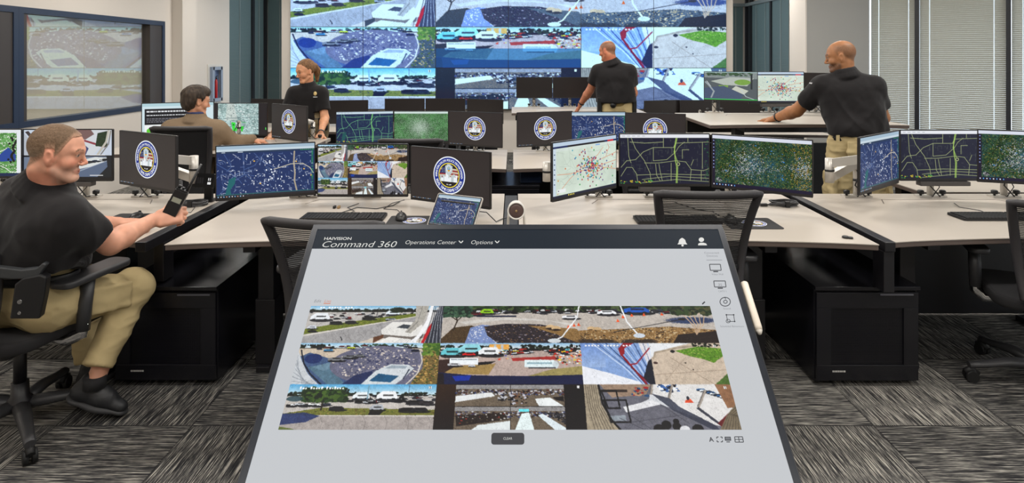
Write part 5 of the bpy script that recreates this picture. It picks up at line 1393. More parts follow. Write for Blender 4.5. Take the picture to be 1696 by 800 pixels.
done('clear_button'); HH = .0012; utext('CLEAR', 833.5, 728.6, 4.2, 0, 0, width=14.5); HH = .0006
utext('A', 1175, 731.6, 7.4, 1, 0, width=8, thin=-.02)
for (a, b_, c_, d_) in ((1187, 724, 1, 1), (1196, 724, -1, 1), (1187.6, 732, 1, -1), (1196.6, 732, -1, -1)): uline([(a + 3 * c_, b_), (a, b_), (a, b_ + 2.6 * d_)], 1.4, 1)
done('expand_icon'); upoly([(1200, 723.5), (1210, 723.5), (1211, 730), (1200.6, 730)], 1); upoly([(1201.4, 724.7), (1209, 724.7), (1209.6, 728.6), (1201.8, 728.6)], 2, HH + .0004); upoly([(1203, 731.4), (1209, 731.4), (1209, 732.8), (1203, 732.8)], 1)
done('monitor_icon'); uline([(1216.5, 723.6), (1229.6, 723.6), (1231.4, 732.4), (1217.6, 732.4), (1216.5, 723.6)], 1.3, 1); uline([(1223, 723.6), (1224.4, 732.4)], 1.2, 1); uline([(1217, 728), (1230.6, 728)], 1.2, 1)
done('grid_icon')
# pedestal under the screen
pd = MB()
pc = tw(0, H_ * .5, -.055)
pd.box(TX - .30, TX + .30, 1.50, 1.94, 0.0, 0.03)
pd.box(TX - .14, TX + .14, 1.62, 1.74, 0.03, .58)
pd.box(TX - .09, TX + .09, 1.64, 1.72, .56, pc.z + .02)
pd.build('pedestal', BLACK, touch, bevel=.004)
# stylus clipped to the right edge
s0, s1 = tuv(1219, 449), tuv(1256, 543)
e0 = T0 + Vector((W_ / 2 + .014, 0, 0)) + TD * .192 + TN * -.012; e1 = T0 + Vector((W_ / 2 + .014, 0, 0)) + TD * .345 + TN * -.012
pb = MB(); k = (e1 - e0)
pb.tube([e0 - k * .01, e0, e0 + k * .02, e0 + k * .86, e0 + k * .93], [.004, .009, .011, .011, .0095], 14, 0)
pen = thing('stylus', 'cream stylus clipped to the right edge of the touch table', 'pen', tuple(e1))
pb.build('barrel', CREAM, pen)
pn = MB(); pn.tube([e0 + k * .93, e0 + k * .985, e1], [.0095, .005, .0015], 14, 0); pn.build('tip', mat('stylus_tip', (196, 190, 180), .4), pen)

# ================================================================ people: smooth blended volumes turned into one continuous surface each
def V3(*a): return np.array(a, np.float64)
def nrmv(v): v = np.asarray(v, float); return v / (np.linalg.norm(v) + 1e-12)

class Sdf:
    def __init__(s, lo, hi, res):
        s.lo = np.array(lo, float); s.res = res
        s.n = np.ceil((np.array(hi) - s.lo) / res).astype(int) + 1
        s.f = np.full(tuple(s.n), 1.0, np.float32)
    def _reg(s, lo, hi, pad):
        a = np.clip(np.floor((np.asarray(lo) - pad - s.lo) / s.res).astype(int), 0, s.n)
        b = np.clip(np.ceil((np.asarray(hi) + pad - s.lo) / s.res).astype(int) + 1, 0, s.n)
        if (b <= a).any(): return None
        ax = [(s.lo[i] + np.arange(a[i], b[i]) * s.res).astype(np.float32) for i in range(3)]
        return (slice(a[0], b[0]), slice(a[1], b[1]), slice(a[2], b[2])), ax[0][:, None, None], ax[1][None, :, None], ax[2][None, None, :]
    def _mix(s, sl, d, k):
        f = s.f[sl]
        if k <= 0: s.f[sl] = np.minimum(f, d); return
        h = np.clip(0.5 + 0.5 * (f - d) / k, 0, 1)
        s.f[sl] = f * (1 - h) + d * h - k * h * (1 - h)
    def cap(s, a, b, ra, rb, k=0.02, flat=None, ff=1.0, sub=False):
        a = np.asarray(a, float); b = np.asarray(b, float); R_ = max(ra, rb) * max(1, ff)
        r = s._reg(np.minimum(a, b), np.maximum(a, b), R_ + k + 3 * s.res)
        if r is None: return s
        sl, X, Y, Z = r; d = b - a; L2 = float(d @ d) + 1e-9
        px, py, pz = X - a[0], Y - a[1], Z - a[2]
        t = np.clip((px * d[0] + py * d[1] + pz * d[2]) / L2, 0, 1)
        qx, qy, qz = px - t * d[0], py - t * d[1], pz - t * d[2]
        rr = ra + (rb - ra) * t
        if flat is not None:
            n = nrmv(flat); c = qx * n[0] + qy * n[1] + qz * n[2]; e = c * (1 / ff - 1)
            qx, qy, qz = qx + e * n[0], qy + e * n[1], qz + e * n[2]
            dd = (np.sqrt(qx * qx + qy * qy + qz * qz) - rr) * min(1.0, ff)
        else: dd = np.sqrt(qx * qx + qy * qy + qz * qz) - rr
        if sub: s._sub(sl, dd, k)
        else: s._mix(sl, dd, k)
        return s
    def _sub(s, sl, d, k):
        f = s.f[sl]; d = -d
        h = np.clip(0.5 - 0.5 * (f - d) / max(k, 1e-6), 0, 1)
        s.f[sl] = f * (1 - h) + d * h + k * h * (1 - h)
    def ell(s, c, r, M=None, k=0.02, sub=False):
        """ellipsoid; M rows are its axes in world space"""
        c = np.asarray(c, float); r = np.asarray(r, float); R_ = r.max()
        rg = s._reg(c, c, R_ + k + 3 * s.res)
        if rg is None: return s
        sl, X, Y, Z = rg; p = (X - c[0], Y - c[1], Z - c[2])
        M = np.eye(3) if M is None else M
        q = [(p[0] * M[i][0] + p[1] * M[i][1] + p[2] * M[i][2]) for i in range(3)]
        k0 = np.sqrt(sum((q[i] / r[i]) ** 2 for i in range(3))); k1 = np.sqrt(sum((q[i] / r[i] ** 2) ** 2 for i in range(3)))
        d = k0 * (k0 - 1) / np.maximum(k1, 1e-5)
        if sub: s._sub(sl, d, k)
        else: s._mix(sl, d, k)
        return s
    def rbox(s, c, hs, M, r, k=0.01):
        c = np.asarray(c, float); hs = np.asarray(hs, float)
        rg = s._reg(c, c, float(np.linalg.norm(hs)) + r + k + 2 * s.res)
        if rg is None: return s
        sl, X, Y, Z = rg; p = (X - c[0], Y - c[1], Z - c[2])
        q = [np.abs(p[0] * M[i][0] + p[1] * M[i][1] + p[2] * M[i][2]) - (hs[i] - r) for i in range(3)]
        d = np.sqrt(sum(np.maximum(v, 0) ** 2 for v in q)) + np.minimum(np.maximum(q[0], np.maximum(q[1], q[2])), 0) - r
        s._mix(sl, d, k); return s
    def cut(s, p, n, lo=None, hi=None):
        """keep only the side the normal n points away from"""
        n = nrmv(n); r = s._reg(s.lo if lo is None else lo, s.lo + s.n * s.res if hi is None else hi, 0)
        sl, X, Y, Z = r
        d = (X - p[0]) * n[0] + (Y - p[1]) * n[1] + (Z - p[2]) * n[2]
        s.f[sl] = np.maximum(s.f[sl], d); return s
    def mesh(s):
        f = s.f; f[0] = f[-1] = 1; f[:, 0] = f[:, -1] = 1; f[:, :, 0] = f[:, :, -1] = 1
        ins = f < 0
        cnt = np.zeros(tuple(s.n - 1), np.uint8)
        C = [(i, j, k) for i in (0, 1) for j in (0, 1) for k in (0, 1)]
        nx, ny, nz = s.n - 1
        for (i, j, k) in C: cnt += ins[i:i + nx, j:j + ny, k:k + nz]
        act = np.argwhere((cnt > 0) & (cnt < 8)); del cnt
        vid = np.full((nx, ny, nz), -1, np.int32); vid[act[:, 0], act[:, 1], act[:, 2]] = np.arange(len(act))
        vals = {c: f[act[:, 0] + c[0], act[:, 1] + c[1], act[:, 2] + c[2]].astype(np.float64) for c in C}
        acc = np.zeros((len(act), 3)); num = np.zeros(len(act))
        for c in C:
            for ax in range(3):
                if c[ax]: continue
                e = list(c); e[ax] = 1; e = tuple(e); a, b = vals[c], vals[e]
                m = (a < 0) != (b < 0); t = np.where(m, a / np.where(m, a - b, 1), 0)
                p = np.tile(np.array(c, float), (len(act), 1)); p[:, ax] = t
                acc += p * m[:, None]; num += m
        V = (act + acc / num[:, None]) * s.res + s.lo
        Q = []
        for ax in range(3):
            o = [1, 1, 1]; o[ax] = 0
            sl0 = tuple(slice(o[i], s.n[i] - 1) for i in range(3)); sl1 = tuple(slice(o[i] + (i == ax), s.n[i] - (1 - (i == ax))) for i in range(3))
            A = ins[sl0]; B = ins[sl1]
            m = np.argwhere(A != B); pos = m + np.array(o); sg = A[m[:, 0], m[:, 1], m[:, 2]]
            b, c = [(1, 2), (2, 0), (0, 1)][ax]
            def g(db, dc):
                p = pos.copy(); p[:, b] -= db; p[:, c] -= dc; return vid[p[:, 0], p[:, 1], p[:, 2]]
            q = np.stack([g(1, 1), g(0, 1), g(0, 0), g(1, 0)], 1)
            q[~sg] = q[~sg][:, ::-1]; Q.append(q)
        Q = np.concatenate(Q); Q = Q[(Q >= 0).all(1)]
        return V, Q

def vnormals(V, Q):
    n = np.cross(V[Q[:, 2]] - V[Q[:, 0]], V[Q[:, 3]] - V[Q[:, 1]]); out = np.zeros_like(V)
    for i in range(4): np.add.at(out, Q[:, i], n)
    return out / (np.linalg.norm(out, axis=1, keepdims=True) + 1e-12)
_rngp = np.random.default_rng(11).random((32, 32, 32))
def noise3(P):
    P = P % 32; i = np.floor(P).astype(int); f = P - i; f = f * f * (3 - 2 * f); o = 0
    for a in (0, 1):
        for b in (0, 1):
            for c in (0, 1):
                w_ = (f[:, 0] if a else 1 - f[:, 0]) * (f[:, 1] if b else 1 - f[:, 1]) * (f[:, 2] if c else 1 - f[:, 2])
                o = o + w_ * _rngp[(i[:, 0] + a) % 32, (i[:, 1] + b) % 32, (i[:, 2] + c) % 32]
    return o * 2 - 1

def sdf_obj(name, sd, material, parent, colour=None, folds=None, smooth=1):
    V, Q = sd.mesh()
    for _ in range(smooth):                                   # a light relax, keeps form
        nb = np.zeros_like(V); ct = np.zeros(len(V))
        for i in range(4):
            a, b = Q[:, i], Q[:, (i + 1) % 4]
            np.add.at(nb, a, V[b]); np.add.at(nb, b, V[a]); np.add.at(ct, a, 1); np.add.at(ct, b, 1)
        V = V * 0.5 + nb / ct[:, None] * 0.5
    col = colour(V) if colour else None
    if folds: V = V + vnormals(V, Q) * folds(V)[:, None]
    off = np.array(wloc(parent))
    me = bpy.data.meshes.new(name); V = (V - off).astype(np.float32)
    me.vertices.add(len(V)); me.vertices.foreach_set('co', V.ravel())
    me.loops.add(Q.size); me.loops.foreach_set('vertex_index', Q.ravel().astype(np.int32))
    me.polygons.add(len(Q)); me.polygons.foreach_set('loop_start', np.arange(0, Q.size, 4, dtype=np.int32)); me.polygons.foreach_set('loop_total', np.full(len(Q), 4, np.int32))
    me.update(calc_edges=True); me.polygons.foreach_set('use_smooth', np.ones(len(Q), bool))
    if col is not None:
        c = np.clip(col / 255.0, 0, 1); c = np.where(c <= 0.04045, c / 12.92, ((c + 0.055) / 1.055) ** 2.4)
        rgba = np.ones((len(V), 4), np.float32); rgba[:, :3] = c
        ca = me.color_attributes.new('Col', 'FLOAT_COLOR', 'POINT'); ca.data.foreach_set('color', rgba.ravel())
    me.materials.append(material)
    o = bpy.data.objects.new(name, me); COL.objects.link(o); o.parent = parent
    return o

SKIN = attr_mat('skin', False, 0.5, spec=0.35, bump=0.12, bscale=420, sss=0.12)
HAIRM = attr_mat('hair', False, 0.6, spec=0.25, bump=0.8, bscale=260)
SHIRT = mat('black_polo_cloth', (27, 25, 26), 0.85, spec=0.2, bump=0.25, bscale=900, sheen=0.1)
KHAKI = mat('khaki_cloth', (190, 171, 128), 0.85, spec=0.15, bump=0.3, bscale=700, noise=0.06, nscale=14)
TANJ = mat('tan_wool', (126, 108, 88), 0.95, spec=0.1, bump=0.5, bscale=500, noise=0.1, nscale=60)
BELTK = mat('black_belt_leather', (16, 16, 17), 0.4)
BELTT = mat('tan_belt_webbing', (128, 108, 60), 0.7)
SHOEM = mat('black_shoe', (30, 31, 34), 0.5, bump=0.2, bscale=400)
SOLEM = mat('shoe_sole', (44, 44, 46), 0.6)

def frame(fwd, up):
    """rows: right, forward, up"""
    f = nrmv(fwd); r = nrmv(np.cross(f, up)); u = np.cross(r, f)
    return np.array([r, f, u])

def add_head(sd, C, M, s=1.0, neck=None, female=False, k=0.012, nr=.058, jaw=1.0):
    def w(x, y, z): return C + s * (x * M[0] + y * M[1] + z * M[2])
    e = lambda c, r, kk=k, sub=False: sd.ell(w(*c), np.array(r) * s, M, kk * s, sub)
    e((0, -.014, .036), (.075, .096, .088)); e((0, .026, .020), (.066, .068, .080), .02)
    e((0, .022, -.040), (.056 * jaw, .060, .060), .02)
    e((0, .066, -.100), (.026 * jaw, .020, .018) if not female else (.018, .017, .016), .022)
    for q in (-1, 1):
        sd.cap(w(q * .056 * jaw, .0, -.058), w(q * .024 * jaw, .058, -.100), (.015 if not female else .011) * s, .017 * s, .02 * s)
        e((q * .042, .054, -.030), (.024, .026, .026), .018)
        e((q * .066, .0, -.010), (.011, .020, .022), .014)
    for q in (-1, 1): sd.cap(w(q * .044, .073, .022), w(q * .006, .088, .018), .0100 * s, .0100 * s, .016 * s)
    for q in (-1, 1): e((q * .031, .098, .001), (.014, .0135, .0095), .010, True)
    for q in (-1, 1):
        e((q * .0305, .0745, .000), (.0122, .0128, .0112), .004)
        sd.cap(w(q * .020, .0855, .0065), w(q * .042, .0785, .0055), .0030 * s, .0030 * s, .005)           # upper lids
        sd.cap(w(q * .020, .0850, -.0062), w(q * .041, .0790, -.0055), .0028 * s, .0028 * s, .003)
    sd.cap(w(0, .087, .012), w(0, .104, -.031), .0070 * s, .0085 * s, .010 * s); e((0, .1055, -.0355), (.0095, .0090, .0085), .008)
    for q in (-1, 1): e((q * .0115, .095, -.040), (.0075, .0105, .0070), .006)
    for q in (-1, 1):
        sd.cap(w(q * .023, .072, -.0675), w(0, .0825, -.0650), .004 * s, .0052 * s, .006 * s)
        sd.cap(w(q * .019, .071, -.0755), w(0, .0800, -.0765), .0045 * s, .0062 * s, .006 * s)
    sd.cap(w(-.025, .0835, -.0708), w(.025, .0835, -.0708), .0016 * s, .0018 * s, .003 * s, sub=True)
    for q in (-1, 1):                                   # ears: shell, hollow, lobe
        T_ = np.array([M[0] * .94 + M[1] * -.34 * q, M[1] * .94 + M[0] * .34 * q, M[2]])
        sd.ell(w(q * .078, -.008, -.002), np.array((.0065, .019, .029)) * s, T_, .006 * s); e((q * .075, -.004, -.030), (.006, .009, .011), .007)
        sd.ell(w(q * .0845, -.004, .000), np.array((.005, .0105, .018)) * s, T_, .004 * s, True)
    if neck is not None:
        sd.cap(w(0, -.022, -.045), neck, nr * s, nr * 1.04 * s, .02)
        sd.cap(w(0, .012, -.075), np.asarray(neck) + .015 * M[1], nr * .7 * s, nr * .7 * s, .02)

def head_colour(C, M, s, skin, lips, brow, iris=(70, 60, 50), stubble=None, ruddy=0.0, hairline=None, nails=None, st_amt=.5):
    def fn(V):
        L = (V - C) @ M.T / s
        x, y, z = L[:, 0], L[:, 1], L[:, 2]; ax = np.abs(x)
        col = np.tile(np.array(skin, float), (len(V), 1))
        col *= (1 + 0.05 * noise3(V * 60))[:, None]
        inh = (ax < .1) & (np.abs(y) < .14) & (z > -.13) & (z < .14)
        def blend(m, c, a=1.0):
            m = (np.clip(m, 0, 1) * a * inh)[:, None]; col[:] = col * (1 - m) + np.array(c, float) * m
        red = np.array(skin) * np.array([1.02, .78, .74])
        if ruddy:
            blend(1.2 - np.hypot((ax - .045) / .028, (z + .028) / .028) + (y < .02) * -9, red, ruddy)
            blend(1.3 - np.hypot(x / .014, (z + .032) / .016) + (y < .09) * -9, red, ruddy)
            blend((ax > .071) * 1.0, red, ruddy * .6)
            blend(np.clip((-.06 - z) / .02, 0, 1) * (y < .02), red, ruddy * .8)
        if stubble is not None:
            m = np.clip((-.036 - z) / .02, 0, 1) * np.clip((y + .005) / .015, 0, 1) * np.clip((z + .125) / .01, 0, 1)
            blend(m * (.8 + .4 * noise3(V * 700)), stubble, st_amt)
        blend(1.5 - np.hypot(x / .021, np.abs(z + .0705) / .0082) + (y < .070) * -9, lips, .7)
        blend((np.abs(z + .0705) < .0015) & (ax < .022) & (y > .070), (90, 50, 45), .7)
        zb = .0205 + .007 * np.clip(1 - np.abs(ax - .034) / .024, 0, 1)
        blend((np.abs(z - zb) < .0036) & (ax > .012) & (ax < .050) & (y > .056), brow, .75)
        eye = (np.abs(z) < .0050 * np.sqrt(np.clip(1 - ((ax - .031) / .0125) ** 2, 0, 1))) & (y > .074); de = np.hypot(ax - .031, z)
        blend(eye, (168, 146, 134)); blend(eye & (de < .0052), iris); blend(eye & (de < .0024), (14, 12, 12))
        blend((np.abs(z - .0058) < .0016) & (np.abs(ax - .031) < .0135) & (y > .072), (70, 50, 42), .8)
        blend((np.hypot(ax - .0075, z + .0465) < .003) & (y > .092), (80, 44, 38), .8)
        if hairline is not None:
            blend(hairline(x, y, z) * (.85 + .3 * noise3(V * 500)), brow, 1.0)
        return col
    return fn

def add_hand(sd, W, X, D, side, curl=(20, 25, 15), spread=1.0, thumb=(.7, .65, -.25), tcurl=20, s=1.0, k=.006, curls=None):
    """W wrist, X direction of the fingers, D back of the hand, side +1 when the thumb lies towards D x X"""
    X = nrmv(X); D = nrmv(D - X * (np.asarray(D) @ X)); Y = np.cross(D, X) * side
    w = lambda a, b, c: W + s * (a * X + b * Y + c * D)
    Mx = np.array([X, Y, D])
    sd.rbox(w(.048, 0, 0), np.array((.050, .040, .0145)) * s, Mx, .012 * s, .012)
    sd.ell(w(.035, .022, -.008), np.array((.032, .018, .016)) * s, Mx, .01); sd.cap(W - X * .02 * s, w(.03, 0, 0), .026 * s, .028 * s, .014, D, .72)
    for i, (yy, ln, r0) in enumerate(((.030, .072, .0088), (.0105, .080, .0090), (-.0095, .074, .0086), (-.029, .058, .0078))):
        c_ = curls[i] if curls else curl
        p = w(.088 - abs(i - 1.2) * .004, yy, .001); dirx, diry = X.copy(), D.copy(); ang = 0
        out = nrmv(X + Y * (yy * 1.6 * spread)); r = r0 * s
        for j, fr in enumerate((.46, .30, .24)):
            ang += c_[j]; d = nrmv(out * math.cos(R(ang)) - D * math.sin(R(ang))); q = p + d * ln * fr * s
            sd.cap(p, q, r, r * .93, k if j else .008); p, r = q, r * .93
    td = nrmv(thumb[0] * X + thumb[1] * Y + thumb[2] * D); p = w(.022, .030, -.004)
    q = p + td * .042 * s; sd.cap(p, q, .0125 * s, .0108 * s, .012)
    td2 = nrmv(td * math.cos(R(tcurl)) + nrmv(X - D * .3) * math.sin(R(tcurl))); q2 = q + td2 * .030 * s; sd.cap(q, q2, .0102 * s, .0095 * s, k)
    q3 = q2 + nrmv(td2 + .3 * X) * .02 * s; sd.cap(q2, q3, .0095 * s, .008 * s, k)

def arm(sd, sh, el, wr, s=1.0, k=.02):
    sd.cap(sh, el, .050 * s, .042 * s, k)
    m = el + (wr - el) * .28; sd.cap(el, m, .042 * s, .043 * s, k); sd.cap(m, wr, .043 * s, .026 * s, k)

def sleeve(sd, sh, el, frac=.62, r0=.082, r1=.068, k=.024):
    e = sh + (el - sh) * frac; sd.cap(sh, e + (el - sh) * .12, r0, r1, k); sd2 = nrmv(el - sh)
    lo = np.minimum(sh, el) - .12; hi = np.maximum(sh, el) + .12
    # trim the sleeve square at the hem
    r = sd._reg(e - .1, el + 0 if False else e + .1, .02); sl, X, Y, Z = r
    t = (X - e[0]) * sd2[0] + (Y - e[1]) * sd2[1] + (Z - e[2]) * sd2[2]
    rad = np.sqrt(np.maximum((X - e[0]) ** 2 + (Y - e[1]) ** 2 + (Z - e[2]) ** 2 - t * t, 0))
    f = sd.f[sl]; sd.f[sl] = np.where(rad < r1 + .035, np.maximum(f, t), f)

def bounds(pts, pad): p = np.array(pts); return p.min(0) - pad, p.max(0) + pad

def folds(seed, amp, sc=(9, 9, 5)):
    def fn(V):
        a = noise3(V * np.array(sc) + seed); b = noise3(V * np.array(sc) * 2.3 + seed + 5)
        return amp * (1 - 2 * np.abs(a)) * .7 + amp * .45 * (1 - 2 * np.abs(b))
    return fn

def shoe(t, heel, toe, name='shoe', up=(0, 0, 1), h=.10):
    heel = np.array(heel, float); toe = np.array(toe, float); f = toe - heel; L = np.linalg.norm(f); M = frame(f, up); X, F, U = M
    lo, hi = bounds([heel, toe], .16); sd = Sdf(lo, hi, .005)
    w = lambda a, b, c: heel + X * a + F * (b * L) + U * c
    sd.cap(w(0, .14, .045), w(0, .50, .045), .040, .042, .02); sd.cap(w(0, .5, .04), w(.004, .86, .030), .043, .030, .02, U, .8)
    sd.cap(w(0, .16, .05), w(0, .2, h), .038, .036, .02); sd.cap(w(0, .3, .07), w(0, .62, .05), .03, .03, .02)
    for k in range(4): sd.cap(w(-.022, .36 + k * .08, .105 - k * .012), w(.022, .36 + k * .08, .105 - k * .012), .004, .004, .002)
    sd.cut(w(0, 0, .012), -U)
    o = sdf_obj(name, sd, SHOEM, t, folds=lambda V: .0008 * noise3(V * 90))
    s2 = Sdf(lo, hi, .005); s2.cap(w(0, .12, .008), w(0, .5, .010), .043, .044, .02, U, .42); s2.cap(w(0, .5, .010), w(.004, .88, .012), .046, .034, .02, U, .42)
    sdf_obj('sole', s2, SOLEM, o)
    return o

def legs(t, J, mat_, belt_z=None, res=.008, fold=.006, seed=3, cuff=True, extra=None, seated=False):
    lo, hi = bounds([J['pelvis'], J['hipL'], J['hipR'], J['knL'], J['knR'], J['anL'], J['anR']], .2)
    sd = Sdf(lo, hi, res); pf = J['M'][1]; px_ = J['M'][0]
    hw = J.get('hipw', 1.0)
    sd.cap(J['pelvis'] - px_ * .08 * hw, J['pelvis'] + px_ * .08 * hw, .125 * hw, .125 * hw, .03, pf, .88)
    sd.cap(J['pelvis'] - px_ * .075 * hw + V3(0, 0, .07), J['pelvis'] + px_ * .075 * hw + V3(0, 0, .07), .115 * hw, .115 * hw, .04, pf, .86)
    for s_ in 'LR':
        h, kn, an = J['hip' + s_], J['kn' + s_], J['an' + s_]
        tw_ = J.get('thigh', 1.0); sd.cap(h, kn, .096 * hw * tw_, .074 * tw_, .04); sd.cap(kn, an, .076 * tw_, .062 * tw_, .03)
        sd.ell(kn, (.074 * tw_, .074 * tw_, .078), None, .03)
    for s_ in 'LR':
        kn, an = J['kn' + s_], J['an' + s_]; n = nrmv(an - kn)
        r = sd._reg(an - .1, an + .1, .03); sl, X, Y, Z = r
        d = (X - an[0]) * n[0] + (Y - an[1]) * n[1] + (Z - an[2]) * n[2]
        sd.f[sl] = np.maximum(sd.f[sl], d)
    if extra: extra(sd)
    def fo(V):
        out = folds(seed, fold, (8, 8, 14))(V)
        for s_ in 'LR':
            kn = J['kn' + s_]; d = np.linalg.norm(V - kn, axis=1)
            out = out + fold * .8 * np.clip(1 - d / .22, 0, 1) * np.sin(d * 95 + 3 * noise3(V * 9))
        return out
    return sdf_obj('trousers', sd, mat_, t, folds=fo)

def torso_shirt(J, mat_, t, res=.008, fold=.005, seed=1, belly=.0, name='polo_shirt', sl=.62, collar=True, hem=None, long=False, bulk=1.0, chestr=.15, tint=None):
    pts = [J['pelvis'], J['chest'], J['neck'], J['shL'], J['shR'], J['elL'], J['elR']]
    if long: pts += [J['wrL'], J['wrR']]
    lo, hi = bounds(pts, .22); sd = Sdf(lo, hi, res); M = J['Mt']; X, F, U = M
    shm = (J['shL'] + J['shR']) / 2; wd = np.linalg.norm(J['shR'] - J['shL']) / 2
    ch = J['chest']; pv = J['pelvis']; sx = nrmv(J['shR'] - J['shL'])
    sd.cap(ch - sx * wd * .50, ch + sx * wd * .50, .135 * bulk, .135 * bulk, .05, F, .92)
    rs = .060 + .012 * (bulk - .78) / .3; sd.cap(J['shL'] - V3(0, 0, .012), J['shR'] - V3(0, 0, .012), rs, rs, .06)
    rn = .048 + .014 * (bulk - .78) / .3
    for q_ in 'LR': sd.cap(J['sh' + q_] + V3(0, 0, .004), J['neck'] - V3(0, 0, .022), rn, rn + .006, .05)
    mid = ch * .45 + pv * .55 + V3(0, 0, .04)
    sd.cap(mid - sx * .085 * bulk, mid + sx * .085 * bulk, .125 * bulk + belly * .5, .125 * bulk + belly * .5, .07, F, .95)
    if belly: sd.ell(mid + F * (.05 + belly * .6), (.14, .10 + belly, .15), frame(F, U), .06)
    sd.cap(mid, pv + V3(0, 0, .08), .13 * bulk, .13 * bulk, .05)
    p2 = pv + V3(0, 0, .06); PX = J['M'][0]
    sd.cap(p2 - PX * .085 * bulk, p2 + PX * .085 * bulk, .132 * bulk, .132 * bulk, .06, J['M'][1], .9)
    for s_ in 'LR':
        if long:
            sh, el, wr = J['sh' + s_], J['el' + s_], J['wr' + s_]
            sd.cap(sh, el, .076, .060, .04); sd.cap(el, el + (wr - el) * .93, .060, .044, .03)
        else: sleeve(sd, J['sh' + s_], J['el' + s_], sl, .084 * (bulk * .5 + .5), .070 * (bulk * .5 + .5))
    if hem is not None: sd.cut(hem[0], hem[1], lo, np.array([hi[0], hi[1], hem[0][2] + .08]))
    if collar:
        n0 = J['neck']; nd = nrmv(J['headc'] - n0); cc = n0 + nd * .030
        cr = J.get('colr', .067)
        a0 = nrmv(np.cross(nd, F)); b0 = np.cross(a0, nd)
        N = 22
        for i in range(N):
            p = [cc + cr * (math.cos(2 * math.pi * q / N) * a0 + math.sin(2 * math.pi * q / N) * b0) for q in (i, i + 1)]
            for o_, w_, r_ in ((-.050, 1.30, .016), (-.030, 1.20, .014), (-.008, 1.10, .011), (.008, 1.03, .0075)):
                g0, g1 = cc + (p[0] - cc) * w_ + nd * o_, cc + (p[1] - cc) * w_ + nd * o_; sd.cap(g0, g1, r_, r_, .012)
    ax1 = nrmv(sx * .5 + U * .86); ax2 = nrmv(sx * -.5 + U * .86)
    def fo(V):
        out = np.zeros(len(V)); h = np.clip((ch[2] + .10 - V[:, 2]) / .25, .25, 1)
        for i_, A in enumerate((ax1, ax2)):                       # long soft creases running up towards the shoulders
            al = V @ A; B_ = V - al[:, None] * A; q = B_ * 13 + (al * 3.2)[:, None] * A + seed * 3 + i_ * 7
            n_ = noise3(q); out += fold * .9 * (1 - 2.4 * np.abs(n_)) * h
        out += fold * .35 * noise3(V * 26 + seed)
        dm = np.minimum(np.linalg.norm(V - J['neck'], axis=1), .14) / .14
        return out * np.clip(dm * 1.4 - .4, 0, 1)
    return sdf_obj(name, sd, mat_, t, folds=fo)

def belt(t, J, m, z, rx=0, ry=0, name='belt', hgt=.038):
    h_ = J.get('hipw', 1.0); rx = .205 * h_ + .004; ry = .125 * .88 * h_ + .006
    PX, PF = J['M'][0], J['M'][1]; c = np.array(J['pelvis']); b = MB(); pts = []
    for a in np.linspace(0, 2 * math.pi, 40, endpoint=False):
        p = c + PX * rx * math.cos(a) + PF * ry * math.sin(a); pts.append((p[0], p[1], z))
    b.tube(pts, .005, 8, 0, flat=hgt / .01, up=(0, 0, 1), closed=True)
    return b.build(name, m, t)

def hline(y, o=0.0):
    """height of the hairline along the side of a cropped head"""
    return o + np.where(y > .062, .078, np.where(y > .036, .030 + (y - .036) * 1.85, np.where(y > .012, -.008 + (y - .012) * 1.6, np.where(y > -.022, .032, .0 + (y + .022) * .85))))

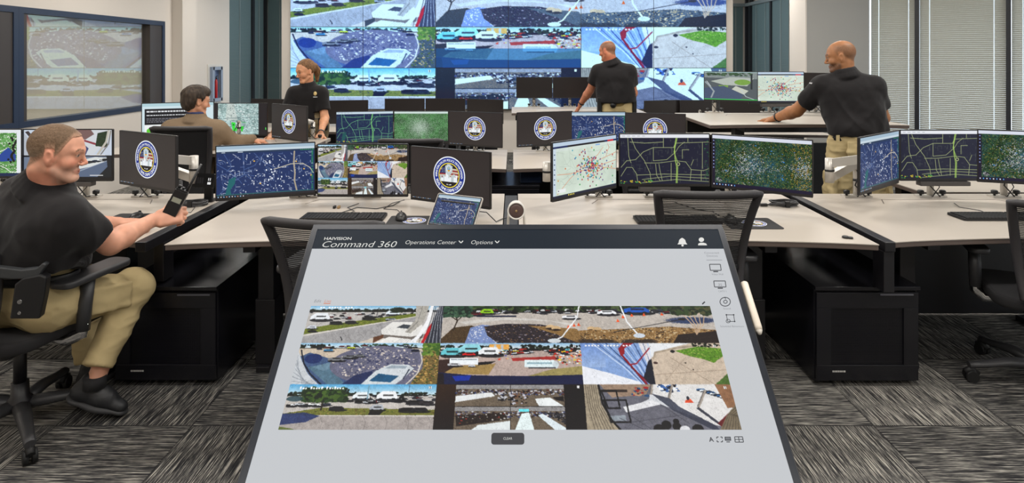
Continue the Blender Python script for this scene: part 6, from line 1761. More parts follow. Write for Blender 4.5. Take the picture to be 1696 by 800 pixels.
# ---------------------------------------------------------------- the seated officer at the left
def officer():
    HSC = .945
    t = thing('person', 'seated man in black polo and khaki trousers holding a radio in a swivel chair', 'person', (-2.04, 2.62, 0))
    J = dict(pelvis=V3(-2.05, 2.60, .60), chest=V3(-1.93, 2.53, .93), neck=V3(-1.900, 2.505, 1.085), headc=V3(-1.827, 2.47, 1.214),
             shL=V3(-2.07, 2.61, 1.02), shR=V3(-1.765, 2.435, .955), elR=V3(-1.700, 2.60, .815), wrR=V3(-1.660, 2.83, .850),
             elL=V3(-2.02, 2.86, .82), wrL=V3(-1.945, 3.03, .785), hipL=V3(-2.14, 2.63, .555), hipR=V3(-1.955, 2.58, .555),
             knL=V3(-2.12, 3.02, .50), anL=V3(-2.06, 3.0, .13), knR=V3(-1.80, 2.915, .510), anR=V3(-1.835, 2.72, .235), hipw=1.05, colr=.072)
    J['M'] = frame((.16, 1, 0), (0, 0, 1)); J['Mt'] = frame((.45, .9, 0), (0, 0.1, 1))
    hf = nrmv(V3(.97, .30, -.10)); M = frame(hf, (0.06, 0, 1)); C = J['headc']
    lo, hi = bounds([C, J['shL'], J['elR'], J['wrR'] + V3(.12, .1, 0), J['wrL'] + V3(.12, .05, 0), V3(-1.9, 2.4, .16)], .14)
    lo[2] = .10
    sd = Sdf(lo, hi, .0045)
    add_head(sd, C, M, HSC, J['neck'] + V3(0, 0, -.03), nr=.064, jaw=1.03)
    sd.ell(C - M[1] * .062 - M[2] * .062, (.05, .03, .04), M, .03)                # fold of the nape
    sd.cap(J['neck'] - V3(0, 0, .03), J['chest'], .07, .10, .03)
    sd.cap(J['shL'], J['shR'], .05, .05, .03)
    sd.cap(J['chest'], J['pelvis'], .10, .10, .03)
    for s_ in 'LR': arm(sd, J['sh' + s_], J['el' + s_], J['wr' + s_], 1.10)
    XR = nrmv(V3(.80, .52, .10)); DR = nrmv(V3(.25, -.75, .55))
    add_hand(sd, J['wrR'] + XR * .02, XR, DR, 1, curls=[(30, 60, 30), (42, 66, 30), (50, 66, 30), (55, 66, 30)], thumb=(.55, .65, -.5), tcurl=15, s=1.06)
    XL = nrmv(V3(.93, .32, -.10)); DL = nrmv(V3(-.1, -.1, 1))
    add_hand(sd, J['wrL'] + XL * .02, XL, DL, -1, curls=[(48, 70, 40)] * 4, thumb=(.75, .35, -.5), s=1.04)
    for s_ in 'R': sd.cap(J['hip' + s_], J['kn' + s_], .05, .045, .02); sd.cap(J['kn' + s_], J['an' + s_] + V3(-.005, -.01, -.06), .042, .036, .02)
    def hl(x, y, z):
        return np.clip((z - hline(y, -.004)) / .012, 0, 1) * (y < .088) * (np.abs(x) < .0775) * .8
    col = head_colour(C, M, HSC, (206, 150, 124), (176, 110, 96), (112, 86, 66), stubble=(178, 158, 146), ruddy=.36, hairline=hl, st_amt=.35)
    b = sdf_obj('body', sd, SKIN, t, col)
    # cropped hair hugging the skull
    hs = Sdf(C - .16, C + .16, .0035); w = lambda x, y, z: C + HSC * (x * M[0] + y * M[1] + z * M[2])
    hs.ell(w(0, -.014, .037), np.array((.0768, .0980, .0902)) * HSC, M, .01); hs.ell(w(0, .026, .022), np.array((.0672, .0690, .0820)) * HSC, M, .02)
    g = hs._reg(C - .16, C + .16, 0); sl, X, Y, Z = g
    ly = ((X - C[0]) * M[1][0] + (Y - C[1]) * M[1][1] + (Z - C[2]) * M[1][2]) / HSC
    lz = ((X - C[0]) * M[2][0] + (Y - C[1]) * M[2][1] + (Z - C[2]) * M[2][2]) / HSC
    hs.f[sl] = np.maximum(hs.f[sl], (hline(ly) - lz) * .6)
    def hc(V):
        n = noise3(V * 300); L = (V - C) @ M.T / HSC; dl = L[:, 2] - hline(L[:, 1])
        a = np.array((96, 74, 54.)); gy = np.array((146, 128, 110.)); sk = np.array((196, 150, 124.))
        m = np.clip((.05 - L[:, 2]) / .06, 0, 1) * .6 + .15 * (n + 1)
        c = a * (1 - m[:, None]) + gy * m[:, None]
        f = np.clip(1 - dl / .030, 0, 1)[:, None] * .75
        return (c * (1 - f) + sk * f) * (1 + .10 * n)[:, None]
    sdf_obj('hair', hs, HAIRM, t, hc, folds=lambda V: .0010 * noise3(V * 160))
    torso_shirt(J, SHIRT, t, .006, .0065, 1, belly=.03, bulk=1.08, sl=.66, hem=(V3(-2.0, 2.6, .695), (.15, -.2, -1)))
    def pock(sd):
        c = J['hipR'] * .45 + J['knR'] * .55 + V3(.075, -.02, .0); sd.rbox(c, (.018, .09, .055), frame(J['knR'] - J['hipR'], (0, 0, 1)), .008, .012)
    legs(t, J, KHAKI, res=.006, fold=.006, extra=pock, seated=True)
    belt(t, J, BELTK, .690, .172, .148)
    so = shoe(t, (-1.945, 2.70, .105), (-1.725, 2.745, .012), up=(.38, 0, .9))
    shoe(t, (-2.06, 2.93, .0), (-2.04, 3.2, .0))
    sk = MB(); a0 = J['anR']; sk.tube([a0 + V3(-.01, -.01, -.085), a0 + V3(-.006, -.01, -.035)], [.047, .045], 18, 0); sk.build('sock', mat('sock', (28, 28, 30), .9), t)
    # radio in the hand
    rc = J['wrR'] + V3(.085, .05, .075); rM = frame((-.25, 1.0, .0), (.42, .15, .9))
    r = thing('two_way_radio', 'black two-way radio with long antenna in the seated officer\'s hand', 'radio', tuple(rc - V3(.02, .0, .05)))
    m = MB(); Mt_ = Matrix([list(rM[0]) + [0], list(rM[1]) + [0], list(rM[2]) + [0], [0, 0, 0, 1]]).transposed(); Mt_.translation = Vector(rc); m.T = Mt_
    m.prism(rrpoly(0, 0, .060, .034, .006, 3), -.075, .055); m.prism(rrpoly(0, 0, .054, .030, .006, 3), .055, .064)
    m.box(-.030, .030, -.021, -.017, -.06, .0); m.build('radio_body', PLAST, r, bevel=.001)
    sc2 = MB(); sc2.T = Mt_; sc2.box(-.020, .020, -.0182, -.0172, -.002, .022); sc2.build('radio_display', mat('lcd', (150, 152, 136), .3), r)
    an = MB(); an.T = Mt_; an.tube([(.020, 0, .06), (.020, 0, .09), (.020, 0, .20)], [.0085, .006, .005], 10); an.build('antenna', PLAST, r)
    kn_ = MB(); kn_.T = Mt_; kn_.cyl((-.018, 0, .064), (-.018, 0, .078), .008, 12); kn_.cyl((.0, 0, .064), (.0, 0, .074), .006, 12); kn_.build('knob', PLAST, r)
    # pistol in its holster on the right hip
    hp = P(50, 487, 2.345); hz = thing('holster', 'black holster with pistol grip on the seated officer\'s right hip', 'holster', tuple(hp))
    hM = Matrix.Translation(hp) @ Matrix.Rotation(R(14), 4, 'Z') @ Matrix.Rotation(R(4), 4, 'Y')
    m = MB(); m.T = hM
    m.prism([(-.052, -.085), (-.045, .045), (-.02, .068), (.035, .080), (.058, .070), (.056, .0), (.046, -.088)], -.022, .022, 'y', 0)
    m.build('holster_shell', mat('holster_kydex', (22, 22, 24), .35), hz, bevel=.006)
    m = MB(); m.T = hM; m.cyl((-.022, -.026, -.02), (-.022, -.022, -.02), .008, 12); m.cyl((-.02, -.026, -.062), (-.02, -.022, -.062), .006, 12); m.build('rivet', CHROME, hz)
    m = MB(); m.T = hM
    m.prism([(-.012, .062), (.030, .075), (.052, .115), (.040, .122), (.020, .102), (-.03, .096), (-.082, .104), (-.125, .110), (-.128, .070), (-.06, .062)], -.015, .015, 'y', 0)
    m.build('pistol', mat('pistol_polymer', (48, 50, 52), .5, bump=.4, bscale=900), hz, bevel=.004)
    return J
officer()

def dark_pack(t, name, c, sz, m=None, rot=0):
    b = MB(); b.T = Matrix.Translation(Vector(c)) @ Matrix.Rotation(rot, 4, 'Z')
    b.prism(rrpoly(0, 0, sz[0], sz[1], min(sz[0], sz[1]) * .3, 4), -sz[2] / 2, sz[2] / 2); return b.build(name, m or BELTK, t, bevel=.004)

# ---------------------------------------------------------------- the bald officer leaning on the raised desk
def bald_officer():
    X0, Y0 = 2.60, 4.72
    t = thing('person', 'bald man in black polo leaning his hand on the raised desk', 'person', (X0, Y0, 0))
    J = dict(pelvis=V3(2.63, 4.70, .985), chest=V3(2.60, 4.76, 1.31), neck=V3(2.575, 4.78, 1.47), headc=V3(2.545, 4.79, 1.603),
             shL=V3(2.42, 4.82, 1.375), shR=V3(2.755, 4.71, 1.375), elL=V3(2.31, 5.02, 1.165), wrL=V3(2.235, 5.24, 1.085),
             elR=V3(2.865, 4.78, 1.13), wrR=V3(2.82, 4.98, 1.07), hipL=V3(2.53, 4.72, .93), hipR=V3(2.73, 4.69, .93),
             knL=V3(2.50, 4.74, .50), knR=V3(2.76, 4.72, .50), anL=V3(2.49, 4.70, .08), anR=V3(2.78, 4.66, .08), hipw=1.0, colr=.070, thigh=1.16)
    J['M'] = frame((-.12, 1, 0), (0, 0, 1)); J['Mt'] = frame((-.3, .95, 0), (0, .1, 1))
    C = J['headc']; M = frame((-.88, .47, -.10), (0, 0, 1))
    lo, hi = bounds([C, J['shL'], J['shR'], J['wrL'] + V3(-.1, .15, 0), J['wrR'], J['pelvis']], .13); sd = Sdf(lo, hi, .0055)
    add_head(sd, C, M, 1.02, J['neck'] - V3(0, 0, .03), nr=.066)
    sd.cap(J['neck'] - V3(0, 0, .02), J['chest'], .07, .10, .03); sd.cap(J['shL'], J['shR'], .05, .05, .03); sd.cap(J['chest'], J['pelvis'], .10, .10, .03)
    for s_ in 'LR': arm(sd, J['sh' + s_], J['el' + s_], J['wr' + s_], 1.2)
    XL = nrmv(V3(-.78, .60, -.20)); add_hand(sd, J['wrL'] + XL * .015 - V3(0, 0, .006), XL, V3(0, 0, 1), 1, curl=(6, 10, 8), s=1.04, thumb=(.7, .6, -.2))
    XR = nrmv(V3(-.3, .8, -.4)); add_hand(sd, J['wrR'], XR, V3(1, 0, 0), 1, curl=(40, 50, 30))
    col = head_colour(C, M, 1.02, (158, 108, 72), (134, 84, 66), (44, 34, 28), stubble=(70, 50, 40), st_amt=.75,
                      hairline=lambda x, y, z: .34 * np.clip((z - hline(y)) / .02, 0, 1) * np.clip((.05 - y) / .04, 0, 1) * np.clip((.105 - z) / .03, 0, 1) * (np.abs(x) < .0775))
    sdf_obj('body', sd, SKIN, t, col)
    torso_shirt(J, SHIRT, t, .007, .007, 9, bulk=1.04, sl=.66, hem=(V3(2.63, 4.7, 1.012), (0, 0, -1)))
    def cargo(sd):
        for s_, q in (('L', -1), ('R', 1)):
            c = J['hip' + s_] * .35 + J['kn' + s_] * .65 + V3(q * .085, -.02, -.02); sd.rbox(c, (.018, .075, .09), np.eye(3), .008, .012)
            c = J['pelvis'] + V3(q * .085, -.125, -.07); sd.rbox(c, (.06, .010, .06), np.eye(3), .006, .010)
    legs(t, J, KHAKI, res=.007, fold=.010, seed=8, extra=cargo)
    belt(t, J, BELTK, .990)
    lp = MB(); q = P(1388, 229, 4.56); lp.box(q.x - .012, q.x + .012, q.y - .0, q.y + .004, q.z - .026, q.z + .022); lp.build('belt_loop', KHAKI, t)
    shoe(t, (2.49, 4.60, 0), (2.47, 4.90, 0)); shoe(t, (2.78, 4.56, 0), (2.79, 4.86, 0))
    wb = MB(); w = J['wrL'] + (J['elL'] - J['wrL']) * .10; d = Vector(J['wrL'] - J['elL']).normalized(); a = d.orthogonal().normalized(); bb = d.cross(a)
    wb.tube([Vector(w) + (a * math.cos(k) + bb * math.sin(k)) * .036 for k in np.linspace(0, 2 * math.pi, 20, endpoint=False)], .007, 8, closed=True)
    o = wb.build('bracelet', mat('bracelet_black', (20, 18, 18), .4), None); tag(rehome(o, tuple(w)), 'dark bracelet on the bald officer\'s wrist', 'bracelet')
    ph = MB(); c = J['wrR'] + V3(.03, .02, .03); ph.box(c[0] - .03, c[0] + .03, c[1] - .02, c[1] + .02, c[2] - .05, c[2] + .04)
    # a shoulder patch
    sp = MB(); c = J['shL'] * .85 + J['elL'] * .15 + V3(-.06, -.02, .055); sp.box(c[0] - .012, c[0] + .012, c[1] - .02, c[1] + .02, c[2] - .006, c[2] + .004); sp.build('shoulder_patch', mat('patch', (200, 200, 204), .7), t)
bald_officer()

# ---------------------------------------------------------------- the officer facing the wall
def wall_officer():
    t = thing('person', 'man in black polo and tan belt standing with his back turned, facing the video wall', 'person', (1.22, 7.40, 0))
    J = dict(pelvis=V3(1.24, 7.40, .99), chest=V3(1.225, 7.42, 1.35), neck=V3(1.185, 7.43, 1.535), headc=V3(1.135, 7.43, 1.675),
             shL=V3(1.03, 7.46, 1.43), shR=V3(1.39, 7.38, 1.43), elL=V3(.94, 7.56, 1.19), wrL=V3(.835, 7.68, 1.01),
             elR=V3(1.455, 7.45, 1.17), wrR=V3(1.42, 7.60, 1.0), hipL=V3(1.14, 7.40, .93), hipR=V3(1.34, 7.40, .93),
             knL=V3(1.12, 7.42, .5), knR=V3(1.36, 7.42, .5), anL=V3(1.11, 7.38, .08), anR=V3(1.37, 7.38, .08), hipw=.96, colr=.072)
    J['M'] = frame((0, 1, 0), (0, 0, 1)); J['Mt'] = frame((-.15, 1, 0), (0, 0, 1))
    C = J['headc']; M = frame((-.80, .58, -.12), (0, 0, 1))
    lo, hi = bounds([C, J['shL'], J['shR'], J['wrL'] + V3(-.1, .1, -.05), J['wrR'], J['pelvis']], .13); sd = Sdf(lo, hi, .007)
    add_head(sd, C, M, 1.0, J['neck'] - V3(0, 0, .03), nr=.072)
    sd.cap(J['neck'] - V3(0, 0, .02), J['chest'], .07, .10, .03); sd.cap(J['shL'], J['shR'], .05, .05, .03); sd.cap(J['chest'], J['pelvis'], .10, .10, .03)
    for s_ in 'LR': arm(sd, J['sh' + s_], J['el' + s_], J['wr' + s_], 1.15)
    add_hand(sd, J['wrL'] + V3(-.01, .01, -.03), nrmv(V3(-.35, .6, -.55)), V3(-.2, -.5, .8), 1, curl=(10, 12, 8), spread=2.4); add_hand(sd, J['wrR'], nrmv(V3(-.2, .9, -.3)), V3(1, 0, 0), 1, curl=(30, 40, 20))
    col = head_colour(C, M, 1.0, (186, 122, 92), (160, 96, 80), (96, 70, 52), ruddy=.5, hairline=lambda x, y, z: .8 * np.clip((z - hline(y)) / .012, 0, 1) * (y < .07) * (np.abs(x) < .0775) * np.where(z > .1, .5, 1))
    sdf_obj('body', sd, SKIN, t, col)
    torso_shirt(J, SHIRT, t, .008, .005, 4, bulk=1.12, sl=.62, hem=(V3(1.24, 7.4, 1.06), (0, 0, -1)))
    legs(t, J, KHAKI, res=.011, fold=.006, seed=5)
    belt(t, J, BELTT, 1.045, .184, .160, hgt=.05)
    bg = MB(); c = (1.18, 7.265, 1.035); bg.lathe([(.006, -.012), (.034, -.010), (.036, 0), (.03, .008)], c, 'y', 16, 0)
    bg.build('badge_holder', BELTK, t)
    dark_pack(t, 'belt_pouch', (1.030, 7.36, 1.02), (.05, .10, .20)); dark_pack(t, 'belt_pouch', (1.445, 7.36, 1.0), (.05, .09, .17))
    shoe(t, (1.11, 7.28, 0), (1.11, 7.57, 0)); shoe(t, (1.37, 7.28, 0), (1.37, 7.57, 0))
    w = J['wrL'] + (J['elL'] - J['wrL']) * .12; d = Vector(J['wrL'] - J['elL']).normalized(); a = d.orthogonal().normalized(); bb = d.cross(a); wb = MB()
    wb.tube([Vector(w) + (a * math.cos(k) + bb * math.sin(k)) * .034 for k in np.linspace(0, 2 * math.pi, 20, endpoint=False)], .008, 8, closed=True)
    o = wb.build('wristwatch', mat('watch_black', (22, 20, 20), .4), None); tag(rehome(o, tuple(w)), 'dark wristwatch on the officer facing the wall', 'watch')
wall_officer()

# ---------------------------------------------------------------- the woman
def woman():
    t = thing('person', 'woman in black polo with brown ponytail leaning on the second row desk', 'person', (-2.03, 6.10, 0))
    J = dict(pelvis=V3(-2.02, 6.10, .93), chest=V3(-2.02, 6.07, 1.20), neck=V3(-2.02, 6.07, 1.315), headc=V3(-2.035, 6.04, 1.462),
             shR=V3(-2.145, 6.05, 1.245), shL=V3(-1.89, 6.05, 1.245), elL=V3(-1.835, 6.00, 1.01), wrL=V3(-1.81, 5.80, .895),
             elR=V3(-2.23, 5.97, 1.01), wrR=V3(-2.26, 5.80, .895), hipL=V3(-1.93, 6.10, .87), hipR=V3(-2.11, 6.10, .87),
             knL=V3(-1.92, 6.08, .48), knR=V3(-2.12, 6.08, .48), anL=V3(-1.92, 6.12, .08), anR=V3(-2.12, 6.12, .08), hipw=.95, colr=.058)
    J['M'] = frame((0, -1, 0), (0, 0, 1)); J['Mt'] = frame((-.15, -1, 0), (0, 0, 1))
    C = J['headc']; M = frame((-.66, -.72, -.20), (0, 0, 1)); s = .94
    lo, hi = bounds([C, J['shL'], J['shR'], J['wrL'], J['wrR'], J['pelvis']], .14); sd = Sdf(lo, hi, .0055)
    add_head(sd, C, M, s, J['neck'] - V3(0, 0, .03), female=True, nr=.050)
    sd.cap(J['neck'] - V3(0, 0, .02), J['chest'], .055, .09, .03); sd.cap(J['shL'], J['shR'], .042, .042, .03); sd.cap(J['chest'], J['pelvis'], .09, .09, .03)
    for s_ in 'LR': arm(sd, J['sh' + s_], J['el' + s_], J['wr' + s_], .92)
    add_hand(sd, J['wrL'] + V3(0, -.01, -.02), nrmv(V3(.05, -.9, -.35)), V3(0, 0.2, 1), 1, curl=(8, 8, 6), s=.92); add_hand(sd, J['wrR'] + V3(0, -.01, -.02), nrmv(V3(.1, -.9, -.35)), V3(0, 0.2, 1), -1, curl=(8, 8, 6), s=.92)
    col = head_colour(C, M, s, (205, 148, 112), (178, 98, 86), (84, 58, 40), ruddy=.2)
    sdf_obj('body', sd, SKIN, t, col)
    hs = Sdf(C - .24, C + .2, .006); w = lambda x, y, z: C + s * (x * M[0] + y * M[1] + z * M[2])
    hs.ell(w(0, -.016, .040), np.array((.0805, .100, .0915)) * s, M, .01)
    g = hs._reg(C - .24, C + .2, 0); sl, X, Y, Z = g
    L = [((X - C[0]) * M[i][0] + (Y - C[1]) * M[i][1] + (Z - C[2]) * M[i][2]) / s for i in range(3)]
    line = np.where(L[1] > .05, .070 + (L[1] - .05) * .5, np.where(L[1] > .0, .015 + L[1] * 1.1, -.040 + np.where(L[1] > -.02, .055, 0)))
    hs.f[sl] = np.maximum(hs.f[sl], (line - L[2]) * .8)
    hs.cap(w(0, -.11, .03), w(.01, -.135, -.02), .034, .032, .02); hs.cap(w(.01, -.135, -.02), w(.02, -.12, -.13), .032, .016, .02)
    def hc(V): n = noise3(V * np.array((170, 170, 60))); return np.array((116, 84, 56.)) * (1 + .3 * n)[:, None]
    sdf_obj('hair', hs, HAIRM, t, hc, folds=lambda V: .002 * noise3(V * np.array((120, 120, 50))))
    def bust(): pass
    torso_shirt(J, SHIRT, t, .0065, .005, 6, bulk=.78, sl=.70, belly=.0)
    bs = MB()
    e = P(522, 155, 5.90); ep = MB(); ep.ell((e.x, e.y, e.z + .0), (.016, .008, .020)); ep.build('chest_badge', mat('badge_thread', (206, 180, 120), .6), t)
    ep = MB(); ep.box(e.x - .018, e.x + .018, e.y - .004, e.y + .008, e.z - .036, e.z - .03); ep.build('name_stitching', mat('stitching', (190, 190, 192), .8), t)
    legs(t, J, mat('dark_khaki_cloth', (120, 104, 76), .85, bump=.3, bscale=700), res=.011, fold=.005, seed=2)
    belt(t, J, BELTK, .985, .152, .130, hgt=.05)
    dark_pack(t, 'belt_pouch', (-1.85, 6.0, .95), (.09, .06, .12)); dark_pack(t, 'belt_pouch', (-2.12, 5.98, .96), (.07, .05, .10))
    shoe(t, (-1.92, 6.20, 0), (-1.92, 5.94, 0)); shoe(t, (-2.12, 6.20, 0), (-2.12, 5.94, 0))
    wt = J['wrL']; d = Vector(J['wrL'] - J['elL']).normalized(); a = d.orthogonal().normalized(); bb = d.cross(a); wb = MB()
    wb.tube([Vector(wt) + (a * math.cos(k) + bb * math.sin(k)) * .028 for k in np.linspace(0, 2 * math.pi, 20, endpoint=False)], .006, 8, closed=True)
    o = wb.build('bracelet', mat('bracelet_grey', (90, 92, 96), .4), None); tag(rehome(o, tuple(wt)), 'grey bracelet on the woman\'s wrist', 'bracelet')
woman()

# ---------------------------------------------------------------- the seated man in the tan jacket
def seated_man():
    t = thing('person', 'dark-haired man in tan jacket seated at the second row desk', 'person', (-2.66, 5.08, 0))
    J = dict(pelvis=V3(-2.68, 5.02, .60), chest=V3(-2.65, 5.09, .93), neck=V3(-2.635, 5.11, 1.09), headc=V3(-2.625, 5.11, 1.235),
             shL=V3(-2.84, 5.12, 1.00), shR=V3(-2.44, 5.08, 1.00), elL=V3(-2.90, 5.30, .85), wrL=V3(-2.74, 5.46, .88),
             elR=V3(-2.36, 5.20, .885), wrR=V3(-2.27, 5.37, .885), hipL=V3(-2.78, 5.04, .56), hipR=V3(-2.58, 5.04, .56),
             knL=V3(-2.80, 5.46, .52), knR=V3(-2.56, 5.46, .52), anL=V3(-2.80, 5.42, .09), anR=V3(-2.56, 5.42, .09), hipw=.95, colr=.062)
    J['M'] = frame((0, 1, 0), (0, 0, 1)); J['Mt'] = frame((.1, 1, 0), (0, 0.1, 1))
    C = J['headc']; M = frame((.72, .68, -.12), (0, 0, 1)); s = .96
    lo, hi = bounds([C, J['shL'], J['shR'], J['wrL'], J['wrR'] + V3(.14, .05, 0), J['pelvis']], .13); sd = Sdf(lo, hi, .0055)
    add_head(sd, C, M, s, J['neck'] - V3(0, 0, .03), nr=.054)
    sd.cap(J['neck'] - V3(0, 0, .02), J['chest'], .06, .09, .03); sd.cap(J['shL'], J['shR'], .045, .045, .03); sd.cap(J['chest'], J['pelvis'], .09, .09, .03)
    for s_ in 'LR': arm(sd, J['sh' + s_], J['el' + s_], J['wr' + s_], .95)
    add_hand(sd, J['wrR'] + V3(.01, 0, -.01), nrmv(V3(.9, .3, -.15)), V3(0, 0, 1), -1, curl=(28, 34, 20), s=.98); add_hand(sd, J['wrL'], nrmv(V3(.4, .8, -.15)), V3(0, 0, 1), 1, curl=(28, 34, 20))
    sdf_obj('body', sd, SKIN, t, head_colour(C, M, s, (196, 142, 112), (170, 104, 90), (50, 40, 34)))
    hs = Sdf(C - .18, C + .18, .005); w = lambda x, y, z: C + s * (x * M[0] + y * M[1] + z * M[2])
    hs.ell(w(0, -.02, .046), np.array((.094, .112, .098)) * s, M, .01); hs.ell(w(0, -.06, -.01), np.array((.076, .062, .08)) * s, M, .03); hs.ell(w(0, .04, .092), np.array((.07, .06, .04)) * s, M, .03)
    g = hs._reg(C - .18, C + .18, 0); sl, X, Y, Z = g
    L = [((X - C[0]) * M[i][0] + (Y - C[1]) * M[i][1] + (Z - C[2]) * M[i][2]) / s for i in range(3)]
    line = np.where(L[1] > .05, .055, np.where(L[1] > .015, -.01 + (L[1] - .015) * 1.8, np.where(L[1] > -.025, .030, -.085)))
    hs.f[sl] = np.maximum(hs.f[sl], (line - L[2]) * .7)
    def hc(V): n = noise3(V * np.array((110, 110, 40))); return np.array((58, 48, 40.)) * (1 + .35 * n)[:, None]
    sdf_obj('hair', hs, HAIRM, t, hc, folds=lambda V: .005 * noise3(V * np.array((50, 50, 26))))
    torso_shirt(J, TANJ, t, .007, .006, 12, name='jacket', long=True, bulk=1.0, collar=True)
    ln = MB(); n0 = J['neck'] + V3(0, 0, .045); ln.tube([n0 + V3(.064 * math.cos(a), .064 * math.sin(a), .004) for a in np.linspace(0, 2 * math.pi, 24, endpoint=False)], .006, 8, flat=2, closed=True)
    ln.build('collar_band', mat('navy_ribbon', (40, 56, 100), .7), t)
    legs(t, J, mat('dark_trouser_cloth', (40, 40, 44), .85), res=.012, fold=.005, seed=2)
    shoe(t, (-2.80, 5.30, 0), (-2.80, 5.58, 0)); shoe(t, (-2.56, 5.30, 0), (-2.56, 5.58, 0))
seated_man()

# ================================================================ chairs
def mesh_cloth():
    m = bpy.data.materials.new('chair_mesh_cloth'); m.use_nodes = True; nt = m.node_tree; N = nt.nodes; L = nt.links
    p = N['Principled BSDF']; p.inputs['Base Color'].default_value = rgb(34, 33, 35); p.inputs['Roughness'].default_value = .7
    out = N['Material Output']; mx = N.new('ShaderNodeMixShader'); tr = N.new('ShaderNodeBsdfTransparent')
    tc = N.new('ShaderNodeTexCoord'); mp = N.new('ShaderNodeMapping'); mp.inputs['Scale'].default_value = (5, 5, 330)
    n = N.new('ShaderNodeTexNoise'); n.inputs['Scale'].default_value = 1; n.inputs['Detail'].default_value = 1
    wv = N.new('ShaderNodeTexWave'); wv.bands_direction = 'Z'; wv.inputs['Scale'].default_value = 38; wv.inputs['Distortion'].default_value = .4
    L.new(tc.outputs['Object'], mp.inputs[0]); L.new(mp.outputs[0], n.inputs['Vector']); L.new(tc.outputs['Object'], wv.inputs['Vector'])
    ad = N.new('ShaderNodeMath'); ad.operation = 'ADD'; L.new(n.outputs['Fac'], ad.inputs[0]); L.new(wv.outputs['Fac'], ad.inputs[1])
    rp = N.new('ShaderNodeMapRange'); rp.inputs[1].default_value = .55; rp.inputs[2].default_value = 1.15; rp.inputs[3].default_value = .52; rp.inputs[4].default_value = .97
    L.new(ad.outputs[0], rp.inputs[0]); L.new(rp.outputs[0], mx.inputs[0]); L.new(tr.outputs[0], mx.inputs[1]); L.new(p.outputs[0], mx.inputs[2]); L.new(mx.outputs[0], out.inputs[0])
    return m
CMESH = mesh_cloth()
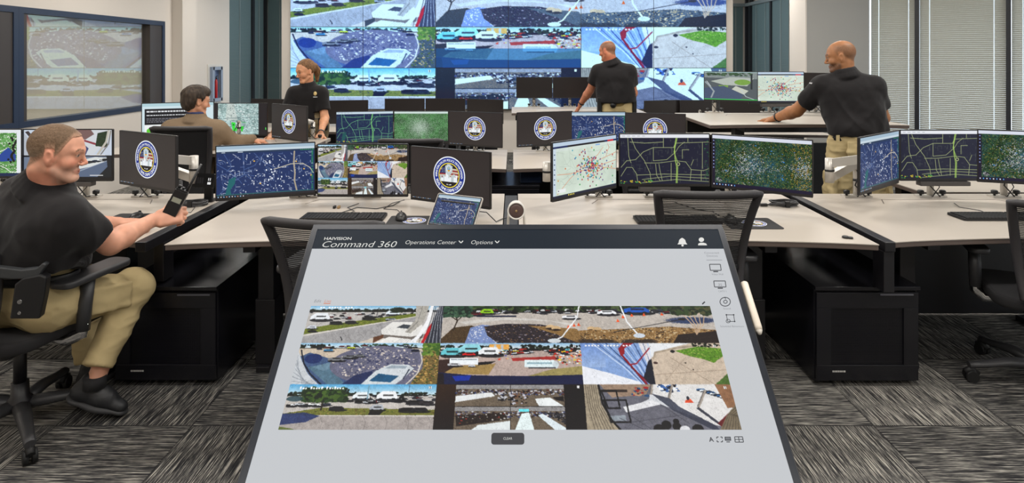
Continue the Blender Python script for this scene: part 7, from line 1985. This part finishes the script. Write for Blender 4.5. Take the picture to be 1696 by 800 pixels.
def task_chair(label, x, y, yaw, top=1.0, arm_z=.655, spoke0=None, back=True, group='black mesh task chairs', seat_z=.475, hwf=1.0, aoff=.275, pad=(.092, .27), solid=False):
    t = thing('task_chair', label, 'chair', (x, y, 0), group)
    T = Matrix.Translation((x, y, 0)) @ Matrix.Rotation(R(yaw), 4, 'Z')
    B = Matrix.Translation((x, y, 0)) @ Matrix.Rotation(R((spoke0 if spoke0 is not None else yaw + 18)), 4, 'Z')
    hub = MB(); hub.T = T; hub.lathe([(.03, .085), (.048, .09), (.048, .125), (.034, .14), (.032, .20)], (0, 0, 0)); hub.lathe([(.024, .20), (.024, seat_z - .10)], (0, 0, 0)); hub.build('gas_lift', BLACK, t)
    bs = MB()
    for k in range(5):
        a = R(72 * k); c_, s_ = math.cos(a), math.sin(a); bs.T = B
        bs.tube([(.03 * c_, .03 * s_, .105), (.16 * c_, .16 * s_, .105), (.28 * c_, .28 * s_, .085), (.335 * c_, .335 * s_, .080)], [.034, .029, .022, .021], 10, flat=.75, up=(0, 0, 1))
    bs.build('star_base', CHAIRG, t)
    for k in range(5):
        a = R(72 * k); c_, s_ = math.cos(a), math.sin(a); w = MB(); w.T = B
        cx, cy = .325 * c_, .325 * s_
        for q in (-1, 1):
            ox, oy = -s_ * .016 * q, c_ * .016 * q; w.cyl((cx + ox - -s_ * .010 * q, cy + oy - c_ * .010 * q, .029), (cx + ox - s_ * .008 * q, cy + oy + c_ * .008 * q, .029), .028, 18)
        w.tube([(cx, cy, .03), (cx, cy, .085)], .010, 8); w.tube([(cx - .03 * c_, cy - .03 * s_, .038), (cx, cy, .062), (cx + .028 * c_, cy + .028 * s_, .045)], .016, 8)
        w.build('caster', RUBB, t)
    me = MB(); me.T = T; me.prism(rrpoly(0, -.02, .20, .26, .03), seat_z - .11, seat_z - .055); me.tube([(.10, .05, seat_z - .08), (.21, .06, seat_z - .085)], .007, 8); me.prism(rrpoly(.235, .06, .06, .03, .012), seat_z - .095, seat_z - .075)
    me.build('tilt_mechanism', PLAST, t, bevel=.004)
    st = MB(); st.T = T
    n = 10; prof = [(-.235, .0), (-.22, .012), (0, .004), (.16, .010), (.215, 0), (.245, -.022)]
    st.prism(rrpoly(0, .01, .49, .48, .09, 7), seat_z - .055, seat_z - .0, smooth=True)
    so = st.build('seat', mat('seat_cloth', (26, 25, 27), .9, bump=.3, bscale=700), t, bevel=.018)
    for s_ in (-1, 1):
        a = MB(); a.T = T; xx = s_ * aoff
        a.tube([(s_ * .14, -.0, seat_z - .075), (s_ * .24, -.0, seat_z - .075), (xx, 0, seat_z - .04), (xx, .0, seat_z + .0)], .020, 10, 1, flat=1.3)
        a.tube([(xx, 0, seat_z - .03), (xx, .01, seat_z + .08), (xx, .03, arm_z - .02)], [.026, .028, .026], 10, 0, flat=1.0)
        ar = a.build('armrest', [CHAIRG, CHROME], t)
        pdm = MB(); pdm.T = T; pdm.prism(rrpoly(xx, .045, pad[0], pad[1], .040, 6), arm_z - .030, arm_z + .0, smooth=True); pdm.build('arm_pad', CHAIRG, ar, bevel=.009)
    if back:
        H = top; zb = seat_z + .02
        def bp(u, v):                                   # u -1..1 across, v 0..1 up
            z = zb + (H - zb) * v; hw = (.170 + .055 * v ** 1.6 - .012 * (1 - v)) * hwf
            yy = -.255 + .035 * math.sin(v * math.pi) - .055 * v * v
            return (u * hw, yy - .035 * (1 - u * u) + .0, z)
        fr = MB(); fr.T = T; path = [bp(-1, v) for v in np.linspace(0, 1, 12)] + [bp(u, 1) for u in np.linspace(-.9, .9, 9)] + [bp(1, v) for v in np.linspace(1, 0, 12)] + [bp(u, 0) for u in np.linspace(.8, -.8, 7)]
        fr.tube(path, .021, 10, 0, closed=True, flat=.8, up=(0, 1, 0)); fr.build('back_frame', mat('chair_frame', (48, 46, 48), .5, bump=.1, bscale=600), t)
        cl = MB(); cl.T = T; nu, nv = 12, 16; vs = [bp(-1 + 2 * i / nu, j / nv) for j in range(nv + 1) for i in range(nu + 1)]
        cl.add(vs, [(j * (nu + 1) + i, j * (nu + 1) + i + 1, (j + 1) * (nu + 1) + i + 1, (j + 1) * (nu + 1) + i) for j in range(nv) for i in range(nu)], 0, True)
        cl.build('back_mesh', mat('seat_cloth', (26, 25, 27), .9) if solid else CMESH, t)
        lb = MB(); lb.T = T; v0 = .30; lb.tube([bp(u, v0) for u in np.linspace(-.98, .98, 9)], .010, 8, flat=2.4, up=(0, 0, 1)); lb.build('lumbar_support', PLAST, t)
        sp = MB(); sp.T = T; sp.tube([(0, -.10, seat_z - .09), (0, -.24, seat_z - .085), (0, -.315, seat_z + .02), (0, -.315, seat_z + .18)], [.03, .03, .026, .022], 10, flat=.7); sp.build('back_spine', PLAST, t)
    return t
task_chair('black swivel chair under the seated officer at the left', -2.13, 2.66, -10, spoke0=-46, top=.96, arm_z=.690, seat_z=.475, hwf=.88, aoff=.315, pad=(.115, .34))
task_chair('black mesh task chair left of the tilted touch table', -.668, 2.60, -8, top=.984, arm_z=.73)
task_chair('black mesh task chair right of centre behind the touch table', .862, 3.03, 0, top=.997, arm_z=.65)
task_chair('black task chair cut by the photo\'s right edge', 2.585, 3.0, -23, top=.94, arm_z=.66, spoke0=172, hwf=.97)
task_chair('black chair the man in the tan jacket sits on', -2.575, 5.08, 0, top=1.05, arm_z=.69, solid=True)
task_chair('black chair at the second row, top just above the camera grid monitor', -.755, 4.85, 0, top=.985, solid=True)
task_chair('black chair at the second row behind the dark street map monitor', .95, 4.72, 8, top=.93)
task_chair('black chair at the third row behind the blank screens at left', -.9, 7.0, 0, top=.95)

# ================================================================ things on the desks
KEYM = mat('key_black', (30, 30, 32), .5); KEYB = mat('keyboard_case', (22, 22, 24), .45)
def keyboard(label, x, y, yaw, full=True):
    t = thing('keyboard', label, 'keyboard', (x, y, DZ), 'black keyboards')
    T = Matrix.Translation((x, y, DZ + .0005)) @ Matrix.Rotation(R(yaw), 4, 'Z')
    b = MB(); b.T = T; b.prism(rrpoly(0, 0, .445, .135, .008, 3), 0, .014); b.build('case', KEYB, t, bevel=.002)
    k = MB(); k.T = T
    for r in range(6):
        yy = .052 - r * .0205 - (.004 if r else 0)
        for c in range(15): k.box(-.213 + c * .0192, -.213 + c * .0192 + .0165, yy - .0165, yy, .014, .0195)
        for c in range(3): k.box(.085 + c * .0192, .085 + c * .0192 + .0165, yy - .0165, yy, .014, .0195)
        for c in range(4): k.box(.148 + c * .0175, .148 + c * .0175 + .015, yy - .0165, yy, .014, .0195)
    o = k.build('keys', KEYM, t); o['kind'] = 'stuff'
    c = MB(); c.T = T; c.tube([(0, .066, .006), (.02, .14, .004), (-.04, .22, .004), (.0, .32, .004)], .0022, 6); c.build('cable', WIRE, t)
    return t
keyboard('black keyboard behind the chair left of the touch table', -.915, 3.33, 0)
keyboard('black keyboard seen through the mesh of the right chair', .87, 3.27, 0)
keyboard('black keyboard on the desk at the right edge', 2.62, 3.34, 0)
PADB = mat('pad_charcoal', (46, 45, 46), .8)
PADME = emblem_mesh(0.062)
for q_ in PADME.materials: pass
pad_print = {}
def pad_mesh():
    cols = [(236, 240, 244), (28, 48, 140), (236, 214, 60), (150, 52, 50), (36, 30, 32), (206, 190, 172), (190, 200, 202), (206, 160, 60), (32, 44, 96), (110, 160, 210)]
    me = PADME
    for i, c in enumerate(cols): me.materials[i] = mat('pad_ink_%d' % i, c, .8)
    return me
pad_mesh()
def mouse_pad(label, x, y, yaw=0, w=.24, d=.20, emblem=True):
    t = thing('mouse_pad', label, 'mouse pad', (x, y, DZ))
    b = MB(); b.T = Matrix.Translation((x, y, DZ)) @ Matrix.Rotation(R(yaw), 4, 'Z'); b.prism(rrpoly(0, 0, w, d, .015, 4), .0005, .0035); b.build('pad', PADB, t)
    if emblem:
        o = bpy.data.objects.new('printed_emblem', PADME); COL.objects.link(o); o.parent = t
        o.matrix_local = Matrix.Rotation(R(yaw), 4, 'Z') @ Matrix.Translation((0.02, 0, .0036)) @ Matrix.Rotation(R(-90), 4, 'X')
    return t
def mouse(label, x, y, yaw=0, z=DZ + .004, cable=None):
    t = thing('computer_mouse', label, 'mouse', (x, y, z)); b = MB(); T = Matrix.Translation((x, y, z)) @ Matrix.Rotation(R(yaw), 4, 'Z'); b.T = T
    n, m_ = 14, 8; vs = []
    for j in range(m_ + 1):
        ph = math.pi / 2 * j / m_
        for i in range(n): th = 2 * math.pi * i / n; vs.append((.031 * math.cos(ph) * math.cos(th) * (1 - .12 * math.sin(th)), .055 * math.cos(ph) * math.sin(th), .036 * math.sin(ph) ** .8))
    fs = [(j * n + i, j * n + (i + 1) % n, (j + 1) * n + (i + 1) % n, (j + 1) * n + i) for j in range(m_) for i in range(n)] + [tuple(range(n))[::-1]]
    b.add(vs, fs, 0, True); b.build('shell', mat('mouse_black', (34, 33, 33), .35), t)
    w = MB(); w.T = T; w.cyl((-.004, .03, .028), (.004, .03, .028), .010, 12); w.build('scroll_wheel', RUBB, t)
    if cable: c = MB(); c.tube([(x + math.sin(-R(yaw)) * .055, y + math.cos(R(yaw)) * .055, z + .01)] + [(a, b_, DZ + .004) for a, b_ in cable], .002, 6); c.build('cable', PLAST, t)
mouse_pad('charcoal mouse pad with printed emblem left of the tablet', -.545, 3.27, 0)
mouse('black mouse on the emblem pad left of the tablet', -.60, 3.30, 10, cable=[(-.62, 3.42), (-.66, 3.5), (-.74, 3.52), (-.72, 3.66), (-.66, 3.74)])
mouse_pad('charcoal mouse pad with printed emblem behind the right mesh chair', 1.24, 3.22, 0, .27, .21)
mouse('black mouse seen through the right mesh chair', 1.145, 3.24, 0, cable=[(1.13, 3.36), (1.12, 3.46), (1.05, 3.5), (1.0, 3.6), (.96, 3.7)])
mouse_pad('dark mouse pad by the seated officer\'s fist', -2.05, 3.33, 0, .26, .18, False)
mouse('black mouse beside the seated officer\'s fist', -2.02, 3.30, 0, cable=[(-1.98, 3.42), (-1.80, 3.44), (-1.84, 3.56), (-1.92, 3.66), (-1.98, 3.74)])

def tablet():
    x, y, z = -.325, 3.13, DZ + .001; t = thing('tablet', 'small tablet showing a blue map, leaning in front of the emblem monitor', 'tablet', (x, y, z))
    T = Matrix.Translation((x, y, z)) @ Matrix.Rotation(R(-25), 4, 'Z') @ Matrix.Rotation(R(-38), 4, 'X'); W, H = .27, .185
    b = MB(); b.T = T; b.prism(rrpoly(0, H / 2, W, H, .008, 3), 0, .008, 'y'); b.build('case', mat('tablet_silver', (190, 186, 180), .35, .5), t)
    b = MB(); b.T = T; b.prism(rrpoly(0, H / 2, W - .008, H - .008, .006, 3), -.0012, .0001, 'y'); b.build('glass', OFFM, t)
    me = content('incident'); o = bpy.data.objects.new('screen', me); COL.objects.link(o); o.parent = t
    s = (W - .02) / (MON_W - .012)
    o.matrix_local = Matrix.Rotation(R(-25), 4, 'Z') @ Matrix.Rotation(R(-38), 4, 'X') @ Matrix.Translation((0, -.0016, H / 2 + .001)) @ Matrix.Diagonal((s, 1, (H - .02) / (MON_H - .022), 1))
    k = MB(); k.T = T; k.box(-.10, .10, .009, .012, .02, .12); k.T = None
    k2 = MB(); k2.T = Matrix.Translation((x, y, z)) @ Matrix.Rotation(R(-25), 4, 'Z'); k2.add([(-.10, .10, .0), (.10, .10, 0), (.10, .10 - .0, .004), (-.10, .10, .004), (-.10, .085, .118), (.10, .085, .118), (.10, .082, .116), (-.10, .082, .116)], [(0, 1, 2, 3), (4, 5, 6, 7), (0, 1, 5, 4), (3, 2, 6, 7)])
    k2.build('stand_flap', PLAST, t)
tablet()
sp = thing('desk_speaker', 'round silver-ringed speaker on the gap between the centre desks', 'speaker', (.02, 3.08, DZ + .001))
m = MB(); c = (.015, 3.05, .842)
m.lathe([(.030, -.050), (.040, -.045), (.041, .0), (.044, .006), (.044, .012), (.038, .013), (.037, .008), (.002, .004)], c, 'y', 36); m.build('ring_body', mat('speaker_silver', (226, 222, 216), .35), sp)
m = MB(); m.lathe([(.0365, .0045), (.036, .009), (.022, .012), (.002, .013)], c, 'y', 32); m.build('cone', mat('speaker_cone', (86, 66, 62), .5, bump=.4, bscale=600), sp)
m = MB(); m.lathe([(.006, .013), (.004, .016), (.001, .0165)], c, 'y', 16); m.build('centre_stud', mat('brass', (200, 170, 120), .3, .8), sp)
m = MB()
for s_ in (-1, 1): m.tube([(c[0] + s_ * .036, 3.07, .84), (c[0] + s_ * .040, 3.07, .79), (c[0] + s_ * .042, 3.07, DZ + .003)], .006, 8)
m.prism(rrpoly(c[0], 3.08, .10, .06, .01), DZ + .001, DZ + .008); m.build('stand', SILV, sp)

def coil(label, x, y, r=.075, z=DZ):
    m = MB(); pts = []
    for k in range(96):
        a = k / 96 * 2 * math.pi * 4; rr = r * (.9 + .1 * math.sin(k * .7)); pts.append((x + rr * math.cos(a), y + rr * .62 * math.sin(a), z + .006 + .006 * (k / 96 * 4 // 1) + .002 * math.sin(k)))
    m.tube(pts + [(x - r * 1.3, y - .02, z + .008)], .0045, 6, 0)
    m.box(x - .012, x + .012, y - r * .72, y - r * .5, z + .001, z + .034, 1); m.box(x - r * 1.3 - .04, x - r * 1.3, y - .03, y - .01, z + .002, z + .016, 1)
    o = m.build('cable_coil', [WIRE, PLAST], None); tag(rehome(o, (x, y, z)), label, 'cable')
coil('coiled grey cable on the left desk behind the radio', -1.875, 3.62, .078)
coil('coiled grey cable at the end of the right centre desk', 1.59, 3.62, .082)
pk = MB(); pk.lathe([(.012, 0), (.016, .001), (.016, .007), (.012, .010)], (1.60, 2.965, DZ + .0005)); pk.lathe([(.009, 0), (.012, .001), (.012, .007), (.009, .009)], (1.618, 2.955, DZ + .0005))
tag(rehome(pk.build('desk_switch', PLAST, None), (1.60, 2.965, DZ)), 'tiny black knob on the front corner of the right centre desk', 'knob')
# control panel on the left desk
cp = thing('control_panel', 'small black touch control panel standing beside the coiled cable', 'control panel', (-1.83, 3.70, DZ))
T = Matrix.Translation((-1.86, 3.70, .86)) @ Matrix.Rotation(R(-12), 4, 'Z') @ Matrix.Rotation(R(-14), 4, 'X')
m = MB(); m.T = T; m.prism(rrpoly(0, 0, .145, .085, .006), -.006, .010, 'y'); m.build('panel', PLAST, cp)
m = MB(); m.T = T
for k in range(4): m.box(-.055 + k * .016, -.043 + k * .016, -.0072, -.006, -.018, .018, 0)
m.box(.036, .040, -.0074, -.006, .0, .016, 1); m.box(.048, .052, -.0074, -.006, .0, .016, 1); m.box(.034, .056, -.0074, -.006, -.022, -.008, 1)
m.build('panel_display', [mat('panel_glyph', (46, 46, 50), .4), emit('panel_white', (226, 226, 226))], cp)
m = MB(); m.prism(rrpoly(-1.84, 3.715, .07, .05, .01), DZ + .001, DZ + .018); m.box(-1.86, -1.815, 3.705, 3.73, DZ + .018, .85); m.build('stand', PLAST, cp)
# loose cords on the desks
for nm, pts in (('charging cable lying behind the tablet', [(-.19, 3.2, .80), (-.14, 3.22, .79), (-.09, 3.24, .735), (-.06, 3.3, .734), (.0, 3.36, .735)]), ('black cord curling behind the left keyboard', [(-.96, 3.42, .735), (-.9, 3.55, .735), (-.78, 3.52, .735), (-.70, 3.6, .735), (-.68, 3.7, .735)])):
    m = MB(); m.tube(pts, .0026, 6); tag(rehome(m.build('cord', PLAST, None), pts[0]), nm, 'cable')
for nm, x in (('dark plug lying by the camera grid monitor', -1.03), ('brass-coloured plug lying by the camera grid monitor', -1.005)):
    m = MB(); m.prism(rrpoly(x, 3.55, .014, .03, .004), DZ + .0005, DZ + .014); tag(rehome(m.build('plug', PLAST if 'dark' in nm else mat('plug_brass', (150, 120, 80), .4), None, bevel=.002), (x, 3.55, DZ)), nm, 'plug')
bx = MB(); bx.box(1.58, 1.80, 5.62, 5.9, .50, .885); bx.box(1.575, 1.805, 5.615, 5.905, .86, .89)
bx = MB(); x0 = (1133 - CXP) / FPX * 6.3
bx.box(x0, x0 + .21, 6.34, 6.6, .801, .93); bx.box(x0 - .004, x0 + .214, 6.335, 6.605, .90, .935)
tag(rehome(bx.build('storage_box', mat('box_cream', (206, 200, 190), .7), None, bevel=.003), (x0 + .1, 6.5, .801)), 'cream storage box left of the raised desk\'s leg', 'box')
# fire extinguisher cabinet on the left wall
fc = thing('extinguisher_cabinet', 'recessed wall cabinet holding a red fire extinguisher', 'cabinet', (LW, 9.84, .88))
m = MB(); m.box(LW, LW + .012, 9.60, 10.06, .86, .90); m.box(LW, LW + .012, 9.60, 10.06, 1.45, 1.49); m.box(LW, LW + .012, 9.60, 9.68, .90, 1.45); m.box(LW, LW + .012, 9.98, 10.06, .90, 1.45)
m.build('cabinet_frame', mat('cab_frame', (208, 204, 196), .5), fc)
m = MB(); m.box(LW + .0, LW + .004, 9.68, 9.98, .90, 1.45); m.build('cabinet_back', mat('cab_inner', (96, 116, 150), .4), fc)
m = MB(); m.box(LW + .05, LW + .058, 9.68, 9.72, .90, 1.45); m.box(LW + .05, LW + .058, 9.94, 9.98, .90, 1.45); m.box(LW + .05, LW + .058, 9.68, 9.98, 1.40, 1.45); m.box(LW + .05, LW + .058, 9.68, 9.98, .90, .95)
m.box(LW + .012, LW + .058, 9.66, 9.68, .90, 1.45); m.box(LW + .012, LW + .058, 9.98, 10.0, .90, 1.45)
m.build('cabinet_door', mat('cab_door', (126, 140, 160), .4), fc)
fe = thing('fire_extinguisher', 'small red fire extinguisher inside the wall cabinet', 'fire extinguisher', (LW + .028, 9.83, .951))
m = MB(); m.lathe([(.020, 0), (.022, .005), (.022, .26), (.014, .29), (.008, .30)], (LW + .028, 9.83, .951)); m.build('cylinder', mat('ext_red', (176, 30, 34), .35), fe)
m = MB(); m.tube([(LW + .028, 9.83, 1.25), (LW + .028, 9.83, 1.29), (LW + .028, 9.87, 1.30)], .008, 8); m.tube([(LW + .028, 9.85, 1.28), (LW + .03, 9.875, 1.2), (LW + .03, 9.87, 1.05)], .006, 8); m.build('valve_and_hose', PLAST, fe)
